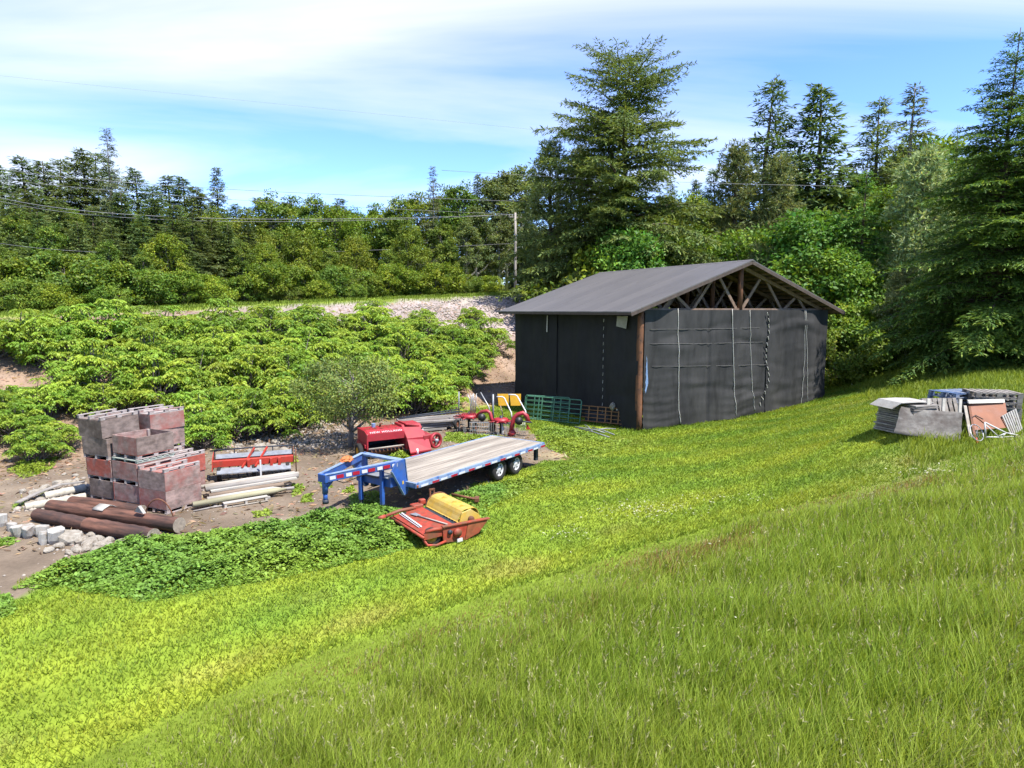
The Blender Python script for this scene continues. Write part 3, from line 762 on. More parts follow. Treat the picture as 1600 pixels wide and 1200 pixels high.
for i, (c, lv, sh, wd, fl, fp, lb) in enumerate(BINS):
    z = float(hgt(c.x, c.y)) + lv * (BHT + 0.004) + (0.10 if c is C3 and lv == 2 else 0) + 0.01
    jr = random.Random(i)
    o = thing("fruit_bin", lb, "fruit bin", (c.x + sh[0], c.y + sh[1], z), brz + jr.uniform(-0.05, 0.05) + (0.06 if c is C1 and lv == 3 else 0), "stacked fruit bins",
              rot=(0, (-0.03 if c is C1 and lv > 0 else 0), brz + jr.uniform(-0.05, 0.05)))
    # panels order: near-left faces are local -x and -y
    bin_parts(o, wd, fl, fp, i)
# thin pallet under the open bin
zp = float(hgt(C3.x, C3.y)) + 2 * (BHT + 0.004) + 0.012
o = thing("bin_pallet", "thin mint-painted pallet under the open fruit bin", "pallet", (C3.x + 0.02, C3.y + 0.02, zp), brz)
for y in (-0.5, 0, 0.5): MB().box((0, y, 0.03), (1.12, 0.09, 0.06)).build("runner", MAT["mint"], o, False, 0.005)
for k in range(6): MB().box((-0.5 + k * 0.2, 0, 0.075), (0.15, 1.12, 0.022)).build("slat", MAT["mint"], o)

# ------------------------------------------------------------------ old logs, hoop, scraps
def log(name, pts, r, label, mat="old_log", cat="log", group=None, ends=True, n=22, rough=0.045):
    pts = [Vector(p) for p in pts]; a, b = pts[0], pts[-1]
    o = thing(name, label, cat, a, 0, group)
    d = b - a; ang = math.atan2(d.y, d.x)
    o.rotation_euler = (0, 0, ang)
    Rm = Matrix.Rotation(-ang, 3, "Z")
    loc = []
    m = 12
    for i in range(m + 1):
        t = i / m * (len(pts) - 1); k = min(int(t), len(pts) - 2); loc.append(Rm @ (pts[k].lerp(pts[k + 1], t - k) - a))
    rs = [r * (1 + rough * math.sin(i * 2.7 + a.x * 3) + rough * 0.7 * math.sin(i * 1.3 + a.y)) for i in range(m + 1)]
    MB().tube(loc, rs, n, False).build("bark_body" if mat != "old_log" else "body", MAT[mat], o, True)
    if ends:
        for q, rr, sg in ((loc[0], rs[0], -1), (loc[-1], rs[-1], 1)):
            e = MB(); e.tube([q - Vector((sg * 0.002, 0, 0)), q + Vector((sg * 0.006, 0, 0))], rr * 0.985, n); e.build("cut_end", MAT["cut_end"], o)
    return o
log("old_log", [(-12.50, 16.34, 0.16), (-11.5, 15.92, 0.16), (-10.52, 15.50, 0.16)], 0.165, "dark brown log nearest the rocks, left half of the front pair", ends=True)
log("old_log", [(-10.60, 15.48, 0.18), (-9.5, 15.05, 0.18), (-8.50, 14.66, 0.18)], 0.185, "dark brown log nearest the rocks, right half with its end in the weeds")
log("old_log", [(-12.62, 17.02, 0.18), (-10.5, 16.25, 0.18), (-8.30, 15.46, 0.18)], 0.185, "long dark log behind the front ones with a grey sawn end at right")
log("old_log", [(-12.30, 17.40, 0.18), (-11.0, 17.0, 0.18), (-9.9, 16.6, 0.16)], 0.165, "reddish log lying hindmost against the fruit bins")
hp = []
for i in range(15):
    a = math.pi * i / 14; hp.append((0.36 * math.cos(a) , 0.10 * math.cos(a), 0.62 * math.sin(a) * (1 + 0.12 * math.cos(a))))
o = MB().tube(hp, 0.018, 6).build("rusty_hoop", MAT["rust"], None, True); o.location = (-9.02, 15.9, 0.12); o.rotation_euler = (0.15, 0, -0.3)
tag(o, "thin rusty hoop arching over the logs in front of the bins", "hoop")
def sheet(name, label, cat, pts, th, mat, bend=None):
    m = MB(); m.prism(pts, th); o = m.build(name, MAT[mat], None, False, 0.004)
    return tag(o, label, cat)
q = Vector((-10.75, 16.40, 0.33))
m = MB(); nS = 7
for i in range(nS):
    for j in range(2):
        a = -0.9 + 1.9 * i / (nS - 1)
        m.v.append((q.x + 0.27 * math.sin(a) * 0.35 + (j - 0.5) * 0.36, q.y + 0.25 * math.sin(a) - (j - 0.5) * 0.14, q.z - 0.155 + 0.245 * math.cos(a) - 0.01 * ((i * 7) % 3)))
for i in range(nS - 1): m.f.append((2 * i, 2 * i + 1, 2 * i + 3, 2 * i + 2))
o = m.build("white_sheet", MAT["white_block"], None, True); sm_ = o.modifiers.new("thick", "SOLIDIFY"); sm_.thickness = 0.012
tag(o, "crumpled white plastic sheet draped over the long log", "sheet")
o = MB().prism([(-9.60, 15.78, 0.42), (-9.30, 15.66, 0.40), (-9.42, 15.66, 0.60)], (0.03, 0.08, 0.0)).build("white_scrap", MAT["white_block"], None)
tag(o, "small white triangular scrap lying between the logs", "scrap")
log("birch_log", [tuple(G(70, 782) + Vector((0, 0, 0.12))), tuple(G(133, 768) + Vector((0, 0, 0.12)))], 0.12, "thick pale log left of the bins, upper of two", "birch", "log")
log("birch_log", [tuple(G(40, 798) + Vector((0, 0, 0.10))), tuple(G(134, 781) + Vector((0, 0, 0.10)))], 0.11, "thick pale log left of the bins, lower of two", "birch", "log")
cp = [G(28, 794), G(60, 778), G(95, 765), G(133, 760)]
m = MB()
for a, b in zip(cp[:-1], cp[1:]): m.beam(a + Vector((0, 0, 0.16)), b + Vector((0, 0, 0.16)), 0.16, 0.03)
tag(m.build("bent_board", MAT["grey_wood"]), "bent grey board lying on the ground left of the pale logs", "board")

# rocks
def rock_mesh(seed, sx, sy, sz):
    r = random.Random(seed); bm = bmesh.new(); bmesh.ops.create_icosphere(bm, subdivisions=2, radius=1)
    dirs = [Vector((r.gauss(0, 1), r.gauss(0, 1), r.gauss(0, 1))).normalized() for _ in range(9)]; cut = [r.uniform(0.55, 0.9) for _ in dirs]
    for v in bm.verts:
        for d, c in zip(dirs, cut):
            k = v.co.dot(d)
            if k > c: v.co -= d * (k - c) * 0.75
        v.co = Vector((v.co.x * sx, v.co.y * sy, v.co.z * sz)) * (1 + r.uniform(-0.03, 0.03))
    me = bpy.data.meshes.new("rock"); bm.to_mesh(me); bm.free(); me.materials.append(MAT["rock"]); return me
ROCKS = [rock_mesh(k, 1.0, random.uniform(0.65, 0.95), random.uniform(0.5, 0.8)) for k in range(9)]
def rock(px, py, size, label, group, i, name="rock"):
    g = G(px, py); o = link(bpy.data.objects.new(name, ROCKS[i % 9])); o.location = g + Vector((0, 0, size * 0.22))
    o.scale = (size,) * 3; o.rotation_euler = (random.uniform(-.3, .3), random.uniform(-.3, .3), random.uniform(0, 6.3))
    return tag(o, label, "rock", group)
rock(108, 846, 0.40, "largest cream boulder in the row of rocks before the logs", None, 1)
for i, (px, py, s) in enumerate(((128, 848, .22), (140, 852, .24), (152, 846, .19), (158, 856, .20), (168, 850, .19), (178, 843, .17), (172, 858, .22), (190, 852, .22), (197, 845, .14), (143, 838, .15), (185, 836, .13), (205, 838, .10), (92, 856, .15), (76, 862, .14), (74, 848, .12), (118, 836, .14), (100, 833, .12), (160, 838, .10), (215, 845, .10), (60, 805, .13), (134, 860, .16), (150, 864, .17), (120, 862, .17), (182, 862, .15), (200, 856, .13), (108, 866, .13))):
    rock(px, py, s, "pale rock in the row between the logs and the green weeds", "pale rocks in front of the logs", i)
for i, (px, py, s) in enumerate(((405, 707, .42), (424, 705, .34), (432, 694, .26), (445, 706, .22), (438, 710, .20), (455, 710, .17), (392, 708, .18), (373, 697, .17), (362, 693, .15), (470, 698, .15), (480, 692, .17), (462, 690, .15), (497, 690, .15), (455, 683, .13), (402, 680, .16), (380, 685, .12), (515, 685, .14), (445, 672, .15))):
    rock(px, py, s, "pale rock in the heap behind the red seed drill", "rocks behind the seed drill", i + 3)
for i, (px, py, s) in enumerate(((105, 755, .16), (90, 757, .18), (70, 765, .2), (55, 772, .2), (80, 770, .14), (50, 790, .22), (62, 786, .2), (80, 800, .2), (118, 745, .13), (100, 742, .1), (35, 770, .14), (120, 752, .14))):
    rock(px, py, s, "pale rubble stone lying among the pale logs left of the bins", "rubble by the pale logs", i + 5)
for i, (px, py, s, lb) in enumerate(((2, 822, .34, "white tapered concrete block at the far left end of the row"), (17, 830, .24, "white tapered concrete block, second in the row from the left"), (30, 838, .30, "white tapered concrete block, third in the row from the left"), (44, 840, .34, "white tapered concrete block, fourth in the row, beside the log end"),
                                     (65, 838, .30, "squat white concrete block just right of the log end"), (68, 850, .32, "white drum-shaped block in front of the squat one"), (86, 848, .38, "tallest white block, beside the cream boulder"))):
    g = G(px, py); r_ = random.Random(i); m = MB()
    n = 9; vs = []
    for k, (zz, rr) in enumerate(((0, 0.30), (0.35, 0.44), (0.9, 0.52), (1.0, 0.48))):
        for j in range(n):
            a = 6.283 * j / n; q_ = 1 + r_.uniform(-0.1, 0.1)
            vs.append((rr * s * q_ * math.cos(a) * 1.1, rr * s * q_ * math.sin(a) * 0.8, zz * s * (1 + 0.06 * r_.uniform(-1, 1))))
    fs = [tuple(range(n - 1, -1, -1)), tuple(3 * n + j for j in range(n))]
    for k in range(3):
        for j in range(n): fs.append((k * n + j, k * n + (j + 1) % n, (k + 1) * n + (j + 1) % n, (k + 1) * n + j))
    m.add(vs, fs); o = m.build("concrete_block", MAT["white_block"], None, False, 0.01); o.location = g + Vector((0, 0, -0.03)); o.rotation_euler = (r_.uniform(-.15, .15), r_.uniform(-.15, .15), r_.uniform(0, 6))
    tag(o, lb, "concrete block")
# gravel and rubble too small to count
gp = gpoly([(330, 700), (420, 660), (540, 640), (560, 660), (545, 700), (470, 705), (380, 715)]); gp2 = DIRT
rs = np.random.default_rng(5); V = []; Fc = []
ico = bmesh.new(); bmesh.ops.create_icosphere(ico, subdivisions=1, radius=1); iv = np.array([v.co[:] for v in ico.verts]); itf = np.array([[v.index for v in f.verts] for f in ico.faces]); ico.free()
def pebbles(poly, n, lo_, hi_, arr):
    a = np.min(poly, 0); b = np.max(poly, 0); p = rs.uniform(a, b, (n * 3, 2)); p = p[inpoly(p[:, 0], p[:, 1], poly)][:n]
    z = hgt(p[:, 0], p[:, 1]); s = lo_ * (hi_ / lo_) ** (rs.random(len(p)) ** 2.2)
    for q, zz, ss in zip(p, z, s): arr.append((q[0], q[1], zz + ss * 0.2, ss))
arr = []
pebbles(gp, 1500, 0.03, 0.12, arr); pebbles(gp2, 1700, 0.015, 0.055, arr)
pebbles(gpoly([(15, 800), (60, 765), (135, 745), (140, 765), (110, 800)]), 220, 0.04, 0.13, arr)
pebbles(gpoly([(60, 865), (230, 850), (215, 838), (60, 830)]), 120, 0.03, 0.08, arr)
pebbles(gpoly([(540, 495), (700, 470), (830, 462), (815, 500), (700, 520)]), 1300, 0.06, 0.16, arr)
for k, (x, y, z, s) in enumerate(arr):
    sc = np.array([1, rs.uniform(.6, 1), rs.uniform(.45, .8)]) * s; a = rs.uniform(0, 6.28); c_, s_ = math.cos(a), math.sin(a)
    v = iv * sc * (1 + rs.normal(0, .12, (12 if len(iv) == 12 else len(iv), 1))); v = np.stack([v[:, 0] * c_ - v[:, 1] * s_, v[:, 0] * s_ + v[:, 1] * c_, v[:, 2]], 1) + [x, y, z]
    V.append(v); Fc.append(itf + k * len(iv))
MAT["gravel"] = M("gravel", (0.38, 0.33, 0.28), 0.9, 0.35, 2.2, bump=0.2)
tag(link(bpy.data.objects.new("gravel", np_mesh("gravel", np.concatenate(V), np.concatenate(Fc), None, MAT["gravel"]))), "scattered gravel and small rubble on the bare soil", "gravel", None, "stuff")

# ------------------------------------------------------------------ seed drill (low red and grey implement)
dr = thing("seed_drill", "low red and galvanised seed drill standing behind the stacked posts", "farm implement", (-8.55, 20.75, float(hgt(-8.55, 20.75))), math.radians(20))
MB().box((0, 0, 0.56), (2.5, 0.16, 0.22)).build("main_beam", MAT["drill_red"], dr, False, 0.012)
m = MB(); m.prism([(-1.15, 0.10, 0.675), (1.2, 0.10, 0.675), (1.2, 0.40, 0.76), (-1.15, 0.40, 0.76)], (0, -0.03, 0.035)); m.build("hopper_lid", MAT["galv"], dr)
m = MB(); m.prism([(-1.15, 0.12, 0.45), (1.2, 0.12, 0.45), (1.2, 0.55, 0.80), (1.2, 0.55, 0.45), (-1.15, 0.55, 0.45), (-1.15, 0.55, 0.80)][:2] + [(1.2, 0.5, 0.45), (-1.15, 0.5, 0.45)], (0, 0, 0.19)); m.build("hopper", MAT["drill_red"], dr)
m = MB(); m.prism([(-1.1, -0.12, 0.40), (1.15, -0.12, 0.40), (1.15, -0.34, 0.27), (-1.1, -0.34, 0.27)], (0, 0, 0.03)); m.build("front_shield", MAT["galv"], dr)
for x in (-0.25, 0.15): MB().beam((x + 0.28, 0.3, 0.95), (x - 0.1, -0.2, 0.42), 0.05, 0.05).build("brace", MAT["drill_red"], dr)
for x in (-0.15, 0.55, 0.8): MB().box((x, -0.12, 0.5), (0.09, 0.1, 0.3)).build("bracket", MAT["drill_red"], dr, False, 0.008)
MB().tube([(-1.2, 0.45, 0.92), (0, 0.48, 0.93), (1.25, 0.45, 0.92)], 0.025, 6).build("top_rail", MAT["dark_steel"], dr, True)
for x in (-1.2, -0.6, 0, 0.6, 1.22): MB().tube([(x, 0.46, 0.93), (x, 0.46, 0.42)], 0.018, 5).build("rail_stay", MAT["dark_steel"], dr)
for x in np.linspace(-1.0, 1.1, 9):
    m = MB(); m.tube([(x, 0.0, 0.46), (x - 0.02, 0.12, 0.25), (x, -0.02, 0.06)], [0.025, 0.022, 0.012], 5); m.build("tine", MAT["dark_steel"], dr, True)
for x in (-1.05, 0.0, 1.05):
    w = MB(); w.ring((x, -0.02, 0.24), (1, 0, 0), 0.13, 0.24, 0.12, 18); tw = w.build("wheel", MAT["tyre"], dr, True)
    MB().tube([(x - 0.05, -0.02, 0.24), (x + 0.05, -0.02, 0.24)], 0.13, 12).build("hub", MAT["dark_steel"], tw)
MB().box((0.22, -0.42, 0.34), (0.05, 0.04, 0.68)).build("upright_stake", MAT["white_paint"], dr, False, 0.004)
MB().tube([(1.32, 0.1, 0.02), (1.33, 0.1, 0.85)], 0.022, 6).build("end_rod", MAT["rust"], dr, True)
for x in (-1.25, 1.25): MB().prism([(x, -0.2, 0.35), (x, 0.55, 0.4), (x, 0.55, 0.85), (x, -0.1, 0.68)], (0.02, 0, 0)).build("end_plate", MAT["drill_red"] if x < 0 else MAT["rust"], dr)

# ------------------------------------------------------------------ stacked posts and rails on dunnage
pd = Vector((0.80, 0.60, 0)); pn = Vector((0.60, -0.80, 0)); p0 = Vector((-9.22, 18.40, 0))
def post(name, off, along, ln, r, z, mat, label, square=False, point=False, cat="post", skew=0.0):
    a = p0 + pn * off + pd * along; g = float(hgt(a.x, a.y))
    o = thing(name, label, cat, (a.x, a.y, g + z), math.atan2(pd.y, pd.x) + skew)
    if square: MB().box((ln / 2, 0, 0), (ln, r * 2.2, r * 1.2)).build("body", MAT[mat], o, False, 0.006)
    else:
        pts = [(0, 0, 0), (ln * 0.5, 0.006, 0.006), (ln * 0.88, 0, 0)] + ([(ln, 0, 0)] if True else [])
        MB().tube(pts, [r, r * 1.02, r * 0.99, r * (0.15 if point else 0.97)], 10).build("body", MAT[mat], o, True)
        MB().tube([(-0.004, 0, 0), (0.01, 0, 0)], r * 0.97, 10).build("cut_end", MAT["cut_end"], o)
    return o
post("board", 0.0, 0.05, 2.75, 0.06, 0.30, "pale_wood", "long pale rail at the back of the post stack")
post("board", 0.17, 0.12, 2.75, 0.075, 0.30, "pale_wood", "wide whitish rail, second from the back of the post stack")
post("board", 0.34, 0.10, 2.7, 0.07, 0.29, "grey_wood", "greyish rail, third from the back of the post stack")
post("board", 0.50, 0.20, 2.5, 0.055, 0.26, "pale_wood", "whitish rail at the front of the upper row in the post stack", True)
post("fence_post", 0.78, 0.10, 2.1, 0.07, 0.20, "brown_wood", "brown round post in the middle of the post stack")
post("fence_post", 1.02, 0.00, 2.05, 0.075, 0.16, "pale_wood", "pale round post with pointed end, middle of the post stack", point=True)
post("fence_post", 1.26, -0.42, 2.6, 0.085, 0.14, "olive_wood", "long greenish post with pointed end at the front of the post stack", point=True, skew=0.03)
post("fence_post", 0.92, 1.55, 0.9, 0.05, 0.13, "grey_wood", "short grey post end sticking out right of the post stack", skew=-0.1)
post("fence_post", 0.95, -0.55, 0.8, 0.035, 0.10, "brown_wood", "thin orange-brown stake poking out left of the post stack", point=False)
post("fence_post", 1.50, -0.45, 0.85, 0.02, 0.03, "grey_wood", "thin grey stick on the soil before the post stack", skew=0.1)
for k, (al, lb) in enumerate(((0.35, "left cross timber holding up the stacked rails"), (2.2, "right cross timber holding up the stacked rails"))):
    a = p0 + pd * al + pn * -0.1; b = p0 + pd * al + pn * 0.65
    tag(MB().beam(a + Vector((0, 0, 0.11)), b + Vector((0, 0, 0.11)), 0.12, 0.20).build("cross_timber", MAT["brown_wood"]), lb, "timber")
for k, (al, lb) in enumerate(((0.15, "left low bearer under the round posts"), (1.6, "right low bearer under the round posts"))):
    a = p0 + pd * al + pn * 0.7; b = p0 + pd * al + pn * 1.35
    tag(MB().beam(a + Vector((0, 0, 0.03)), b + Vector((0, 0, 0.03)), 0.09, 0.06).build("cross_timber", MAT["grey_wood"]), lb, "timber")
a = p0 + pn * 1.55 + pd * 0.35
o = thing("small_pallet", "small pale frame pallet lying in front of the stacked posts", "pallet", (a.x, a.y, float(hgt(a.x, a.y))), math.atan2(pd.y, pd.x))
for z_ in (0.13,): MB().box((0.55, 0, z_), (1.2, 0.16, 0.025)).build("top_board", MAT["pale_wood"], o)
for x in (0.0, 0.55, 1.1): MB().box((x, 0, 0.06), (0.06, 0.14, 0.115)).build("block", MAT["pale_wood"], o)
MB().box((0.55, -0.05, 0.008), (1.2, 0.08, 0.016)).build("bottom_board", MAT["pale_wood"], o)

# ------------------------------------------------------------------ wheels
def wheel(parent, c, axis_, r, w, rim_mat, face=-1, name="wheel", rim_r=0.58, holes=0):
    c = Vector(c); ax = Vector(axis_).normalized()
    h = bpy.data.objects.new(name, None); h.empty_display_size = 0.1; link(h, parent)
    t = MB(); t.ring(c, ax, r * rim_r, r, w, 28); t.build("tyre", MAT["tyre"], h, True)
    d = MB(); up_ = Vector((0, 0, 1)); u = ax.cross(up_).normalized(); v = ax.cross(u)
    f = c + ax * face * w * 0.30; n = 20
    for rr, off in ((r * rim_r, 0.10), (r * rim_r * 0.86, -0.02), (r * rim_r * 0.42, 0.0), (r * rim_r * 0.22, 0.10), (0.001, 0.12)):
        for k in range(n):
            a = 2 * math.pi * k / n; d.v.append(tuple(f + (u * math.cos(a) + v * math.sin(a)) * rr + ax * face * off * w))
    for i in range(4):
        for k in range(n): d.f.append((i * n + k, i * n + (k + 1) % n, (i + 1) * n + (k + 1) % n, (i + 1) * n + k))
    d.build("rim", MAT[rim_mat], h, True)
    for k in range(holes):
        a = 2 * math.pi * k / holes; p = f + (u * math.cos(a) + v * math.sin(a)) * r * rim_r * 0.66 + ax * face * 0.005 * w
        MB().tube([p, p + ax * face * 0.008], r * 0.085, 8).build("rim_slot", MAT["black"], h)
    return h

# ------------------------------------------------------------------ blue gooseneck trailer
tz = float(hgt(-2, 20))
tl_ = thing("flatbed_trailer", "blue gooseneck flatbed trailer with grey plank deck and red-white reflective tape", "trailer", (-3.57, 17.57, tz), math.atan2(0.823, 0.568))
DL, DW, DH = 6.62, 2.36, 0.82
npk = 13; pw = (DW - 0.16) / npk
for k in range(npk):
    y = -DW / 2 + 0.08 + (k + 0.5) * pw
    o = MB().box((DL / 2 + random.uniform(-.01, .01), y, DH - 0.02 + random.uniform(-.004, .004)), (DL - 0.14, pw - 0.010, 0.045)).build("deck_plank", MAT["deck"], tl_, False, 0.004)
for sg, nm in ((-1, "side_rail"), (1, "side_rail")):
    y = sg * (DW / 2 - 0.03)
    rl = MB().box((DL / 2, y, DH - 0.065), (DL, 0.06, 0.15)).build(nm, MAT["trailer_rail"], tl_, False, 0.008)
    rub = MB().box((DL / 2, y + sg * 0.075, DH - 0.085), (DL - 0.1, 0.02, 0.07)).build("rub_rail", MAT["trailer_rail"], rl)
    for k in range(12): MB().box((0.3 + k * 0.545, y + sg * 0.047, DH - 0.085), (0.05, 0.034, 0.065)).build("stake_pocket", MAT["trailer_rail"], rl)
    k = 0; x = 0.14
    while x < DL - 0.3:
        ln = 0.29
        MB().box((x + ln / 2, y + sg * 0.0865, DH - 0.085), (ln, 0.003, 0.058)).build("reflective_tape", MAT["tape_white" if k % 2 == 0 else "tape_red"], rl)
        x += ln + (0.17 if k % 2 == 0 else 0.06); k += 1
MB().box((0.035, 0, DH - 0.065), (0.07, DW - 0.13, 0.15)).build("front_beam", MAT["trailer_rail"], tl_, False, 0.008)
rb_ = MB().box((DL - 0.035, 0, DH - 0.075), (0.07, DW - 0.13, 0.17)).build("rear_beam", MAT["trailer_rail"], tl_, False, 0.008)
for y in (-0.9, -0.6, 0.6, 0.9): MB().tube([(DL, y, DH - 0.08), (DL + 0.015, y, DH - 0.08)], 0.045, 10).build("tail_light", MAT["tape_red"], rb_)
for y in (-0.55, 0.55): MB().box((DL / 2, y, DH - 0.26), (DL - 0.05, 0.12, 0.20)).build("frame_beam", MAT["dark_steel"], tl_)
for k in range(11): MB().box((0.3 + k * 0.6, 0, DH - 0.10), (0.05, DW - 0.14, 0.09)).build("cross_member", MAT["dark_steel"], tl_)
for ax_ in (4.02, 4.98):
    MB().tube([(ax_, -0.9, 0.37), (ax_, 0.9, 0.37)], 0.06, 8).build("axle", MAT["dark_steel"], tl_)
    for sg in (-1, 1): wheel(tl_, (ax_, sg * 0.99, 0.37), (0, 1, 0), 0.37, 0.22, "rim_white", sg, holes=6)
    MB().box((ax_, 0.55, 0.52), (0.3, 0.08, 0.16)).build("spring_hanger", MAT["dark_steel"], tl_); MB().box((ax_, -0.55, 0.52), (0.3, 0.08, 0.16)).build("spring_hanger", MAT["dark_steel"], tl_)
for y in (-0.95, 0.95): MB().box((DL - 0.22, y, 0.46), (0.16, 0.10, 0.52)).build("rear_stop", MAT["dark_steel"], tl_, False, 0.006)
# gooseneck
for sg in (-1, 1):
    y = sg * 0.74
    pl = MB().prism([(0.10, y, 0.58), (-0.02, y, 1.46), (-0.34, y, 1.44), (-0.50, y, 1.20), (-0.05, y, 0.46), (0.07, y, 0.46)], (0, sg * 0.05, 0)).build("riser_plate", MAT["trailer_blue"], tl_, False, 0.008)
    MB().beam((-0.50, y + sg * 0.025, 1.20), (-0.05, y + sg * 0.025, 0.46), 0.09, 0.015, (1, 0, 0)).build("edge_flange", MAT["trailer_rail"], pl)
    MB().beam((0.115, y + sg * 0.025, 0.56), (-0.005, y + sg * 0.025, 1.46), 0.09, 0.012, (1, 0, 0)).build("edge_flange", MAT["trailer_rail"], pl)
    nb = MB().beam((-0.20, y + sg * 0.005, 1.36), (-2.12, sg * 0.10, 1.27), 0.09, 0.19).build("neck_beam", MAT["trailer_blue"], tl_, False, 0.008)
    MB().beam((-0.12, y + sg * 0.005, 1.462), (-2.14, sg * 0.10, 1.372), 0.11, 0.012).build("top_flange", MAT["trailer_rail"], nb)
    a, b = Vector((-0.28, y + sg * 0.058, 1.356)), Vector((-2.10, sg * 0.152, 1.271)); nseg = 9
    for k in range(nseg):
        t0 = (k + 0.08) / nseg; t1 = (k + (0.95 if k % 2 else 0.78)) / nseg
        MB().beam(a.lerp(b, t0), a.lerp(b, t1), 0.003, 0.09).build("reflective_tape", MAT["tape_white" if k % 2 == 0 else "tape_red"], nb)
MB().box((-0.08, 0, 1.42), (0.22, 1.42, 0.06)).build("neck_cross_beam", MAT["trailer_rail"], tl_, False, 0.008)
MB().box((-0.30, 0, 0.86), (0.30, 1.36, 0.26)).build("tool_box", MAT["trailer_blue"], tl_, False, 0.012)
MB().box((-0.32, 0, 1.0), (0.42, 1.30, 0.015)).build("tool_box_lid", MAT["galv"], tl_)
MB().box((-2.13, 0, 1.27), (0.10, 0.30, 0.21)).build("neck_nose", MAT["trailer_blue"], tl_, False, 0.01)
cpl = MB().tube([(-2.08, 0, 1.26), (-2.08, 0, 0.86)], 0.075, 12).build("coupler_tube", MAT["trailer_blue"], tl_, True)
MB().tube([(-2.08, 0, 0.88), (-2.08, 0, 0.66)], [0.058, 0.058], 12).build("inner_tube", MAT["trailer_blue"], cpl, True)
MB().tube([(-2.08, 0, 0.70), (-2.08, 0, 0.60)], [0.075, 0.085], 12).build("ball_socket", MAT["dark_steel"], cpl, True)
MB().prism([(-2.0, -0.02, 1.17), (-1.75, -0.02, 1.18), (-2.0, -0.02, 0.98)], (0, 0.04, 0)).build("gusset", MAT["trailer_blue"], tl_)
for y in (-0.42, 0.42):
    jk = MB().box((-0.52, y, 0.72), (0.10, 0.10, 0.95)).build("jack_leg", MAT["trailer_blue"], tl_, False, 0.006)
    MB().box((-0.52, y, 0.16), (0.075, 0.075, 0.30)).build("jack_inner", MAT["dark_steel"], jk)
    MB().box((-0.52, y, 0.02), (0.24, 0.22, 0.03)).build("jack_foot", MAT["dark_steel"], jk)
MB().beam((-0.52, -0.42, 0.98), (-0.52, 0.42, 0.98), 0.05, 0.05).build("jack_shaft", MAT["dark_steel"], tl_)
MB().box((0.05, -DW / 2 - 0.02, DH - 0.08), (0.07, 0.04, 0.06)).build("marker_light", MAT["amber"], tl_, False, 0.005)
MB().box((-0.10, -0.795, 0.82), (0.06, 0.006, 0.09)).build("decal", MAT["mower_yellow"], tl_)
MB().tube([(-1.9, -0.1, 1.2), (-1.6, -0.15, 1.05), (-1.3, -0.25, 1.12), (-0.9, -0.4, 1.22)], 0.012, 5).build("safety_chain", MAT["rust"], tl_, True)
# orange strap heap on the neck
def wloc(o, p): return Matrix.Translation(o.location) @ Matrix.Rotation(o.rotation_euler.z, 4, "Z") @ Vector(p)
bm = bmesh.new(); bmesh.ops.create_icosphere(bm, subdivisions=3, radius=1)
for v in bm.verts:
    k = 1 + 0.25 * math.sin(v.co.x * 7 + v.co.y * 5) * math.cos(v.co.z * 6 + v.co.y * 4)
    v.co = Vector((v.co.x * 0.20 * k, v.co.y * 0.13 * k, max(v.co.z, -0.4) * 0.09 * k))
me = bpy.data.meshes.new("strap_bundle"); bm.to_mesh(me); bm.free(); me.materials.append(MAT["orange_cloth"])
sb = link(bpy.data.objects.new("strap_bundle", me)); sb.location = wloc(tl_, (-0.95, 0.47, 1.45)); sb.rotation_euler = (0, 0, 1.0)
tag(sb, "faded orange strap bundle lying on the trailer's neck", "strap")

# ------------------------------------------------------------------ mower conditioner (red and yellow)
mz = float(hgt(-1.5, 15.5))
mo = thing("mower_conditioner", "rusty red hay mower with a yellow reel standing in front of the trailer", "farm implement", (-1.78, 15.45, mz), math.atan2(-0.81, 0.58), scale=0.80)
m = MB(); m.prism([(-1.05, -1.12, 0.46), (1.0, -1.12, 0.44), (1.0, -0.12, 0.56), (-1.05, -0.12, 0.58)], (0, 0, 0.025)); dk = m.build("windrow_shield", MAT["mower_red"], mo, False, 0.005)
for x in (-1.05, 1.0): MB().prism([(x, -1.12, 0.30), (x, -0.10, 0.32), (x, -0.10, 0.60), (x, -1.12, 0.48)], (0.025, 0, 0)).build("shield_side", MAT["mower_red"], mo)
MB().tube([(-1.1, -1.16, 0.42), (1.08, -1.16, 0.40)], 0.045, 8).build("rear_tube", MAT["mower_red"], mo, True)
MB().beam((-0.95, -0.86, 0.545), (0.50, -0.93, 0.525), 0.05, 0.03).build("white_bar", MAT["white_paint"], dk)
MB().beam((-0.95, -0.94, 0.535), (0.50, -1.00, 0.515), 0.02, 0.02).build("white_bar", MAT["white_paint"], dk)
MB().tube([(-0.35, -0.60, 0.575), (0.95, -0.30, 0.60)], 0.022, 6).build("grey_rod", MAT["pale_wood"], dk, True)
MB().prism([(-0.35, -0.66, 0.568), (-0.30, -0.52, 0.585), (-0.62, -0.55, 0.58), (-0.66, -0.72, 0.56)], (0, 0, 0.012)).build("grey_paddle", MAT["galv"], dk)
MB().box((-0.02, -0.03, 0.50), (2.0, 0.16, 0.10)).build("dark_gap", MAT["dark_steel"], mo)  # dark box put in for the shade of the gap behind the reel
ys_ = MB().box((-0.05, 0.08, 0.54), (2.05, 0.06, 0.09)).build("yellow_strip", MAT["mower_yellow"], mo, False, 0.008)
for k in range(5): MB().box((0.15 + 0.17 * k, 0.045, 0.575), (0.10, 0.02, 0.03)).build("slot", MAT["dark_steel"], ys_)
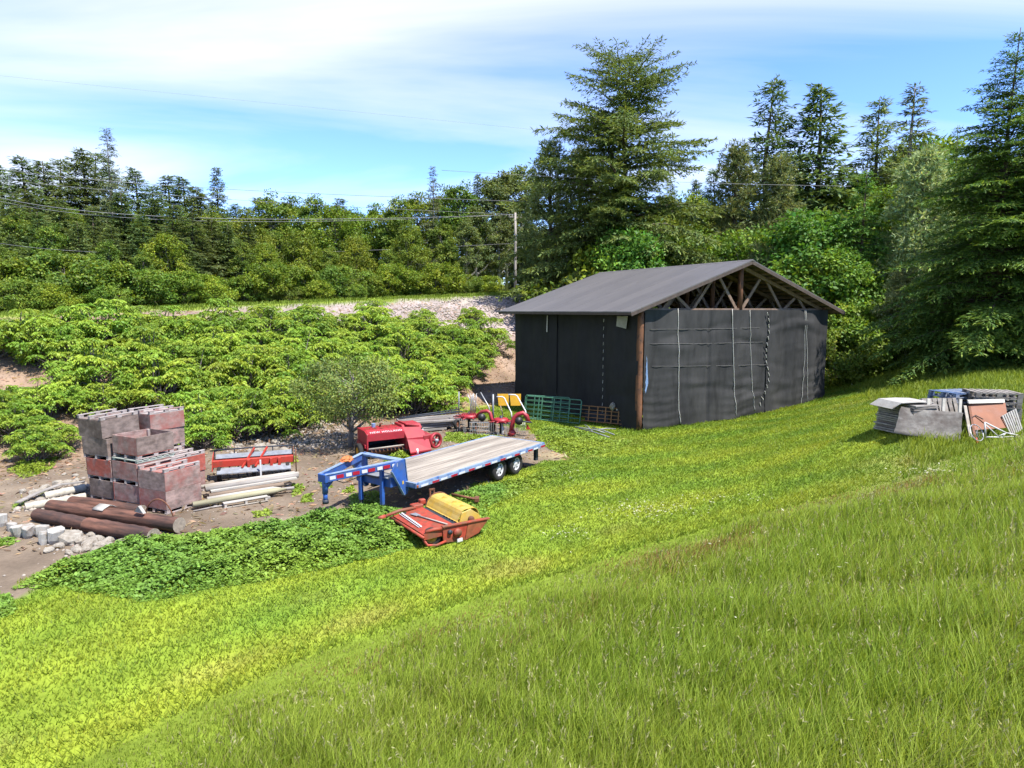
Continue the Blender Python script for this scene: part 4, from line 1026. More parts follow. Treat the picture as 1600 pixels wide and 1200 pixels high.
# reel: half-round shell plus bats on a shaft
rc_y, rc_z, rr = 0.52, 0.50, 0.43
shell = MB(); nA = 14; xa, xb = -1.08, 0.86
for i in range(nA):
    a = math.radians(28 + (185 - 28) * i / (nA - 1)); cr = rr * (1 + 0.05 * math.cos(a * 6))
    for x in (xa, xb): shell.v.append((x, rc_y + cr * math.cos(a), rc_z + cr * math.sin(a)))
for i in range(nA - 1): shell.f.append((2 * i, 2 * i + 1, 2 * i + 3, 2 * i + 2))
so = shell.build("reel_shield", MAT["mower_yellow"], mo, False); sm_ = so.modifiers.new("thick", "SOLIDIFY"); sm_.thickness = 0.015
for x in (-0.55, 0.05, 0.55):
    MB().prism([(x, rc_y - 0.36, rc_z + 0.16), (x, rc_y - 0.10, rc_z + 0.47), (x, rc_y + 0.12, rc_z + 0.38), (x, rc_y - 0.12, rc_z + 0.30)], (0.03, 0, 0)).build("rib", MAT["mower_yellow"], mo)
    MB().prism([(x - 0.02, rc_y - 0.36, rc_z + 0.17), (x - 0.3, rc_y - 0.30, rc_z + 0.25), (x, rc_y - 0.12, rc_z + 0.44)], (0.012, 0, 0.012)).build("fold", MAT["mower_yellow"], mo)
ed = MB(); pts = [(xa - 0.03, rc_y + 0.44 * math.cos(math.radians(a)), rc_z + 0.44 * math.sin(math.radians(a))) for a in range(0, 201, 20)]; ed.prism(pts, (0.03, 0, 0)); ed.build("reel_end_disc", MAT["mower_yellow"], mo)
MB().tube([(xa - 0.015, rc_y + 0.45 * math.cos(math.radians(a)), rc_z + 0.45 * math.sin(math.radians(a))) for a in range(0, 201, 10)], 0.022, 6).build("reel_end_rim", MAT["rust"], mo, True)
ne = MB(); ne.prism([(0.88, rc_y - 0.42, rc_z - 0.05), (0.88, rc_y - 0.30, rc_z + 0.34), (0.88, rc_y + 0.02, rc_z + 0.40), (0.88, rc_y + 0.30, rc_z + 0.20), (0.88, rc_y + 0.44, rc_z - 0.05)], (0.05, 0, 0)); ne.build("reel_end_plate", MAT["mower_yellow"], mo, False, 0.006)
MB().tube([(0.90, rc_y, rc_z + 0.10), (1.0, rc_y, rc_z + 0.10)], 0.10, 12).build("reel_hub", MAT["rust"], mo, True)
MB().tube([(xa, rc_y, rc_z), (0.9, rc_y, rc_z)], 0.04, 8).build("reel_shaft", MAT["rust"], mo, True)
for k in range(5):
    a = 2 * math.pi * k / 5; MB().beam((xa + 0.05, rc_y + 0.28 * math.cos(a), rc_z + 0.28 * math.sin(a)), (xb - 0.03, rc_y + 0.28 * math.cos(a), rc_z + 0.28 * math.sin(a)), 0.06, 0.03).build("bat", MAT["mower_yellow"], mo)
MB().box((-0.05, 0.70, 0.14), (2.0, 0.12, 0.05)).build("cutter_bar", MAT["rust"], mo)
MB().prism([(1.02, -0.50, 0.10), (1.02, 0.22, 0.03), (1.02, 0.34, 0.56), (1.02, -0.20, 0.62), (1.02, -0.52, 0.52)], (0.05, 0, 0)).build("end_panel", MAT["mower_red"], mo, False, 0.006)
MB().prism([(1.03, 0.23, 0.03), (1.03, 0.72, 0.16), (1.03, 1.06, 0.50), (1.03, 0.35, 0.56)], (0.05, 0, 0)).build("end_divider", MAT["mower_rust"], mo, False, 0.006)
MB().beam((1.06, -0.55, 0.60), (1.06, 1.10, 0.55), 0.12, 0.05).build("end_rail", MAT["mower_red"], mo, False, 0.008)
MB().tube([(1.06, -0.05, 0.34), (1.16, -0.05, 0.34)], 0.13, 12).build("pulley", MAT["mower_red"], mo, True)
MB().tube([(1.06, -0.30, 0.40), (1.14, -0.30, 0.40)], 0.07, 10).build("small_pulley", MAT["dark_steel"], mo, True)
MB().box((1.12, 0.02, 0.10), (0.04, 0.18, 0.10)).build("white_tag", MAT["white_paint"], mo)
wheel(mo, (0.82, -0.78, 0.27), (0.95, -0.3, 0.0), 0.28, 0.17, "rim_yellow", 1)
MB().tube([(1.05, -0.45, 0.55), (1.02, -0.80, 0.56), (0.98, -1.05, 0.52)], 0.055, 8).build("wheel_arm", MAT["mower_red"], mo, True)
MB().tube([(1.06, -0.42, 0.14), (1.10, -0.75, 0.10), (1.05, -1.02, 0.14), (0.95, -1.10, 0.30)], 0.04, 8).build("wheel_guard", MAT["mower_red"], mo, True)
wheel(mo, (-0.95, -0.78, 0.27), (1, 0, 0), 0.28, 0.17, "rim_yellow", -1)
MB().tube([(-1.0, -0.35, 0.62), (-1.05, -0.9, 0.60), (-1.0, -1.45, 0.52)], [0.05, 0.06, 0.05], 8).build("lift_cylinder", MAT["mower_red"], mo, True)
MB().tube([(-1.02, -1.40, 0.52), (-1.0, -1.62, 0.50)], 0.07, 8).build("cylinder_cap", MAT["mower_red"], mo, True)
MB().box((-1.12, -0.25, 0.62), (0.30, 0.36, 0.14)).build("gear_box", MAT["mower_red"], mo, False, 0.02)
MB().box((-1.18, -0.02, 0.72), (0.16, 0.20, 0.16)).build("gear_cap", MAT["mower_red"], mo, False, 0.02)
for y in (0.30, 0.44): MB().box((-1.22, y, 0.92), (0.05, 0.05, 0.26)).build("lift_lug", MAT["rust"], mo)
MB().box((-1.22, 0.37, 1.05), (0.05, 0.20, 0.05)).build("lug_cross", MAT["rust"], mo)
a, b = G(706, 787), G(745, 790)
o = thing("rusty_bar", "rusty hitch bar lying in the weeds behind the yellow reel", "bar", a, 0)
m = MB(); m.tube([(0, 0, 0.28), tuple(b - a + Vector((0, 0, 0.18)))], 0.035, 7); m.build("shaft", MAT["rust"], o, True)
m = MB(); m.tube([(0, 0.15, 0.2), tuple(b - a + Vector((0, 0.12, 0.16)))], 0.03, 7); m.build("shaft", MAT["rust"], o, True)
MB().box(tuple(b - a + Vector((0, 0.06, 0.17))), (0.12, 0.25, 0.1)).build("hitch_plate", MAT["rust"], o)

# ------------------------------------------------------------------ red baler
bz = float(hgt(-4.4, 24)); BAO = Vector((-5.32, 23.1, bz)); b_rz = math.radians(31)
ba = thing("hay_baler", "bright red square hay baler with a yellow wheel beside the small tree", "farm implement", BAO, b_rz)
RED = "baler_red"
MB().prism([(-0.05, -0.12, 0.42), (-0.05, 0.12, 0.20), (-0.05, 0.95, 0.30), (-0.05, 1.0, 1.08), (-0.05, 0.15, 1.08), (-0.05, -0.12, 0.98)], (0.06, 0, 0)).build("end_panel", MAT[RED], ba, False, 0.01)
MB().prism([(-0.11, -0.06, 0.46), (-0.11, 0.9, 0.5), (-0.11, 0.9, 0.62), (-0.11, -0.06, 0.60)], (0.06, 0, 0)).build("end_rib", MAT[RED], ba, False, 0.008)
tp = MB(); tp.prism([(0.01, -0.10, 0.98), (1.42, -0.10, 0.98), (1.42, 0.16, 1.10), (0.01, 0.16, 1.10)], (0, 0.01, -0.03)); tp = tp.build("top_slope", MAT[RED], ba)
MB().prism([(0.01, -0.10, 0.72), (1.42, -0.10, 0.72), (1.42, -0.10, 0.975), (0.01, -0.10, 0.975)], (0, 0.03, 0)).build("upper_panel", MAT[RED], ba)
MB().box((0.72, 0.58, 1.06), (1.40, 0.80, 0.03)).build("top_panel", MAT[RED], ba)
MB().box((0.72, 0.96, 0.70), (1.40, 0.04, 0.72)).build("back_panel", MAT["dark_steel"], ba)
MB().box((0.72, 0.42, 0.36), (1.40, 1.0, 0.05)).build("chamber_floor", MAT["dark_steel"], ba)
for k in range(9): MB().tube([(0.12 + k * 0.15, -0.10, 0.40), (0.12 + k * 0.15, -0.2, 0.32), (0.12 + k * 0.15, -0.08, 0.22)], 0.012, 4).build("pickup_tine", MAT["rust"], ba)
MB().tube([(0.02, -0.12, 0.44), (1.40, -0.12, 0.46)], 0.025, 6).build("pickup_rail", MAT["pale_wood"], ba, True)
MB().tube([(0.05, 0.1, 0.30), (1.4, 0.1, 0.30)], 0.13, 10).build("pickup_drum", MAT["rust"], ba, True)
bx = MB(); bx.prism([(1.43, -0.30, 0.30), (1.43, 1.0, 0.30), (1.43, 1.0, 1.16), (1.43, 0.25, 1.16), (1.43, -0.30, 0.74)], (0.78, 0, 0)); bx.build("bale_chamber", MAT[RED], ba, False, 0.015)
bx = MB(); bx.prism([(1.55, 0.10, 1.163), (2.12, 0.10, 1.05), (2.12, 0.95, 1.05), (1.55, 0.95, 1.163)], (0, 0, 0.06)); bx.build("hood", MAT[RED], ba, False, 0.012)
bx = MB(); bx.prism([(2.10, -0.34, 0.36), (2.50, -0.22, 0.36), (2.50, 0.5, 0.36), (2.10, 0.6, 0.36)], (0, 0, 0.42)); bx.build("gear_housing", MAT[RED], ba, False, 0.03)
fh = MB(); fh.prism([(1.44, -0.62, 0.24), (2.35, -0.48, 0.24), (2.35, -0.30, 0.62), (1.44, -0.31, 0.70)], (0, 0.01, -0.06)); fh.build("front_shroud", MAT[RED], ba, False, 0.01)
pl = MB().prism([(2.14, -0.02, 0.80), (2.14, 0.30, 0.80), (2.14, 0.30, 1.02), (2.14, -0.02, 1.02)], (0.09, 0, 0)).build("control_box", MAT["black"], ba, False, 0.01)
MB().box((2.19, -0.025, 0.955), (0.07, 0.008, 0.06)).build("box_label", MAT["white_paint"], pl)
MB().box((1.86, -0.75, 0.12), (0.80, 0.45, 0.03)).build("step_plate", MAT[RED], ba, False, 0.006)
MB().tube([(1.75, -0.55, 0.14), (1.75, -0.50, 0.34)], 0.05, 8).build("step_stand", MAT["white_paint"], ba, True)
fw = MB(); fw.ring((2.62, -0.25, 0.52), (0.35, -0.94, 0), 0.22, 0.31, 0.14, 28); fw = fw.build("flywheel", MAT[RED], ba, True)
c_ = Vector((2.62, -0.25, 0.52)); axw = Vector((0.35, -0.94, 0)).normalized(); u_ = axw.cross(Vector((0, 0, 1))).normalized()
for k in range(4):
    a = k * math.pi / 2 + 0.4; d_ = u_ * math.cos(a) + Vector((0, 0, 1)) * math.sin(a); MB().beam(c_ + d_ * 0.05, c_ + d_ * 0.24, 0.07, 0.05, axw).build("spoke", MAT[RED], fw)
MB().tube([c_ - axw * 0.2, c_ + axw * 0.12], 0.07, 12).build("flywheel_hub", MAT["galv"], fw, True)
wheel(ba, (-0.24, 0.22, 0.31), (1, 0, 0), 0.31, 0.16, "rim_yellow", -1)
wheel(ba, (2.25, 0.75, 0.31), (1, 0, 0), 0.31, 0.18, "rim_yellow", 1)
for k in range(10): MB().box((0.15 + 0.13 * k, 0.45 + 0.3 * math.sin(k * 3), 1.085), (0.16, 0.05, 0.02), Matrix.Rotation(k * 1.3, 3, "Z")).build("rusty_scrap", MAT["rust"], ba)
fc = bpy.data.curves.new("lettering", "FONT"); fc.body = "NEW HOLLAND"; fc.size = 0.155; fc.extrude = 0.002; fc.align_x = "CENTER"; fc.space_character = 1.15
fc.materials.append(MAT["white_paint"]); ft = bpy.data.objects.new("lettering_curve", fc); col.objects.link(ft)
bpy.context.view_layer.update(); fme = bpy.data.meshes.new_from_object(ft.evaluated_get(bpy.context.evaluated_depsgraph_get()))
bpy.data.objects.remove(ft); fo = link(bpy.data.objects.new("lettering", fme), tp)
fo.location = (0.73, -0.075, 1.000); fo.rotation_euler = (math.radians(25), 0, 0)
bl = link(bpy.data.objects.new("paint_can", MB().tube([(0, 0, 0), (0, 0, 0.15)], 0.075, 12).mesh("paint_can", MAT["tarp_blue"], False, 0.006))); bl.location = BAO + Vector((0.05, 0.9, 1.075)); tag(bl, "small blue can standing on top of the red baler", "can")
bl = link(bpy.data.objects.new("small_part", MB().tube([(0, 0, 0), (0.02, 0, 0.12), (0.10, 0, 0.14)], 0.04, 8).mesh("small_part", MAT["rust"], True))); bl.location = BAO + Vector((0.27, 1.0, 1.075)); tag(bl, "small rusty fitting beside the blue can on the baler", "fitting")

# ------------------------------------------------------------------ weathered lumber stack behind the baler
la, lb_ = Vector((-4.95, 28.3, 0)), Vector((-2.75, 29.35, 0)); ld = (lb_ - la).normalized(); lrz = math.atan2(ld.y, ld.x); ln_ = Vector((-ld.y, ld.x, 0))
for lay in range(4):
    for k in range(4):
        off = k * 0.33 + random.uniform(-.04, .04); p = la + ln_ * off + ld * random.uniform(-0.25, 0.25)
        L_ = random.uniform(2.2, 2.8) + (0.8 if lay == 3 else 0)
        o = MB().box((L_ / 2, 0, 0), (L_, 0.27, 0.09)).build("weathered_board", MAT["grey_wood"], None, False, 0.006)
        o.location = (p.x, p.y, float(hgt(p.x, p.y)) + 0.10 + lay * 0.125); o.rotation_euler = (0, 0, lrz + random.uniform(-.04, .04))
        tag(o, "grey weathered board in the lumber stack behind the baler", "board", "lumber stack")
for k in (0.4, 1.9):
    p = la + ld * k; o = MB().box((0, 0.5, 0.03), (0.1, 1.3, 0.06)).build("bearer", MAT["brown_wood"]); o.location = (p.x, p.y, float(hgt(p.x, p.y))); o.rotation_euler = (0, 0, lrz)
    tag(o, "%s bearer under the weathered lumber stack" % ("left" if k < 1 else "right"), "timber")
for k, (dx, r_) in enumerate(((0.0, 0.10), (0.12, -0.05), (0.3, 0.14))):
    p = la + ld * dx + ln_ * (0.5 + 0.2 * k); o = MB().tube([(0, 0, 0), (3.0, 0, 0.12)], 0.03, 6).build("dark_pipe", MAT["dark_steel"], None, True)
    o.location = (p.x, p.y, float(hgt(p.x, p.y)) + 0.60); o.rotation_euler = (0, 0, lrz + r_); tag(o, "dark thin pipe lying on the weathered lumber stack", "pipe", "pipes on the lumber")

# ------------------------------------------------------------------ hay rake: two rotors, arched arms, tines and yellow guards
RY = 28.6
ro = thing("hay_rake", "red rotary hay rake with folded tines and yellow guard panels behind the trailer", "farm implement", GY(770, RY), 0)
def wp(px, py, Y, o=ro): return at_depth(px, py, Y) - o.location
def tb(pts, r, name, mat, sm=True, n=7, parent=ro): return MB().tube([wp(*p) for p in pts], r, n).build(name, MAT[mat], parent, sm)
gz = lambda px, Y: None
for (cx, cy, Y, half) in ((733, 650, RY + 0.2, 0.75), (783, 656.5, RY - 0.5, 0.6)):
    c = wp(cx, cy, Y)
    rot_ = bpy.data.objects.new("rotor", None); rot_.empty_display_size = 0.1; link(rot_, ro)
    MB().tube([c + Vector((0, 0, -0.07)), c + Vector((0, 0, 0.09))], [half * 0.62, half * 0.50], 14).build("rotor_cover", MAT["baler_red"], rot_, True)
    MB().tube([c + Vector((0, 0, -0.55)), c + Vector((0, 0, 0.2))], 0.07, 8).build("rotor_shaft", MAT["dark_steel"], rot_, True)
    for k in range(9):
        a = 2 * math.pi * k / 9 + 0.2; e = c + Vector((math.cos(a) * half, math.sin(a) * half, -0.04))
        arm = MB().tube([c + Vector((0, 0, -0.02)), e], 0.025, 6).build("tine_arm", MAT["baler_red"], rot_, True)
        for j in (0, 1, 2):
            q = c.lerp(e, 0.68 + 0.16 * j); MB().tube([q, q + Vector((0.02, 0, -0.42)), q + Vector((0.07 * math.cos(a + 1.5), 0.07 * math.sin(a + 1.5), -0.58))], 0.009, 4).build("tine", MAT["silver"], arm)
tb([(745, 651, RY - .2), (752, 643.5, RY - .3), (761, 642, RY - .35), (765.5, 645, RY - .4), (768, 655, RY - .4), (771, 659, RY - .4)], 0.085, "arched_arm", "baler_red")
tb([(798, 678, RY - .9), (800.5, 663, RY - .9), (803, 653, RY - .9), (809, 647.5, RY - .9), (817, 645, RY - .9), (823, 650, RY - .9), (826, 660, RY - .9)], 0.10, "arched_arm", "baler_red")
MB().tube([wp(798, 674, RY - .9), wp(802, 680, RY - .95)], 0.17, 10).build("gear_box", MAT["baler_red"], ro, True)
for (x, y, Y) in ((752, 652, RY - .5), (810, 657.5, RY - 1.05)):
    MB().tube([wp(x, y, Y), wp(x + 1.5, y + .5, Y - 0.15)], 0.17, 14).build("guard_cone", MAT["black"], ro, True)
tb([(812, 658, RY - 1.1), (831, 660, RY - 1.1)], 0.03, "drive_shaft", "dark_steel")
MB().prism([wp(823, 662, RY - .9), wp(829, 671, RY - .9), wp(822, 671, RY - .9)], (0, 0.08, 0)).build("warning_triangle", MAT["drill_red"], ro)
for x in (808, 811, 814, 817, 820): tb([(x, 660, RY - 1.0), (x, 675, RY - 1.0), (x + 1, 678, RY - 1.0)], 0.012, "tine", "silver", n=4)
for i, x in enumerate((736, 738, 740, 742, 734)):
    tb([(x, 648, RY), (x + (i - 2) * 1.0, 626, RY + 0.1), (x + (i - 2) * 2.6, 615, RY + 0.1)], 0.012, "folded_tine", "silver", n=4)
    tb([(x + 1, 648, RY + .3), (x + 1 + (i - 2) * 0.8, 624, RY + 0.4), (x + (i - 2) * 3.0, 618, RY + 0.4)], 0.012, "folded_tine", "silver", n=4)
for x0 in (777, 796):
    m = MB(); m.prism([wp(x0, 615.5, RY + .4), wp(x0 + 18, 615.5, RY + .4), wp(x0 + 17.5, 634, RY + .3), wp(x0 + 2, 634, RY + .3)], (0, 0.025, 0)); m.build("guard_panel", MAT["yellow_panel"], ro, False, 0.008)
tb([(776, 620, RY), (785, 620, RY), (788, 622, RY), (799, 645, RY - .2), (799.5, 652, RY - .3)], 0.03, "guard_bow", "white_paint")
tb([(794, 616.5, RY), (805, 617, RY), (808, 619, RY), (821, 642, RY - .4), (822, 647, RY - .5)], 0.03, "guard_bow", "white_paint")
tb([(751, 613, RY + .3), (764, 636, RY + .1), (765, 643, RY)], 0.025, "guard_bow", "silver")
tb([(782, 634, RY + .3), (786, 650, RY)], 0.025, "panel_stay", "brown_wood"); tb([(735, 618, RY + .4), (750, 640, RY + .2)], 0.012, "panel_stay", "silver")
tb([(770.5, 616, RY + .5), (770.5, 655, RY + .4)], 0.045, "upright", "galv"); tb([(717, 612, RY + .6), (717, 648, RY + .6)], 0.03, "upright", "galv")
tb([(712, 650, RY + .2), (733, 651, RY)], 0.04, "frame_bar", "baler_red"); tb([(735, 659, RY - .1), (775, 661, RY - .4), (800, 662, RY - .7)], 0.03, "frame_bar", "galv")
tb([(783, 660, RY - .5), (785.5, 668, RY - .55), (785, 684, RY - .6)], 0.06, "stand_leg", "white_paint")
wheel(ro, wp(713.5, 662.5, RY - .1), (0.9, -0.4, 0), 0.22, 0.14, "rust", 1); wheel(ro, wp(742, 667, RY + .2), (0.9, -0.4, 0), 0.2, 0.14, "rust", 1); wheel(ro, wp(769, 668, RY - .5), (0.9, -0.4, 0), 0.2, 0.14, "rust", 1)
for k in range(12):
    x = 714 + k * 2.9; tb([(x, 648.5, RY - .15), (x + .3, 644.8, RY - .15)], 0.012, "spike", "baler_red", n=4)
# wire basket in front of the left rotor
wb = thing("wire_basket", "tangled wire basket standing in front of the hay rake's left rotor", "basket", GY(745, RY - 0.9), 0)
for k in range(9): MB().tube([wp(734 + 3.6 * k, 660, RY - .9, wb), wp(735 + 3.6 * k, 679, RY - .9, wb)], 0.009, 4).build("wire", MAT["silver"], wb)
for y in (660, 666, 672, 678): MB().tube([wp(733.5, y, RY - .9, wb), wp(764, y + .5, RY - .9, wb)], 0.009, 4).build("wire", MAT["silver"], wb)

# ------------------------------------------------------------------ farm gates and clutter by the barn wall
def gate(name, label, a, b, h, rails, bars, r, mat, tilt=0.18, lift=0.05):
    a, b = Vector(a), Vector(b); za, zb = float(hgt(a.x, a.y)), float(hgt(b.x, b.y))
    o = thing(name, label, "gate", (a.x, a.y, za), math.atan2(b.y - a.y, b.x - a.x)); Lg = (b - a).length; dz = (zb - za)
    def P(x, z): return Vector((x, z * tilt, z + lift + dz * x / Lg))
    fr = MB().tube([P(0.05, 0), P(0, 0.06), P(0, h - 0.06), P(0.06, h), P(Lg - 0.06, h), P(Lg, h - 0.06), P(Lg, 0.06), P(Lg - 0.05, 0)], r * 1.15, 7, closed=True).build("gate_frame", MAT[mat], o, True)
    for k in range(1, rails): MB().tube([P(0, h * k / rails), P(Lg, h * k / rails)], r, 6).build("rail", MAT[mat], o, True)
    for x in bars: MB().beam(P(x * Lg, -0.02) + Vector((0, -r, 0)), P(x * Lg, h + 0.01) + Vector((0, -r, 0)), 0.05, 0.016, (0, 1, 0)).build("upright_bar", MAT[mat], o)
    return o
gate("farm_gate", "green tubular farm gate propped behind a second one by the barn", (0.62, 32.6, 0), (2.80, 31.5, 0), 1.12, 5, (0.22, 0.62), 0.024, "gate_green")
gate("farm_gate", "front green tubular farm gate with flat uprights by the barn's dark wall", (0.66, 32.25, 0), (3.28, 30.62, 0), 1.12, 5, (0.24, 0.30, 0.52, 0.64, 0.80), 0.026, "gate_green")
gate("farm_gate", "low rusty barred gate leaning by the barn's corner", (3.32, 30.95, 0), (5.50, 29.60, 0), 0.72, 4, (0.18, 0.36, 0.52, 0.64, 0.78, 0.88), 0.020, "gate_rust", 0.15, 0.16)
pz = at_depth(958, 634, 30.0)
bm = bmesh.new(); bmesh.ops.create_icosphere(bm, subdivisions=3, radius=1)
for v in bm.verts:
    k = 1 + 0.22 * math.sin(v.co.x * 6 + 1) * math.cos(v.co.y * 5 + v.co.z * 7); v.co = Vector((v.co.x * 0.13 * k, v.co.y * 0.12 * k, v.co.z * 0.19 * k))
me = bpy.data.meshes.new("cloth_bundle"); bm.to_mesh(me); bm.free(); me.materials.append(MAT["rock"]); o = link(bpy.data.objects.new("cloth_bundle", me)); o.location = at_depth(957, 635, 30.15); tag(o, "crumpled off-white bundle perched on the rusty gate", "bundle")
o = MB().box((0, 0, 0), (0.62, 0.14, 0.07)).build("short_plank", MAT["pale_wood"], None, False, 0.005); o.location = at_depth(973, 641, 29.95); o.rotation_euler = (0, 0.06, -0.5); tag(o, "short yellowish plank lying on top of the rusty gate", "plank")
tag(MB().box((0, 0, 0.28), (2.2, 0.10, 0.50)).build("concrete_footing", MAT["dark_steel"]), "low dark board at the foot of the barn wall behind the rusty gate", "board").location = (4.55, 30.75, 0)
bpy.data.objects["concrete_footing"].rotation_euler = (0, 0, -0.6); bpy.data.objects["concrete_footing"].name = "base_board"
for k, ((x0, y0), (x1, y1)) in enumerate((((898, 669), (930, 674)), ((905, 672), (952, 685)), ((914, 667), (925, 675)), ((925, 672), (960, 681)), ((935, 676), (962, 672)), ((918, 676), (945, 678)))):
    a, b = G(x0, y0), G(x1, y1)
    o = MB().tube([(0, 0, 0.06 + 0.02 * k), tuple((b - a) * 0.5 + Vector((0, 0.05, 0.07 + 0.015 * k))), tuple(b - a + Vector((0, 0, 0.05)))], 0.025, 6).build("scrap_pipe", MAT["galv"], None, True); o.location = a
    tag(o, "grey scrap pipe lying on the grass by the barn corner", "pipe", "scrap pipes by the barn corner")

# ------------------------------------------------------------------ pallets, boards and bicycle on the right
def ghere(px, Y): return GY(px, Y)
def pallet(name, label, loc, rz, mat, w=1.2, d=1.0, rot=None, group=None, nslat=7):
    o = thing(name, label, "pallet", loc, rz, group, rot=rot)
    for y in (-d / 2 + 0.05, 0, d / 2 - 0.05):
        for x in (-w / 2 + 0.07, 0, w / 2 - 0.07): MB().box((x, y, 0.07), (0.14, 0.10, 0.085)).build("block", MAT[mat], o)
        MB().box((0, y, 0.0125), (w, 0.10, 0.02)).build("bottom_board", MAT[mat], o)
        MB().box((0, y, 0.1225), (w, 0.10, 0.02)).build("stringer", MAT[mat], o)
    for k in range(nslat): MB().box((-w / 2 + 0.06 + (w - 0.12) * k / (nslat - 1), 0, 0.144), (w / nslat * 0.72, d, 0.02)).build("slat", MAT[mat], o)
    return o
PG = G(1450, 688); 
def pile_pt(px, py, Y): return at_depth(px, py, Y)
YP = PG.y
# low stack of grey pallets carrying the blue ones, and the taller grey stack to the right
bq = GY(1500, YP + 2.3)
for k in range(4): pallet("grey_pallet", ("bottom", "second", "third", "top")[k] + " grey pallet of the stack under the blue pallets", (bq.x, bq.y, bq.z + 0.158 * k), 0.35 + random.uniform(-.04, .04), "pallet", 1.25, 1.1)
ztop = at_depth(1500, 617, bq.y).z
nb_ = 2
bzt = bq.z + 0.158 * 4
for k in range(2): pallet("blue_pallet", ("lower", "upper")[k] + " blue-painted pallet on top of the pile at right", (bq.x + 0.02 * k, bq.y - 0.05, bzt + 0.158 * k), 0.22 + 0.03 * k, "pallet_blue", 1.3, 1.0)
cq = GY(1556, YP + 1.5)
for k in range(7): pallet("grey_pallet", ("bottom", "second", "third", "fourth", "fifth", "sixth", "top")[k] + " grey pallet of the right-hand stack behind the orange plywood", (cq.x, cq.y, cq.z + 0.158 * k), -0.30 + random.uniform(-.05, .05), "pallet", 1.25, 1.05)
# stack of thin sheets at the left end, its layers seen on edge
sq = GY(1418, YP + 1.15)
for k in range(15):
    o = MB().box((0, 0, 0), (0.85 + 0.06 * random.random(), 1.3, 0.045)).build("sheet_board", MAT["grey_wood"], None, False, 0.004)
    o.location = (sq.x + random.uniform(-.03, .03) + 0.01 * k, sq.y + random.uniform(-.03, .03), sq.z + 0.03 + 0.062 * k); o.rotation_euler = (0, 0, 0.25 + random.uniform(-.04, .04))
    tag(o, "grey board in the layered stack behind the big plywood sheet", "board", "layered boards at the pile's left end")
zt_ = sq.z + 0.03 + 0.062 * 15 + 0.03
a = [Vector((sq.x - 0.85, sq.y + 0.25, float(hgt(sq.x - 0.85, sq.y + 0.25)) + 0.18)), Vector((sq.x - 0.52, sq.y + 0.12, zt_)), Vector((sq.x + 0.55, sq.y - 0.45, zt_)), Vector((0, 0, 0))]
m = MB(); fl = [(sq.x - 0.66, sq.y - 0.52, zt_ - 0.20), (sq.x - 0.44, sq.y - 0.62, zt_), (sq.x + 0.1, sq.y - 0.58, zt_ + 0.02), (sq.x + 0.6, sq.y - 0.5, zt_)]
for (x, y, z) in fl: m.v.append((x, y, z)); m.v.append((x - 0.12, y + 1.0, z - (0.06 if x < sq.x - 0.7 else 0)))
for k in range(3): m.f.append((2 * k, 2 * k + 2, 2 * k + 3, 2 * k + 1))
o = m.build("white_cover_sheet", MAT["white_block"]); q_ = o.modifiers.new("thick", "SOLIDIFY"); q_.thickness = 0.02
tag(o, "white sheet bent over the left end of the layered boards", "sheet")
# big plywood sheet leaning
c4 = [at_depth(1408, 636, YP + 0.55), at_depth(1505, 645, YP + 0.35), at_depth(1500, 691, YP - 0.12), at_depth(1397, 676, YP + 0.02)]
n_ = (c4[1] - c4[0]).cross(c4[3] - c4[0]).normalized()
m = MB(); nG = 8
for i in range(nG + 1):
    for j in range(nG + 1):
        s_, t_ = i / nG, j / nG; p = c4[0].lerp(c4[1], s_).lerp(c4[3].lerp(c4[2], s_), t_) + n_ * 0.05 * math.sin(s_ * 3.1) * math.sin(t_ * 2.5 + 0.4)
        if (i in (0, nG) or j in (0, nG)): p = p + Vector((random.uniform(-.02, .02), 0, random.uniform(-.02, .02)))
        m.v.append(tuple(p))
for i in range(nG):
    for j in range(nG): m.f.append((i * 9 + j, i * 9 + j + 1, (i + 1) * 9 + j + 1, (i + 1) * 9 + j))
o = m.build("plywood_sheet", MAT["plywood_grey"], None, True); q_ = o.modifiers.new("thick", "SOLIDIFY"); q_.thickness = 0.02; q_.offset = 0
tag(o, "large weathered grey plywood sheet leaning on the front of the pallet pile", "plywood")
# grey pallet standing on edge behind the plywood
pc = at_depth(1475, 636, YP + 1.0)
gp_ = GY(1475, YP + 1.15)
pallet("grey_pallet", "grey pallet leaning upright behind the big plywood sheet", (gp_.x, gp_.y, gp_.z + 0.45), 0, "pallet", 1.15, 1.0, rot=(math.radians(68), 0, 0.12))
for k, x in enumerate((1450, 1474, 1500)):
    p = at_depth(x, 634, YP + 0.62); o = MB().box((0, 0, 0), (0.09, 0.05, 0.42)).build("pale_batten", MAT["pale_slat"], None, False, 0.004); o.location = p; o.rotation_euler = (-0.25, 0.15, 0)
    tag(o, ("left", "middle", "right")[k] + " pale batten sticking up behind the big plywood sheet", "batten")
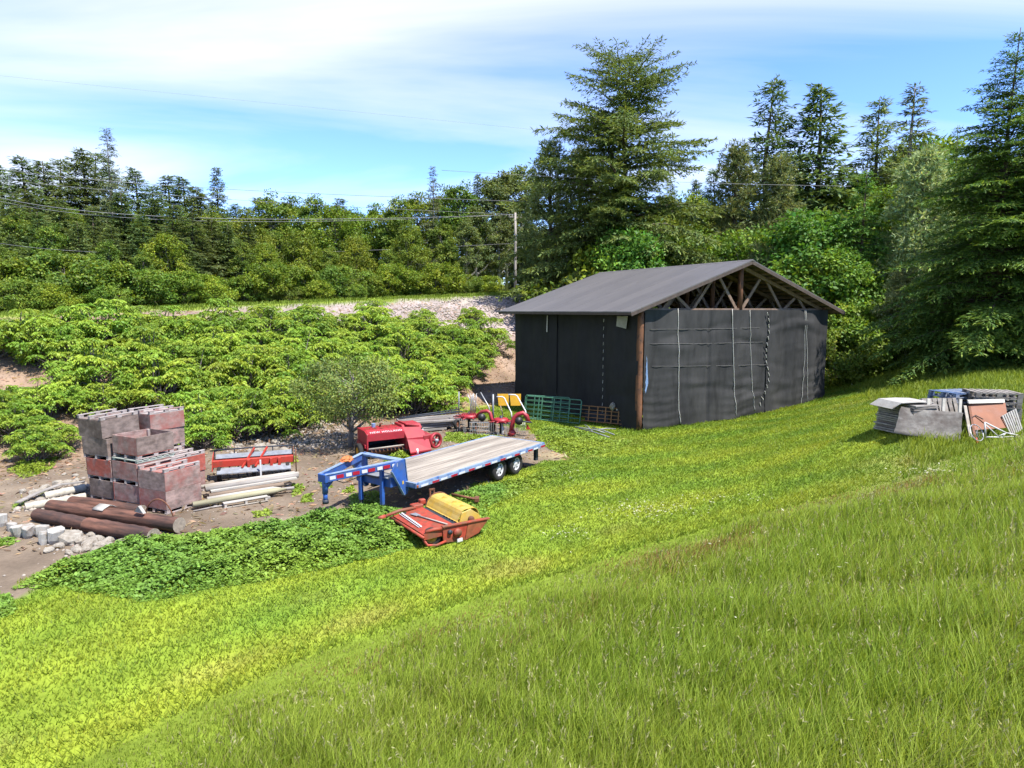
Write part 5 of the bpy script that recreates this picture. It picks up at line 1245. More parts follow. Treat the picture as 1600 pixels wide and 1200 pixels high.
# orange plywood with a pale board on top and a leaning strip
c4 = [at_depth(1515, 631, YP + 0.75), at_depth(1571, 630, YP + 0.70), at_depth(1577, 668, YP + 0.15), at_depth(1522, 672, YP + 0.15)]
tag(MB().prism(c4, (0.01, 0.02, 0.005)).build("plywood_sheet", MAT["plywood_orange"]), "orange-brown plywood sheet leaning at the right of the pile", "plywood")
c4 = [at_depth(1513, 625.5, YP + 0.75), at_depth(1570, 624, YP + 0.75), at_depth(1570, 629, YP + 0.66), at_depth(1514, 630.5, YP + 0.66)]
tag(MB().prism(c4, (0.0, 0.06, 0.01)).build("pale_board", MAT["pale_slat"]), "pale board along the top of the orange plywood", "board")
for k, (x, w_) in enumerate(((1506, 4.5), (1513, 3.5))):
    c4 = [at_depth(x, 634, YP + 0.70), at_depth(x + w_, 634, YP + 0.70), at_depth(x + w_ + 9, 683, YP - 0.05), at_depth(x + 9, 684, YP - 0.05)]
    tag(MB().prism(c4, (0.0, 0.03, 0.005)).build("leaning_strip", MAT["pale_wood" if k == 0 else "rust"]), ("pale", "rust-brown")[k] + " narrow strip leaning between the two plywood sheets", "strip")
# white slatted crate leaning at far right
sl = thing("slatted_panel", "white slatted panel leaning at the right end of the pile", "panel", G(1592, 684), 0)
A_ = [at_depth(1566, 650, YP + 0.35), at_depth(1589, 638, YP + 0.35), at_depth(1599, 670, YP - 0.05), at_depth(1580, 681, YP - 0.05)]
for k in range(7):
    t0, t1 = k / 7, (k + 0.62) / 7
    q4 = [A_[0].lerp(A_[1], t0), A_[0].lerp(A_[1], t1), A_[3].lerp(A_[2], t1), A_[3].lerp(A_[2], t0)]
    MB().prism([p - sl.location for p in q4], (0.0, 0.02, 0.004)).build("slat", MAT["white_block"], sl)
for t in (0.08, 0.92): MB().beam(A_[0].lerp(A_[3], t) - sl.location + Vector((0, 0.05, 0)), A_[1].lerp(A_[2], t) - sl.location + Vector((0, 0.05, 0)), 0.05, 0.04).build("cross_bar", MAT["bin_rail"], sl)
# bicycle
YB = YP - 0.55
bi = thing("bicycle", "white bicycle frame with one bare rim lying against the pallet pile", "bicycle", G(1548, 694), 0)
def bw(px, py, dy=0.0): return at_depth(px, py, YB + dy) - bi.location
fr = bpy.data.objects.new("frame", None); fr.empty_display_size = 0.1; link(fr, bi)
for pts, r_ in (([(1538.5, 660), (1540, 682)], .022), ([(1540, 683), (1566, 683)], .020), ([(1539, 660), (1571, 676)], .024), ([(1538, 662), (1560, 682)], .016), ([(1560, 682), (1572, 676)], .02), ([(1566, 683), (1571, 676)], .02), ([(1571, 676), (1590, 680)], .018), ([(1566, 683), (1588, 682)], .014)):
    MB().tube([bw(*p) for p in pts], r_, 7).build("tube", MAT["white_paint"], fr, True)
c_ = bw(1526, 676, -0.1); rp = []
for k in range(28):
    a = 2 * math.pi * k / 28; rp.append(c_ + Vector((0.27 * math.cos(a), 0.30 * math.cos(a) * 0.5 + 0.16 * math.sin(a), 0.20 * math.sin(a))))
wl_ = MB().tube(rp, 0.014, 6, closed=True).build("wheel_rim", MAT["silver"], bi, True)
for k in range(0, 28, 3): MB().tube([c_, rp[k]], 0.003, 3).build("spoke", MAT["silver"], wl_)
MB().tube([bw(1523, 650), bw(1537, 661)], 0.017, 6).build("stem", MAT["rust"], bi, True)
MB().tube([bw(1520, 652, -.05), bw(1524, 649), bw(1536, 655, .1)], 0.014, 6).build("handlebar", MAT["black"], bi, True)
MB().tube([bw(1590, 680), bw(1603, 690)], 0.012, 6).build("fork_leg", MAT["silver"], bi, True)
MB().tube([bw(1586, 683), bw(1572, 691), bw(1566, 690)], 0.013, 6).build("crank", MAT["silver"], bi, True)
MB().tube([bw(1585, 681), bw(1587, 690)], 0.03, 8).build("bottom_bracket", MAT["black"], bi, True)
MB().box(tuple(bw(1589, 695)), (0.12, 0.06, 0.05)).build("pedal", MAT["black"], bi)
MB().tube([bw(1525, 684, -.1), bw(1529, 700, -.12)], 0.028, 7).build("seat_post", MAT["drill_red"], bi, True)

# ------------------------------------------------------------------ vegetation builders
def nrmz(a): return a / (np.linalg.norm(a, axis=-1, keepdims=True) + 1e-9)

def kites(P, D, Nn, ln, wd, mid=0.45, sag=0.0):
    """leaf-shaped quads: base P, direction D, normal Nn"""
    D = nrmz(D); S = nrmz(np.cross(D, Nn)); Nn = nrmz(np.cross(S, D))
    ln = np.asarray(ln)[..., None]; wd = np.asarray(wd)[..., None]
    m = P + D * ln * mid
    V = np.stack([P, m + S * wd * 0.5, P + D * ln - Nn * ln * sag, m - S * wd * 0.5], 1)
    return V.reshape(-1, 3)
def quads_for(n): return np.arange(n * 4, dtype=np.int32).reshape(-1, 4)

class Leaves:
    def __init__(s): s.V = []; s.C = []
    def add(s, V, C):
        s.V.append(V); s.C.append(np.repeat(C, 4, axis=0))
    def mesh(s, name, mat):
        V = np.concatenate(s.V); C = np.concatenate(s.C)
        return np_mesh(name, V, quads_for(len(V) // 4), C, mat)

def jitter_col(r, base, n, v=0.25, warm=0.12):
    k = 1 + r.normal(0, v, (n, 1)).clip(-0.6, 0.6)
    c = np.asarray(base)[None] * k
    c = c * (1 + r.normal(0, warm, (n, 1)) * np.array([[1.0, 0.1, -0.4]]))
    return c.clip(0.004, 0.7)

def conifer(seed, H, R, z0, whorls, per, droop, spray, shape=0.85, lift=0.25, base=(0.035, 0.065, 0.022), tip=(0.075, 0.115, 0.03), irreg=0.25,
            twig_gap=0.42, tl=0.42, trunk_r=None, tipshare=0.3, sparse_low=0.0, wr=(0.20, 0.34), dn=0.42):
    r = np.random.default_rng(seed)
    Lv = Leaves(); wood = MB()
    tr = trunk_r or H * 0.013
    wood.tube([(0, 0, -0.5), (0, 0, H * 0.3), (0.02 * H * r.normal(0, .3), 0.02 * H * r.normal(0, .3), H * 0.7), (0, 0, H * 0.995)], [tr * 1.15, tr * 0.85, tr * 0.42, 0.02], 8)
    zs = z0 + (H * 0.985 - z0) * (np.arange(whorls) + 0.5) / whorls
    for z in zs:
        tt = (z - z0) / (H - z0)
        for b in range(max(3, int(round(per * (1 - 0.35 * tt))))):
            if r.random() < sparse_low * (1 - tt): continue
            prof = (1 - tt) ** shape
            if tt < 0.12: prof *= 0.75 + 2 * tt
            Lb = max(0.25, R * prof * (1 + irreg * r.normal(0, 0.8)))
            Lb = min(Lb, R * 1.5)
            spr = spray * (0.55 + 0.45 * math.sqrt(max(0.0, 1 - tt)))
            az = r.uniform(0, 2 * np.pi); zz = z + r.normal(0, (H - z0) / whorls * 0.3)
            h = np.array([np.cos(az), np.sin(az), 0.0]); side = np.array([-np.sin(az), np.cos(az), 0.0])
            up = lift * (0.4 + 1.2 * tt) + r.normal(0, 0.07); dr = droop * (1.2 - tt) + r.normal(0, 0.05)
            def pt(s): return np.outer(s * Lb, h) + np.outer(Lb * (up * s - dr * s * s), [0, 0, 1]) + [0, 0, zz]
            if Lb > 1.2:
                q = pt(np.array([0.0, 0.5, 0.9])); wood.tube([tuple(v) for v in q], [0.012 * Lb + 0.012, 0.008 * Lb + 0.008, 0.006], 3, False)
            nt = max(3, int(Lb / twig_gap))
            s = np.linspace(0.16, 1.0, nt) + r.uniform(-0.5, 0.5, nt) / nt * 0.8; s = s.clip(0.08, 1.0)
            base_p = pt(s)
            tang = nrmz(pt(s + 0.03) - pt(s - 0.03))
            for sg in (-1, 1, 0):
                if sg == 0:
                    k = s > 0.5
                    if not k.any(): continue
                    tb, tg, ss = base_p[k], tang[k], s[k]
                    tdir = tg + r.normal(0, 0.12, tg.shape)
                    tlen = np.full(len(tb), spr * 1.5)
                else:
                    tb, tg, ss = base_p, tang, s
                    an = np.radians(r.uniform(38, 68, len(tb)))[:, None]
                    tdir = tg * np.cos(an) + sg * side * np.sin(an) + np.array([0, 0, -1]) * r.uniform(0.0, 0.35, (len(tb), 1)) * (0.4 + droop)
                    tlen = np.minimum(tl * Lb * (1.08 - ss) + spr * 0.7, 2.2) * r.uniform(0.7, 1.2, len(tb))
                tdir = nrmz(tdir)
                nb = np.maximum(1, np.round(tlen / (spr * dn)).astype(int))
                rep = np.repeat(np.arange(len(tb)), nb)
                f = np.concatenate([(np.arange(k) + 0.15) / k for k in nb])
                P = tb[rep] + tdir[rep] * (tlen[rep] * f)[:, None]
                P = P + np.array([0, 0, -1]) * (0.12 * (tlen[rep] * f) ** 2)[:, None] + r.normal(0, spr * 0.10, (len(rep), 3))
                D = tdir[rep] + r.normal(0, 0.42, (len(rep), 3))
                Nn = np.array([0, 0, 1.0]) + r.normal(0, 0.45, (len(rep), 3))
                ln = spr * r.uniform(0.75, 1.35, len(rep)); wd = ln * r.uniform(wr[0], wr[1], len(rep))
                V = kites(P, D, Nn, ln, wd, 0.4, 0.12)
                gt = (smooth(0.30, 1.0, f * (0.35 + 0.65 * ss[rep])) * (0.45 + tipshare))[:, None].clip(0, 1)      # young growth at the ends
                C = jitter_col(r, base, len(rep), 0.18) * (1 - gt) + jitter_col(r, tip, len(rep), 0.18) * gt
                Lv.add(V, C)
    return Lv, wood

def pine(seed, H, R, z0, nclump, base, tip, tuft=0.34, tufts=34, narrow=0.8, blades=7, wide=0.055):
    r = np.random.default_rng(seed); Lv = Leaves(); wood = MB()
    tr = H * 0.016
    wood.tube([(0, 0, -0.5), (0.1, 0.05, H * 0.4), (-0.05, 0.05, H * 0.75), (0, 0, H * 0.97)], [tr, tr * 0.8, tr * 0.5, 0.03], 8)
    for i in range(nclump):
        tt = (i + 0.5) / nclump; z = z0 + (H - z0) * tt
        prof = R * (np.sin(np.pi * min(1, 0.22 + 0.78 * tt)) ** 0.8 * (1 - 0.25 * tt) if narrow < 0.9 else (1 - tt) ** 0.7 + 0.08)
        az = i * 2.39996 + r.normal(0, 0.3); rad = prof * r.uniform(0.35, 1.0)
        c = np.array([np.cos(az) * rad, np.sin(az) * rad, z + 0.2 * rad])
        wood.tube([(0, 0, z - 0.25 * rad), tuple(c * [0.6, 0.6, 1] - [0, 0, 0.1 * rad]), tuple(c)], [0.05 + 0.015 * rad, 0.03, 0.012], 4, False)
        cr = r.uniform(0.55, 1.0) * R * 0.30
        T = c + nrmz(r.normal(0, 1, (tufts, 3))) * (r.random((tufts, 1)) ** 0.45) * cr * np.array([1.15, 1.15, 0.62])
        outd = nrmz((T - c) * np.array([1, 1, 1.2]) + np.array([0, 0, 0.35]) * cr)
        n = tufts * blades
        P = np.repeat(T, blades, 0); D = np.repeat(outd, blades, 0) + r.normal(0, 0.75, (n, 3))
        ln = tuft * r.uniform(0.7, 1.25, n)
        V = kites(P, D, r.normal(0, 1, (n, 3)), ln, np.full(n, wide) * r.uniform(0.7, 1.4, n), 0.5)
        pick = np.repeat(r.random(tufts) < 0.35, blades)
        C = np.where(pick[:, None], jitter_col(r, tip, n), jitter_col(r, base, n))
        Lv.add(V, C)
    return Lv, wood

def broadleaf(seed, H, R, z0, nclump, leaves, leaf, base, tip, tall=1.0, clump=0.27, bark_r=None, lean=(0, 0), shell=0.5, limbs=True):
    """clumps of leaves carried on limbs; the crown is uneven and has gaps"""
    r = np.random.default_rng(seed); Lv = Leaves(); wood = MB()
    tr = bark_r or H * 0.014
    top = np.array([lean[0] * H, lean[1] * H, H * 0.8])
    wood.tube([(0, 0, -0.4), (top[0] * 0.3, top[1] * 0.3, H * 0.28), (top[0] * 0.7, top[1] * 0.7, H * 0.55), tuple(top)], [tr * 1.2, tr * 0.85, tr * 0.5, tr * 0.15], 8)
    cz = (z0 + H) / 2; hz = (H - z0) / 2
    lob = r.normal(0, 1, (7, 3)); lob = nrmz(lob); la = r.uniform(-0.25, 0.3, 7)
    for i in range(nclump):
        d = nrmz(r.normal(0, 1, 3)); rad = r.random() ** (1 / 3.0) if r.random() < shell else r.uniform(0.72, 1.02)
        k = 1 + sum(a * max(0, float(d @ l)) ** 3 for a, l in zip(la, lob))
        zz = d[2] * rad
        w = 1.0 - 0.35 * max(0, zz) ** 2 if tall >= 1 else 1.0
        c = np.array([d[0] * rad * R * k * w, d[1] * rad * R * k * w, cz + zz * hz * (0.9 + 0.1 * k)])
        c[:2] += np.array(lean) * c[2] * 0.8
        if limbs and r.random() < 0.6:
            zb = max(0.15 * H, c[2] - 0.5 * np.hypot(c[0], c[1]) - 0.12 * H)
            f = min(1.0, zb / (0.8 * H)); b = top * f; b[2] = min(zb, 0.8 * H)
            wood.tube([tuple(b), tuple((b + c) / 2 + [0, 0, -0.03 * H]), tuple(c)], [tr * 0.32, tr * 0.2, 0.012], 4, False)
        cr = clump * R * r.uniform(0.65, 1.25)
        n = int(leaves * r.uniform(0.7, 1.3))
        q = nrmz(r.normal(0, 1, (n, 3))) * (r.random((n, 1)) ** 0.4) * cr * np.array([1.1, 1.1, 0.75])
        P = c + q
        outw = nrmz(q + 0.35 * (c - [0, 0, cz]) / R * cr)
        D = r.normal(0, 0.9, (n, 3)) + outw * 0.8 + np.array([0, 0, -0.25])
        Nn = outw * 0.8 + np.array([0, 0, 0.75]) + r.normal(0, 0.45, (n, 3))
        ln = leaf * r.uniform(0.7, 1.3, n)
        V = kites(P, D, Nn, ln, ln * r.uniform(0.5, 0.75, n), 0.45, 0.1)
        bright = r.random() < 0.4
        C = jitter_col(r, tip if bright else base, n, 0.22, 0.12)
        Lv.add(V, C)
    return Lv, wood

def sumac(seed, R=1.5, H=2.0, tips=34, base=(0.140, 0.240, 0.024), tip=(0.228, 0.315, 0.032)):
    r = np.random.default_rng(seed); Lv = Leaves(); wood = MB()
    ns = 7; roots = [(r.normal(0, 0.25), r.normal(0, 0.25)) for _ in range(ns)]
    for i in range(tips):
        a = r.uniform(0, 2 * np.pi); q = math.sqrt((i + 0.5) / tips) * R * r.uniform(0.85, 1.1)
        hz = H * (1 - 0.62 * (q / R) ** 2) * r.uniform(0.5, 1.1)
        c = np.array([q * np.cos(a), q * np.sin(a), hz])
        x0, y0 = roots[i % ns]
        wood.tube([(x0, y0, -0.15), (x0 * 0.5 + c[0] * 0.45 + r.normal(0, .1), y0 * 0.5 + c[1] * 0.45 + r.normal(0, .1), hz * 0.5), tuple(c)], [0.032, 0.024, 0.014], 4, False)
        nf = 10
        col0 = (np.array(tip) if r.random() < 0.45 else np.array(base)) * r.uniform(0.85, 1.15)
        for f in range(nf):
            az = f * 2.4 + r.uniform(-0.3, 0.3); el = r.uniform(0.25, 1.25)
            Lf = r.uniform(0.38, 0.58)
            h = np.array([np.cos(az), np.sin(az), 0]); sd = np.array([-np.sin(az), np.cos(az), 0])
            s = np.linspace(0.2, 1, 6)
            sp = c + np.outer(s * Lf * np.cos(el * 0.6), h) + np.outer(Lf * (1.15 * np.sin(el) * s - 0.98 * s * s), [0, 0, 1])
            tg = nrmz(np.gradient(sp, axis=0))
            Pn = []; Dn = []; ln = []
            for sg in (-1, 1):
                Pn.append(sp[:-1]); Dn.append(tg[:-1] * 0.45 + sg * sd + np.array([0, 0, -0.5])); ln.append(np.array([0.12, 0.155, 0.165, 0.15, 0.12]))
            Pn.append(sp[-1:]); Dn.append(tg[-1:]); ln.append(np.array([0.13]))
            Pn = np.concatenate(Pn); Dn = np.concatenate(Dn); ln = np.concatenate(ln) * r.uniform(0.85, 1.15)
            n = len(Pn)
            Lv.add(kites(Pn, Dn, np.array([0, 0, 1.0]) + r.normal(0, 0.45, (n, 3)), ln, ln * 0.48, 0.42, 0.08), jitter_col(r, col0, n, 0.12, 0.07))
    return Lv, wood

PROTO = {}
def proto(key, made, leaf_mat_, bark_mat_):
    Lv, wood = made
    PROTO[key] = (Lv.mesh("crown", MAT[leaf_mat_]), wood.mesh("trunk", MAT[bark_mat_], True))
def plant(key, name, loc, label, cat="tree", group=None, sc=1.0, rz=None, names=("crown", "trunk"), tilt=0.0):
    rz = random.uniform(0, 6.28) if rz is None else rz
    o = thing(name, label, cat, loc, rz, group, sc, rot=(random.uniform(-tilt, tilt), random.uniform(-tilt, tilt), rz))
    for nm, me in zip(names, PROTO[key]):
        link(bpy.data.objects.new(nm, me), o)
    return o

SPR = dict(base=(0.105, 0.155, 0.055), tip=(0.185, 0.245, 0.075))
proto("spruce0", conifer(1, 22, 3.6, 1.0, 54, 7, 0.32, 0.55, 0.82, 0.18, irreg=0.22, wr=(0.22, 0.36), dn=0.34, **SPR), "needle", "bark")
proto("spruce1", conifer(2, 22, 3.1, 1.0, 54, 7, 0.38, 0.55, 0.82, 0.12, irreg=0.28, wr=(0.22, 0.36), dn=0.34, **SPR), "needle", "bark")
proto("spruce2", conifer(3, 24, 4.6, 1.5, 50, 7, 0.30, 0.60, 0.80, 0.2, irreg=0.35, sparse_low=0.1, wr=(0.18, 0.30), dn=0.34, **SPR), "needle", "bark")
proto("snagtop", conifer(4, 26, 3.6, 2.0, 46, 6, 0.34, 0.55, 0.9, 0.10, irreg=0.4, sparse_low=0.1, wr=(0.18, 0.30), dn=0.36, base=(0.12, 0.145, 0.075), tip=(0.17, 0.20, 0.095)), "needle", "bark_grey")
proto("bigfir", conifer(5, 31, 9.2, 3.0, 50, 9, 0.30, 0.50, 0.40, 0.30, irreg=0.5, base=(0.080, 0.122, 0.034), tip=(0.165, 0.215, 0.046), twig_gap=0.34, tl=0.44, wr=(0.22, 0.36), dn=0.40, trunk_r=0.42, sparse_low=0.05), "needle", "bark")
NF = dict(base=(0.085, 0.155, 0.032), tip=(0.25, 0.33, 0.042))
proto("nearfir0", conifer(6, 24, 6.0, 0.4, 58, 10, 0.42, 0.30, 0.75, 0.26, twig_gap=0.24, tl=0.40, irreg=0.28, tipshare=0.36, trunk_r=0.2, **NF), "needle", "bark")
proto("nearfir1", conifer(8, 20, 4.8, 0.5, 48, 8, 0.45, 0.30, 0.8, 0.22, twig_gap=0.26, tl=0.40, irreg=0.28, tipshare=0.32, **NF), "needle", "bark")
proto("cedar", conifer(9, 17, 3.2, 0.6, 46, 9, 0.62, 0.30, 0.7, 0.10, twig_gap=0.26, tl=0.38, irreg=0.25, base=(0.10, 0.185, 0.034), tip=(0.19, 0.28, 0.05)), "needle", "bark")
proto("pine0", pine(10, 17, 4.4, 1.2, 95, (0.115, 0.150, 0.052), (0.205, 0.235, 0.09), 0.42, 40, blades=6, wide=0.07), "needle", "bark")
proto("pine1", pine(11, 18, 3.6, 1.0, 85, (0.115, 0.155, 0.056), (0.19, 0.225, 0.08), 0.42, 40, blades=6, wide=0.07), "needle", "bark")
proto("palepine", pine(12, 13, 3.8, 0.8, 90, (0.20, 0.25, 0.105), (0.30, 0.345, 0.16), 0.36, 46, 1.0, 6, 0.08), "needle", "bark_grey")
BA, BB = (0.115, 0.175, 0.018), (0.175, 0.235, 0.025)
proto("broad0", broadleaf(20, 16, 4.2, 1.0, 110, 150, 0.34, BA, BB), "broad", "bark_grey")
proto("broad1", broadleaf(21, 17, 3.6, 1.5, 100, 150, 0.34, (0.10, 0.165, 0.022), (0.155, 0.215, 0.028)), "broad", "bark_grey")
proto("broad2", broadleaf(22, 14, 4.6, 0.8, 110, 150, 0.36, (0.125, 0.18, 0.016), (0.19, 0.24, 0.022)), "broad", "bark_grey")
proto("aspen", broadleaf(23, 17, 2.6, 3.0, 80, 130, 0.28, (0.11, 0.155, 0.05), (0.155, 0.20, 0.06), bark_r=0.16, clump=0.32), "broad", "bark_pale")
proto("maple", broadleaf(24, 12, 4.4, 0.6, 130, 170, 0.30, (0.080, 0.160, 0.020), (0.135, 0.225, 0.026)), "broad", "bark_grey")
proto("shrub0", broadleaf(30, 4.2, 2.8, 0.1, 70, 150, 0.22, (0.13, 0.19, 0.016), (0.20, 0.255, 0.02), tall=0.9), "broad", "twig")
proto("shrub1", broadleaf(31, 3.6, 2.4, 0.1, 60, 150, 0.20, (0.10, 0.165, 0.02), (0.15, 0.215, 0.026), tall=0.9), "broad", "twig")
proto("shrub2", broadleaf(32, 5.0, 2.3, 0.1, 65, 150, 0.24, (0.12, 0.185, 0.018), (0.18, 0.24, 0.024), tall=0.9), "broad", "twig")
proto("yardtree", broadleaf(33, 4.3, 2.45, 1.3, 62, 230, 0.115, (0.135, 0.185, 0.045), (0.19, 0.24, 0.055), tall=0.9, clump=0.27, bark_r=0.13, lean=(0.05, 0.0)), "broad", "bark_grey")
for k in range(5):
    proto("sumac%d" % k, sumac(40 + k, 1.45 + 0.1 * (k % 3), 1.65 + 0.18 * k, 46 + 3 * k), "sumac", "twig")

# ------------------------------------------------------------------ trees of the wood beyond the bank
def top_scale(key_h, px, top_y, Y):
    """scale that brings a tree standing at distance Y up to picture height top_y"""
    g = GY(px, Y); z = at_depth(px, top_y, Y).z
    return g, max(0.25, (z - g.z) / key_h)
HH = dict(spruce0=22, spruce1=22, spruce2=24, snagtop=26, bigfir=31, nearfir0=24, nearfir1=20, cedar=17, pine0=17, pine1=18, palepine=13, broad0=16.3, broad1=17.3, broad2=14.3, aspen=17.2, maple=12.3, shrub0=4.2, shrub1=3.6, shrub2=5.0)
def tree(key, name, px, top_y, Y, label, group=None, cat="tree", wide=1.0):
    g, s = top_scale(HH[key], px, top_y, Y)
    o = plant(key, name, g, label, cat, group, (s * wide, s * wide, s))
    return o
L_SPR = "dark spruce among the spires of the left wood"
for (px, ty, Y, k, lb) in ((190, 196, 62, "snagtop", "tallest thin-crowned spruce of the left wood, rising highest against the cloud"),
                           (352, 259, 66, "spruce1", "lone pointed spruce standing clear of the broadleaf crowns left of centre"),
                           (680, 257, 78, "snagtop", "sparse greyish spruce topping the trees left of the utility pole"),
                           (748, 270, 80, "spruce1", "slim spruce just left of the utility pole's treetops")):
    tree(k, "spruce_tree", px, ty, Y, lb)
for (px, ty, Y, k) in ((-60, 230, 60, "spruce0"), (-15, 250, 62, "spruce2"), (22, 258, 66, "spruce0"), (58, 243, 60, "spruce1"), (90, 250, 64, "spruce0"), (118, 246, 66, "spruce2"), (150, 232, 63, "spruce0"),
                       (172, 236, 68, "spruce2"), (228, 262, 66, "spruce0"), (255, 288, 62, "spruce2"), (278, 272, 70, "spruce1"), (300, 275, 68, "spruce0"), (328, 300, 66, "spruce2"),
                       (378, 318, 72, "spruce0"), (413, 308, 74, "spruce1"), (538, 308, 82, "spruce1"), (40, 300, 55, "spruce2"), (205, 300, 56, "spruce0"), (285, 318, 56, "spruce2"), (110, 310, 55, "spruce0"), (340, 340, 58, "spruce0"), (160, 320, 54, "spruce2"), (-5, 320, 52, "spruce1"), (75, 330, 51, "spruce0"), (135, 345, 51, "spruce1"), (185, 350, 52, "spruce2"), (235, 335, 53, "spruce0"), (270, 355, 54, "spruce1"), (312, 330, 55, "spruce2"), (365, 350, 58, "spruce1"), (395, 345, 62, "spruce0"), (30, 365, 49, "spruce0"), (300, 375, 53, "spruce0"), (255, 310, 60, "spruce0"), (60, 295, 58, "spruce2"), (320, 290, 64, "spruce1")):
    tree(k, "spruce_tree", px, ty, Y, (L_SPR + ", far left end") if px < 125 else (L_SPR + ", near the tallest") if px < 250 else (L_SPR + ", right half"),
         "left-end spruces" if px < 125 else "spruces near the tallest" if px < 250 else "right-half spruces", wide=1.8)
L_BR = "leafy broadleaf tree of the bright wood beyond the bank"
for (px, ty, Y, k) in ((395, 325, 66, "broad0"), (430, 300, 72, "broad1"), (462, 306, 76, "broad0"), (500, 304, 72, "broad1"), (530, 322, 68, "broad2"), (562, 325, 80, "broad1"), (592, 318, 76, "broad0"),
                       (628, 306, 74, "broad1"), (655, 300, 82, "broad0"), (700, 290, 84, "broad1"), (725, 284, 78, "broad1"), (475, 360, 62, "broad2"), (560, 370, 64, "broad2"), (640, 350, 68, "broad0"), (690, 345, 70, "broad1"),
                       (420, 380, 60, "broad2"), (20, 385, 47, "broad0"), (85, 395, 46, "broad2"), (-30, 370, 46, "broad1"), (150, 400, 48, "broad0"), (45, 330, 54, "broad1"), (128, 325, 57, "broad1"), (212, 330, 57, "broad0"), (300, 335, 58, "broad1"), (345, 325, 62, "broad1"), (95, 350, 50, "broad1"), (270, 365, 52, "broad2"), (180, 375, 50, "broad1"), (232, 395, 50, "broad1"), (385, 375, 58, "broad1"), (520, 385, 62, "broad1"), (610, 390, 66, "broad1")):
    tree(k, "broadleaf_tree", px, ty, Y, L_BR + (" among the left spruces" if px < 400 else " in the middle stretch" if px < 600 else " near the utility pole"),
         "broadleaf trees among the left spruces" if px < 400 else "broadleaf trees of the middle wood" if px < 600 else "broadleaf trees near the pole")
for (px, ty, Y) in ((745, 315, 76), (770, 268, 80), (792, 258, 82), (815, 250, 86), (730, 340, 74), (780, 330, 78)):
    tree("aspen", "aspen_tree", px, ty, Y, "slender pale-stemmed aspen by the utility pole", "aspens by the utility pole", wide=1.2)
for i, px in enumerate(range(-80, 1700, 62)):
    tree(("broad0", "broad1", "broad2", "spruce2")[(i * 7) % 4], "far_tree", px + (i * 37) % 23, 318 + (i * 53) % 40, 98 + (i * 29) % 14, "tree in the dim back rows of the wood", "back rows of the wood", wide=1.35)
# row of bushes along the top of the bank
for (px, ty, Y, k, lb) in ((682, 413, 63, "shrub0", "big rounded yellow-green bush on the verge left of the utility pole"),
                           (530, 418, 57, "shrub1", "broad dark-green bush along the verge, left of the big yellow-green one")):
    g, s = top_scale(HH[k], px, ty, Y); plant(k, "verge_bush", g, lb, "bush", None, (s * 1.25, s * 1.25, s), names=("crown", "stems"))
for (px, ty, Y, k) in ((-40, 420, 40, "shrub2"), (10, 408, 41, "shrub0"), (60, 415, 42, "shrub2"), (110, 400, 43, "shrub1"), (150, 418, 44, "shrub0"), (195, 408, 45, "shrub2"), (240, 425, 47, "shrub1"), (290, 420, 48, "shrub2"), (335, 432, 49, "shrub0"),
                       (385, 428, 51, "shrub2"), (425, 415, 53, "shrub0"), (470, 412, 54, "shrub2"), (575, 425, 59, "shrub2"), (610, 415, 62, "shrub0"), (640, 425, 63, "shrub1"), (730, 430, 66, "shrub1"), (765, 432, 68, "shrub0"), (835, 432, 70, "shrub2"), (30, 440, 39, "shrub1"), (90, 445, 40, "shrub0"), (170, 448, 42, "shrub1"), (500, 440, 54, "shrub0"), (450, 445, 52, "shrub1"), (560, 446, 56, "shrub1")):
    g, s = top_scale(HH[k], px, ty, Y)
    plant(k, "verge_bush", g, "leafy verge bush " + ("at the left end, below the spruces" if px < 300 else "in the middle of the row below the broadleaf trees" if px < 590 else "towards the utility pole"), "bush",
          "left verge bushes" if px < 300 else "middle verge bushes" if px < 590 else "verge bushes by the pole", (s * 1.15, s * 1.15, s), names=("crown", "stems"))

# ------------------------------------------------------------------ trees behind and right of the barn
g, s = top_scale(31, 968, 82, 57); plant("bigfir", "douglas_fir", g, "giant dark fir with long ragged limbs rising behind the barn roof", "tree", None, (s, s, s), rz=2.2)
tree("pine0", "pine_tree", 858, 226, 60, "round-crowned grey-green pine left of the giant fir", wide=0.95)
tree("pine1", "pine_tree", 1140, 232, 58, "rounded olive pine just right of the giant fir")
tree("pine1", "pine_tree", 1205, 250, 56, "olive pine behind the barn's ridge, second right of the giant fir")
tree("pine0", "pine_tree", 905, 235, 66, "pine half hidden behind the giant fir's left limbs")
tree("spruce2", "spruce_tree", 1192, 118, 66, "tall ragged conifer against the sky, left one of the first pair behind the barn", wide=1.25)
tree("spruce0", "spruce_tree", 1262, 128, 64, "tall dark conifer against the sky, right one of the first pair behind the barn", wide=1.45)
tree("spruce2", "spruce_tree", 1350, 150, 66, "tall conifer against the sky, left one of the second pair, further right", wide=1.2)
tree("snagtop", "spruce_tree", 1402, 128, 68, "thin-crowned tall conifer, right one of the second pair against the sky", wide=1.5)
tree("nearfir1", "fir_tree", 1470, 194, 58, "dark pointed fir in the notch below the far hillside", wide=0.8)
tree("maple", "broadleaf_tree", 1255, 318, 50, "dense dark-leaved broadleaf tree behind the right slope of the barn roof", wide=1.1)
tree("maple", "broadleaf_tree", 1300, 380, 46, "lower leafy tree at the barn's right eave", wide=1.0)
tree("maple", "broadleaf_tree", 1450, 225, 62, "bright-leaved broadleaf tree below the far hillside", wide=0.8)
tree("cedar", "cedar_tree", 1338, 262, 47, "drooping light-green cedar right of the barn", wide=1.15)
tree("palepine", "pine_tree", 1425, 244, 45, "pale grey-green long-needled pine between the cedar and the big firs", wide=0.9)
tree("palepine", "pine_tree", 1185, 385, 50, "pale young pine peeping over the barn's right roof slope")
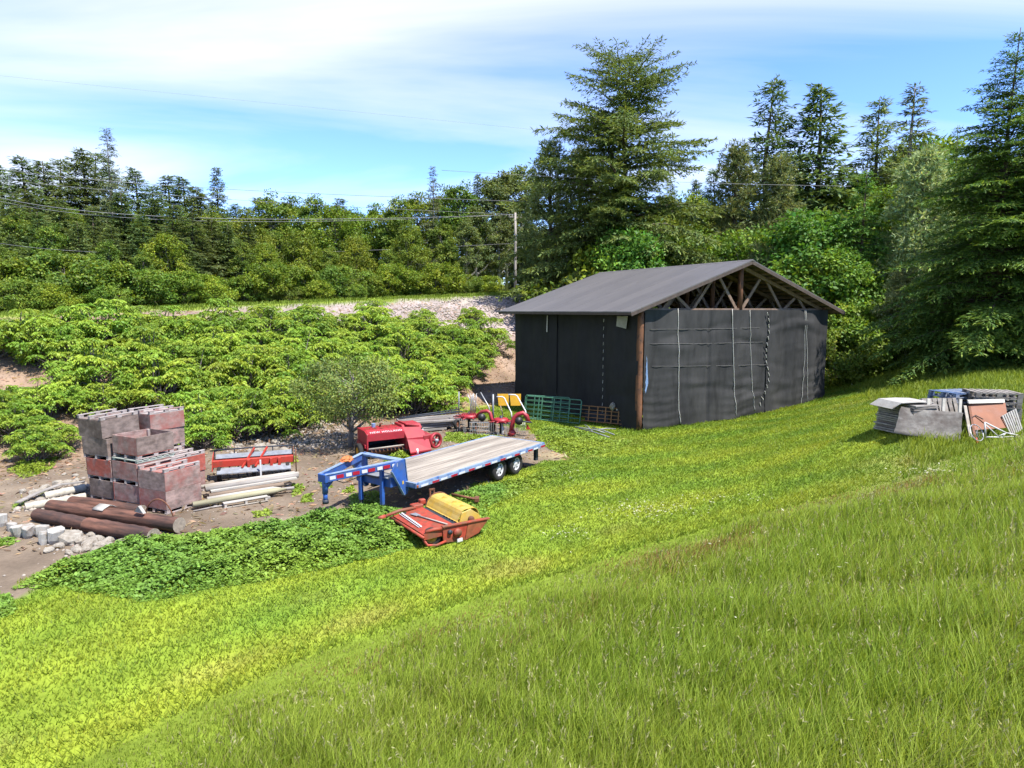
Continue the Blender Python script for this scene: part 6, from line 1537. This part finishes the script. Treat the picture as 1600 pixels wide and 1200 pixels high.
tree("palepine", "pine_tree", 1405, 420, 41, "low pale pine under the larger pale pine")
tree("nearfir0", "fir_tree", 1552, 40, 33, "huge layered fir filling the right edge behind the pallets", wide=1.2)
tree("nearfir0", "fir_tree", 1680, 0, 31, "huge fir half out of view at the right edge", wide=1.05)
tree("nearfir1", "fir_tree", 1500, 215, 39, "layered fir left of the huge one at the right edge", wide=1.05)
tree("nearfir1", "fir_tree", 1575, 150, 48, "pointed fir rising behind the huge one at the right edge")
for (px, ty, Y, k) in ((1010, 330, 62, "broad0"), (940, 340, 70, "broad1"), (1075, 300, 66, "broad1"), (1060, 350, 56, "maple"), (1110, 345, 62, "broad0"), (890, 380, 66, "broad2"), (1160, 350, 52, "maple"), (1310, 330, 60, "broad1"), (1230, 300, 70, "broad0"), (1390, 300, 60, "broad1"), (1480, 300, 52, "maple"), (980, 350, 52, "maple"), (1390, 240, 74, "broad1"), (1430, 205, 80, "broad0"), (1520, 230, 70, "broad1"),(1560, 250, 62, "broad0"), (1290, 285, 64, "broad0"), (1335, 275, 66, "broad1"), (1370, 290, 58, "broad0"), (1215, 330, 60, "broad1"), (1040, 300, 74, "broad1"), (1120, 320, 72, "broad0")):
    tree(k, "broadleaf_tree", px, ty, Y, "leafy tree filling the gaps between the conifers behind the barn", "leafy trees behind the barn")
for (px, ty, Y, k) in ((1000, 295, 68, "spruce2"), (1080, 280, 72, "spruce0"), (1235, 262, 68, "spruce2"), (1300, 295, 74, "spruce0"), (925, 290, 74, "spruce2"), (1100, 300, 78, "spruce2"), (870, 300, 80, "spruce0"), (1030, 310, 82, "spruce2"), (1150, 290, 80, "spruce0"), (960, 320, 78, "spruce2"), (1340, 300, 76, "spruce2"), (820, 320, 84, "spruce2"), (1060, 330, 64, "spruce2"), (900, 340, 62, "spruce0"), (1105, 262, 70, "spruce2"), (1228, 232, 72, "spruce0"), (1305, 252, 70, "spruce2"), (1325, 268, 66, "spruce0"), (1375, 240, 74, "spruce2"), (1440, 225, 72, "spruce0"), (1040, 282, 76, "spruce2")):
    tree(k, "spruce_tree", px, ty, Y, "conifer set back between the taller trees behind the barn", "conifers set back behind the barn", wide=1.2)
for (px, ty, Y, k) in ((1318, 470, 43, "shrub2"), (1340, 500, 42, "shrub1"), (1305, 520, 40.5, "shrub1"), (1380, 480, 43, "shrub0"), (1420, 470, 42, "shrub1"), (930, 395, 56, "shrub0"), (1000, 405, 55, "shrub0"), (1080, 410, 54, "shrub2"), (1460, 480, 40, "shrub1"), (1240, 430, 48, "shrub0"), (880, 430, 60, "shrub0")):
    g, s = top_scale(HH[k], px, ty, Y)
    plant(k, "understory_bush", g, "leafy bush under the trees behind the barn", "bush", "bushes under the trees by the barn", (s, s, s), names=("crown", "stems"))

# ------------------------------------------------------------------ sumac thicket on the bank
SUM = gpoly([(-60, 560), (-60, 505), (60, 512), (150, 500), (330, 492), (480, 490), (580, 494), (640, 500), (740, 497), (788, 505)]) + gpoly([(775, 560), (745, 590), (722, 628), (690, 638), (640, 648), (500, 662), (400, 685), (290, 690), (270, 640), (180, 620), (120, 640), (60, 600), (-60, 620)])
HOLES = [gpoly([(-60, 560), (40, 562), (100, 590), (90, 625), (-60, 640)]), gpoly([(100, 565), (190, 560), (200, 590), (120, 600)]), gpoly([(575, 478), (700, 478), (690, 505), (590, 500)])]
cand = []
rs = np.random.default_rng(99)
lo = np.min(SUM, 0); hi = np.max(SUM, 0)
tries = rs.uniform(lo, hi, (9000, 2))
ok = inpoly(tries[:, 0], tries[:, 1], SUM)
for h in HOLES: ok &= ~inpoly(tries[:, 0], tries[:, 1], h)
ts = (tries[:, 1] - tries[:, 0] - 39) * 0.7071; tt_ = (tries[:, 1] + tries[:, 0]) * 0.7071
ok &= ts < 11.3 - 4.6 * smooth(20, 36, tt_)
for p in tries[ok]:
    if all((p[0] - q[0]) ** 2 + (p[1] - q[1]) ** 2 > 1.55 ** 2 for q in cand): cand.append(tuple(p))
SUMAC_POS = cand
extra = [(20, 640), (70, 650), (110, 640), (30, 690), (55, 722), (85, 705), (160, 650), (200, 640), (10, 665), (60, 540), (130, 545), (15, 555), (-30, 680), (320, 700)]
for i, p in enumerate(cand):
    z = float(hgt(*p)); sc = random.uniform(0.85, 1.25)
    zx = 800 + 1000 * p[0] / p[1]; zs = (p[1] - p[0] - 39) * 0.7071
    zone = ("along the foot of" if zs < 2.5 else "half way up" if zs < 6.5 else "along the top of") + " the bank " + ("behind the fruit bins" if zx < 330 else "behind the seed drill and small tree" if zx < 600 else "nearest the barn")
    plant("sumac%d" % (i % 5), "sumac_shrub", (p[0], p[1], z - 0.1), "thicket sumac " + zone, "shrub", "sumacs " + zone, sc, names=("foliage", "stems"))
for i, (px, py) in enumerate(extra):
    g = G(px, py)
    plant("sumac%d" % (i % 5), "sumac_shrub", g, "sumac growing low on the bank left of the fruit bins", "shrub", "sumacs left of the bins", random.uniform(0.55, 0.8), names=("foliage", "stems"))
for (px, py, lb) in ((660, 497, "small lone sumac with a bare stem against the gravel, left one of two"), (737, 492, "small lone sumac with a bare stem against the gravel, right one of two")):
    g = G(px, py + 14); plant("sumac0", "sumac_shrub", g, lb, "shrub", None, 0.8, names=("foliage", "stems"))

# small tree beside the baler
g = G(548, 698)
plant("yardtree", "yard_tree", g, "small grey-trunked tree with a spreading crown behind the red baler", "tree", None, 0.86, rz=0.4)

# ------------------------------------------------------------------ grass and low weeds (stuff)
gr = np.random.default_rng(2024)
def in_view(X, Y, pad=1.2): return (np.abs(X) < 0.83 * Y + pad) & (Y > 3.2)
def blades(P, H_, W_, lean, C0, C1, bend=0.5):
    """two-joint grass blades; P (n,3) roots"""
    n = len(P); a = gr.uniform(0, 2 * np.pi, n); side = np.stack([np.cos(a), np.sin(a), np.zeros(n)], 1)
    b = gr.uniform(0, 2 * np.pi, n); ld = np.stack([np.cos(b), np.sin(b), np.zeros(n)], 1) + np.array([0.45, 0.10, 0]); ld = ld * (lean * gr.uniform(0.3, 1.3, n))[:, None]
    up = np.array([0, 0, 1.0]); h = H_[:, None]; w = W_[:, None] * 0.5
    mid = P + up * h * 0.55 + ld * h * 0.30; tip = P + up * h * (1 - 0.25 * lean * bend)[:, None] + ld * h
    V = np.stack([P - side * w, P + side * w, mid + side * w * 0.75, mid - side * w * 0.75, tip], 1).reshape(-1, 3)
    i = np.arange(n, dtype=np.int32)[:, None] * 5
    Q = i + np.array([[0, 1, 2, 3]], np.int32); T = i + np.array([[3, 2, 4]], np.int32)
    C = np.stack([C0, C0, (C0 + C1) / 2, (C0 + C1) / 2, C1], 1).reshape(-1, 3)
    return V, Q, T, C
def grass_object(name, label, V, Q, T, C):
    o = link(bpy.data.objects.new(name, np_mesh(name, V, [Q, T], C, MAT["grass"])))
    return tag(o, label, "grass", None, "stuff")
def sample(poly, n, fall, y0):
    lo = np.min(poly, 0); hi = np.max(poly, 0); lo[1] = max(lo[1], 3.2)
    p = gr.uniform(lo, hi, (n, 2)); k = inpoly(p[:, 0], p[:, 1], poly) & in_view(p[:, 0], p[:, 1])
    k &= gr.random(n) < np.minimum(1, (y0 / np.maximum(p[:, 1], 1)) ** fall)
    p = p[k]; return np.column_stack([p, hgt(p[:, 0], p[:, 1])])
# tall meadow
P = sample(MEADOW, 1500000, 1.25, 7.5)
P = P[:200000]
n = len(P); d = dist_line(P[:, 0], P[:, 1], BOUND)
edge = smooth(0.0, 3.0, d + 0.35 * wob(P[:, 0], P[:, 1], 1.1, 4.0))
clump = 0.78 + 0.20 * wob(P[:, 0], P[:, 1], 1.6, 2.0) * 0.7 + 0.14 * wob(P[:, 0], P[:, 1], 4.7, 5.0)
Hh = gr.uniform(0.22, 0.60, n) * (0.16 + 0.84 * edge) * clump.clip(0.45, 1.3)
Ww = (0.0055 + 0.00055 * P[:, 1]) * gr.uniform(0.7, 1.4, n)
tone = np.clip(0.5 + 0.22 * wob(P[:, 0], P[:, 1], 0.5, 7.0) + gr.normal(0, 0.22, n), 0, 1)[:, None]
c1 = np.array([0.215, 0.325, 0.034]) * (1 - tone) + np.array([0.345, 0.42, 0.065]) * tone
straw = (gr.random(n) < 0.04 + 0.06 * (tone[:, 0] > 0.7))[:, None]
c1 = np.where(straw, np.array([0.33, 0.30, 0.14]) * gr.uniform(0.7, 1.1, (n, 1)), c1)
red = ((gr.random(n) < np.exp(-((d - 0.9) / 0.9) ** 2) * np.clip(0.10 + 0.5 * wob(P[:, 0], P[:, 1], 0.7, 9.0), 0, 0.65)) & (P[:, 1] > 9))[:, None]
c1 = np.where(red, np.array([0.31, 0.20, 0.085]) * gr.uniform(0.75, 1.2, (n, 1)), c1)
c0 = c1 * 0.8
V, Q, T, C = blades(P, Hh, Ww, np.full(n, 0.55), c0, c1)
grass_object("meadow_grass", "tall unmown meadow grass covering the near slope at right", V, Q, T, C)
# seed heads standing above the meadow
k = (gr.random(n) < 0.013) & (d > 0.5) & (P[:, 1] < 22); S = P[k]; hs = Hh[k] * gr.uniform(1.15, 1.6, k.sum()); m_ = len(S)
off = gr.normal(0, 0.10, (m_, 2)); topP = S + np.column_stack([off * hs[:, None] * 2 + [0.08, 0.02] * hs[:, None], hs])
dirv = nrmz(topP - S)
st = []; scol = []
side = nrmz(np.cross(dirv, gr.normal(0, 1, (m_, 3))))
wv = (0.0025 + 0.0003 * S[:, 1])[:, None]
Vs = np.stack([S - side * wv, S + side * wv, topP + side * wv * 0.6, topP - side * wv * 0.6], 1).reshape(-1, 3)
Cs = np.repeat(np.tile([[0.22, 0.24, 0.07]], (m_, 1)), 4, 0)
hd = []; hc = []
for j in range(5):
    b0 = topP - dirv * (0.02 * j)[..., None] if False else topP - dirv * 0.022 * j
    hd.append(kites(b0, dirv + gr.normal(0, 0.45, (m_, 3)), gr.normal(0, 1, (m_, 3)), np.full(m_, 0.055), np.full(m_, 0.010) + 0.0006 * S[:, 1]))
    hc.append(np.repeat(np.array([0.36, 0.35, 0.17]) * gr.uniform(0.7, 1.25, (m_, 1)), 4, 0))
Vh = np.concatenate([Vs] + hd); Ch = np.concatenate([Cs] + hc)
o = link(bpy.data.objects.new("grass_seed_heads", np_mesh("grass_seed_heads", Vh, quads_for(len(Vh) // 4), Ch, MAT["grass"])))
tag(o, "pale seed heads standing above the meadow grass", "grass", None, "stuff")
# longer grass under the trees on the right and round the pallet pile
P = sample(RIGHTGRASS, 420000, 1.0, 16)[:52000]; n = len(P)
tone = np.clip(0.5 + 0.25 * wob(P[:, 0], P[:, 1], 0.6, 1.0) + gr.normal(0, 0.2, n), 0, 1)[:, None]
c1 = np.array([0.15, 0.23, 0.024]) * (1 - tone) + np.array([0.26, 0.315, 0.04]) * tone
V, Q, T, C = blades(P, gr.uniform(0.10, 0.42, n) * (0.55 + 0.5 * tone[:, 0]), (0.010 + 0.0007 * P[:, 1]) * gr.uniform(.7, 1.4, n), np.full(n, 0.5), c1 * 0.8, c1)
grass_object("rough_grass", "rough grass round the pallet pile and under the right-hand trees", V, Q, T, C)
# mown lawn
N_ = 1500000
p = np.column_stack([gr.uniform(-22, 26, N_), gr.uniform(3.5, 44, N_)])
s_ = (p[:, 1] - p[:, 0] - 39) * 0.7071
k = in_view(p[:, 0], p[:, 1]) & ~inpoly(p[:, 0], p[:, 1], MEADOW) & ~inpoly(p[:, 0] + 0.25 * wob(p[:, 0], p[:, 1], 1.7, 1.0), p[:, 1] + 0.25 * wob(p[:, 0], p[:, 1], 1.9, 6.0), DIRT) & ~inpoly(p[:, 0], p[:, 1], RIGHTGRASS) & (s_ < -1.0)
rel = (p - np.array([BO.x, BO.y])); uu = rel @ np.array([BU.x, BU.y]); vv = rel @ np.array([BV.x, BV.y])
k &= ~((uu > 0) & (uu < BW) & (vv > 0) & (vv < BL))
k &= gr.random(N_) < np.minimum(1, (9.0 / p[:, 1]) ** 0.55)
p = p[k][:330000]; n = len(p); P = np.column_stack([p, hgt(p[:, 0], p[:, 1])])
c1 = lawn_col(P[:, 0], P[:, 1]) * gr.uniform(0.72, 1.35, (n, 1)) * (1 + gr.normal(0, 0.10, (n, 1)) * np.array([[1, 0.2, 0]]))
near_barn = np.exp(-np.maximum(0, np.minimum(np.abs(vv[k][:330000]), np.abs(uu[k][:330000]))) / 0.25) * ((uu[k][:330000] > -0.6) & (vv[k][:330000] > -0.7))
dl = dist_line(P[:, 0], P[:, 1], BOUND)
Hh = gr.uniform(0.035, 0.085, n) * (1 + 1.6 * near_barn + 0.8 * np.exp(-dl / 0.5))
a = gr.uniform(0, 2 * np.pi, n); sd_ = np.stack([np.cos(a), np.sin(a), np.zeros(n)], 1) * ((0.0045 + 0.00055 * P[:, 1]) * gr.uniform(.7, 1.3, n))[:, None]
b = gr.uniform(0, 2 * np.pi, n); tipv = np.stack([np.cos(b) * 0.7, np.sin(b) * 0.7, np.ones(n)], 1) * Hh[:, None]
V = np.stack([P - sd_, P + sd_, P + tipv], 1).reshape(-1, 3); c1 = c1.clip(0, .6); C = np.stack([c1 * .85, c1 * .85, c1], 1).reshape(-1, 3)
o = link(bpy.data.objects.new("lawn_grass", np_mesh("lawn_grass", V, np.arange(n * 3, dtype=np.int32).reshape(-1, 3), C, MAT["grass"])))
tag(o, "short mown yellow-green grass sweeping across the lawn", "grass", None, "stuff")
# verge at the top of the bank
N_ = 160000; p = np.column_stack([gr.uniform(-45, 14, N_), gr.uniform(26, 84, N_)]); s_ = (p[:, 1] - p[:, 0] - 39) * 0.7071
k = (((s_ > 15.6) & (s_ < 19.8)) | ((s_ > 26) & (s_ < 31))) & in_view(p[:, 0], p[:, 1], 3); p = p[k][:26000]; n = len(p); P = np.column_stack([p, hgt(p[:, 0], p[:, 1])])
c1 = np.array([0.17, 0.235, 0.03]) * gr.uniform(.7, 1.35, (n, 1))
V, Q, T, C = blades(P, gr.uniform(0.06, 0.34, n), gr.uniform(0.03, 0.06, n), np.full(n, 0.7), c1 * .85, c1)
grass_object("verge_grass", "bright grass along the top edge of the bank", V, Q, T, C)
# low leafy weeds in mounds
WEEDS = [
    ([(15, 922), (60, 898), (110, 876), (180, 852), (240, 834), (300, 842), (340, 832), (420, 822), (520, 800), (600, 792), (650, 800), (668, 848), (610, 866), (520, 886), (430, 906), (330, 920), (230, 940), (160, 930), (90, 918)], 0.42, 2400, 0),
    ([(650, 798), (690, 778), (740, 762), (800, 750), (795, 775), (760, 795), (757, 830), (720, 848), (672, 852)], 0.20, 2000, 0),
    ([(780, 758), (850, 736), (905, 718), (895, 735), (830, 765), (785, 785)], 0.22, 1600, 1),
    ([(838, 690), (835, 674), (860, 664), (900, 670), (960, 690), (1005, 682), (960, 706), (900, 716), (865, 705)], 0.20, 1100, 1),
    ([(545, 775), (590, 768), (602, 785), (550, 794)], 0.30, 1800, 0),
    ([(598, 716), (640, 708), (652, 722), (604, 730)], 0.45, 1300, 1),
    ([(690, 690), (700, 676), (790, 682), (775, 690), (740, 694)], 0.16, 900, 1),
    ([(-40, 980), (-40, 930), (15, 930), (22, 955), (0, 975)], 0.25, 2000, 0),
    ([(-30, 850), (20, 840), (28, 848), (0, 858)], 0.15, 1500, 0),
    ([(10, 735), (40, 715), (90, 715), (80, 735), (40, 748)], 0.3, 900, 1),
    ([(225, 848), (300, 842), (310, 852), (240, 862)], 0.08, 700, 1),
    ([(455, 760), (470, 755), (476, 770), (460, 776)], 0.12, 1200, 1), ([(395, 800), (420, 797), (425, 806), (398, 810)], 0.10, 1200, 1), ([(470, 776), (486, 772), (488, 784), (472, 786)], 0.10, 1200, 1),
    ([(500, 752), (516, 748), (520, 762), (504, 764)], 0.12, 1200, 1), ([(534, 764), (552, 760), (556, 768), (538, 774)], 0.1, 1200, 1), ([(512, 742), (526, 738), (528, 746), (514, 750)], 0.22, 1500, 0),
    ([(60, 775), (80, 765), (88, 772), (66, 782)], 0.12, 900, 1), ([(452, 718), (462, 712), (466, 722), (456, 726)], 0.2, 1200, 1), ([(20, 788), (40, 780), (44, 790), (24, 798)], 0.15, 900, 1),
]
Lw = Leaves()
for (pts, hm, dens, kind) in WEEDS:
    poly = gpoly(pts); lo = np.min(poly, 0); hi = np.max(poly, 0); area = (hi - lo).prod()
    q = gr.uniform(lo, hi, (int(area * dens * 1.0), 2)); q = q + (0.22 if dens > 1500 else 0.12) * np.column_stack([wob(q[:, 0], q[:, 1], 2.2, 3.0), wob(q[:, 0], q[:, 1], 2.6, 5.0)])
    q = q[inpoly(q[:, 0], q[:, 1], poly)]
    if not len(q): continue
    ed = dist_line(q[:, 0], q[:, 1], poly + poly[:1])
    lump = 0.62 + 0.26 * wob(q[:, 0], q[:, 1], 2.1, 4.0) * 0.8 + 0.14 * wob(q[:, 0], q[:, 1], 5.3, 1.0)
    hh = hm * smooth(-0.05, 0.75, ed) * lump.clip(0.12, 1.35)
    z = hgt(q[:, 0], q[:, 1]) + hh * (1 - 0.35 * gr.random(len(q)) ** 2) + 0.02
    n = len(q); P = np.column_stack([q, z])
    ln = gr.uniform(0.05, 0.10, n) * (1.0 if kind == 0 else 1.1)
    D = gr.normal(0, 1, (n, 3)) * np.array([1, 1, 0.35]); Nn = np.array([0, 0, 1.0]) + gr.normal(0, 0.42, (n, 3))
    base = np.array([0.125, 0.235, 0.036]) if kind == 0 else np.array([0.155, 0.24, 0.03])
    yl = np.clip(0.3 + 0.3 * wob(q[:, 0], q[:, 1], 0.9, 2.0), 0, 1)[:, None]
    cc = (base * (1 - yl) + base * np.array([1.5, 1.2, 0.9]) * yl) * (1 + gr.normal(0, 0.22, (n, 1))).clip(.5, 1.6)
    Lw.add(kites(P, D, Nn, ln, ln * gr.uniform(.6, .85, n), 0.45, 0.12), cc)
o = link(bpy.data.objects.new("leafy_weeds", Lw.mesh("leafy_weeds", MAT["weed"]))); tag(o, "mounded mat of small-leaved green weeds between the yard and the lawn", "weeds", None, "stuff")
# dry litter and twigs on bank and yard
N_ = 90000; p = np.column_stack([gr.uniform(-26, 6, N_), gr.uniform(14, 56, N_)]); s_ = (p[:, 1] - p[:, 0] - 39) * 0.7071
k = ((s_ > -1.5) & (s_ < 15.5)) | (inpoly(p[:, 0], p[:, 1], DIRT) & (gr.random(N_) < 0.5)); k &= in_view(p[:, 0], p[:, 1]); p = p[k][:38000]; n = len(p); P = np.column_stack([p, hgt(p[:, 0], p[:, 1]) + 0.02])
D = gr.normal(0, 1, (n, 3)) * np.array([1, 1, 0.25]); c = np.array([0.36, 0.25, 0.16]) * gr.uniform(0.35, 1.45, (n, 1)) * (1 + gr.normal(0, .1, (n, 3)))
Lt = Leaves(); ln = gr.uniform(0.06, 0.28, n); Lt.add(kites(P, D, np.array([0, 0, 1.0]) + gr.normal(0, .6, (n, 3)), ln, ln * gr.uniform(.08, .4, n), 0.5), c.clip(0.02, .6))
o = link(bpy.data.objects.new("dry_litter", Lt.mesh("dry_litter", MAT["grass"]))); tag(o, "dry straw, leaves and twigs littering the bank and yard", "litter", None, "stuff")
# pale clippings and small white flowers on the lawn
pts = []
for (px, py, sx, sy, n) in ((1010, 797, 70, 12, 260), (900, 745, 60, 16, 60), (1450, 738, 60, 8, 120), (1100, 780, 90, 10, 90), (1180, 940, 300, 90, 16), (1340, 600, 40, 14, 50), (880, 835, 40, 10, 60)):
    for _ in range(n):
        g = G(px + gr.normal(0, sx * .6), py + gr.normal(0, sy * .6)); pts.append((g.x, g.y, g.z + gr.uniform(0.03, 0.09) + (0.35 if py > 900 else 0)))
P = np.array(pts); n = len(P); Lc = Leaves(); ln = gr.uniform(0.03, 0.09, n)
Lc.add(kites(P, gr.normal(0, 1, (n, 3)) * [1, 1, .2], np.array([0, 0, 1.0]) + gr.normal(0, .3, (n, 3)), ln, ln * .5), np.tile([[0.50, 0.50, 0.36]], (n, 1)) * gr.uniform(.7, 1.2, (n, 1)))
o = link(bpy.data.objects.new("pale_clippings", Lc.mesh("pale_clippings", MAT["grass"]))); tag(o, "pale clippings and small white blooms on the mown grass", "clippings", None, "stuff")
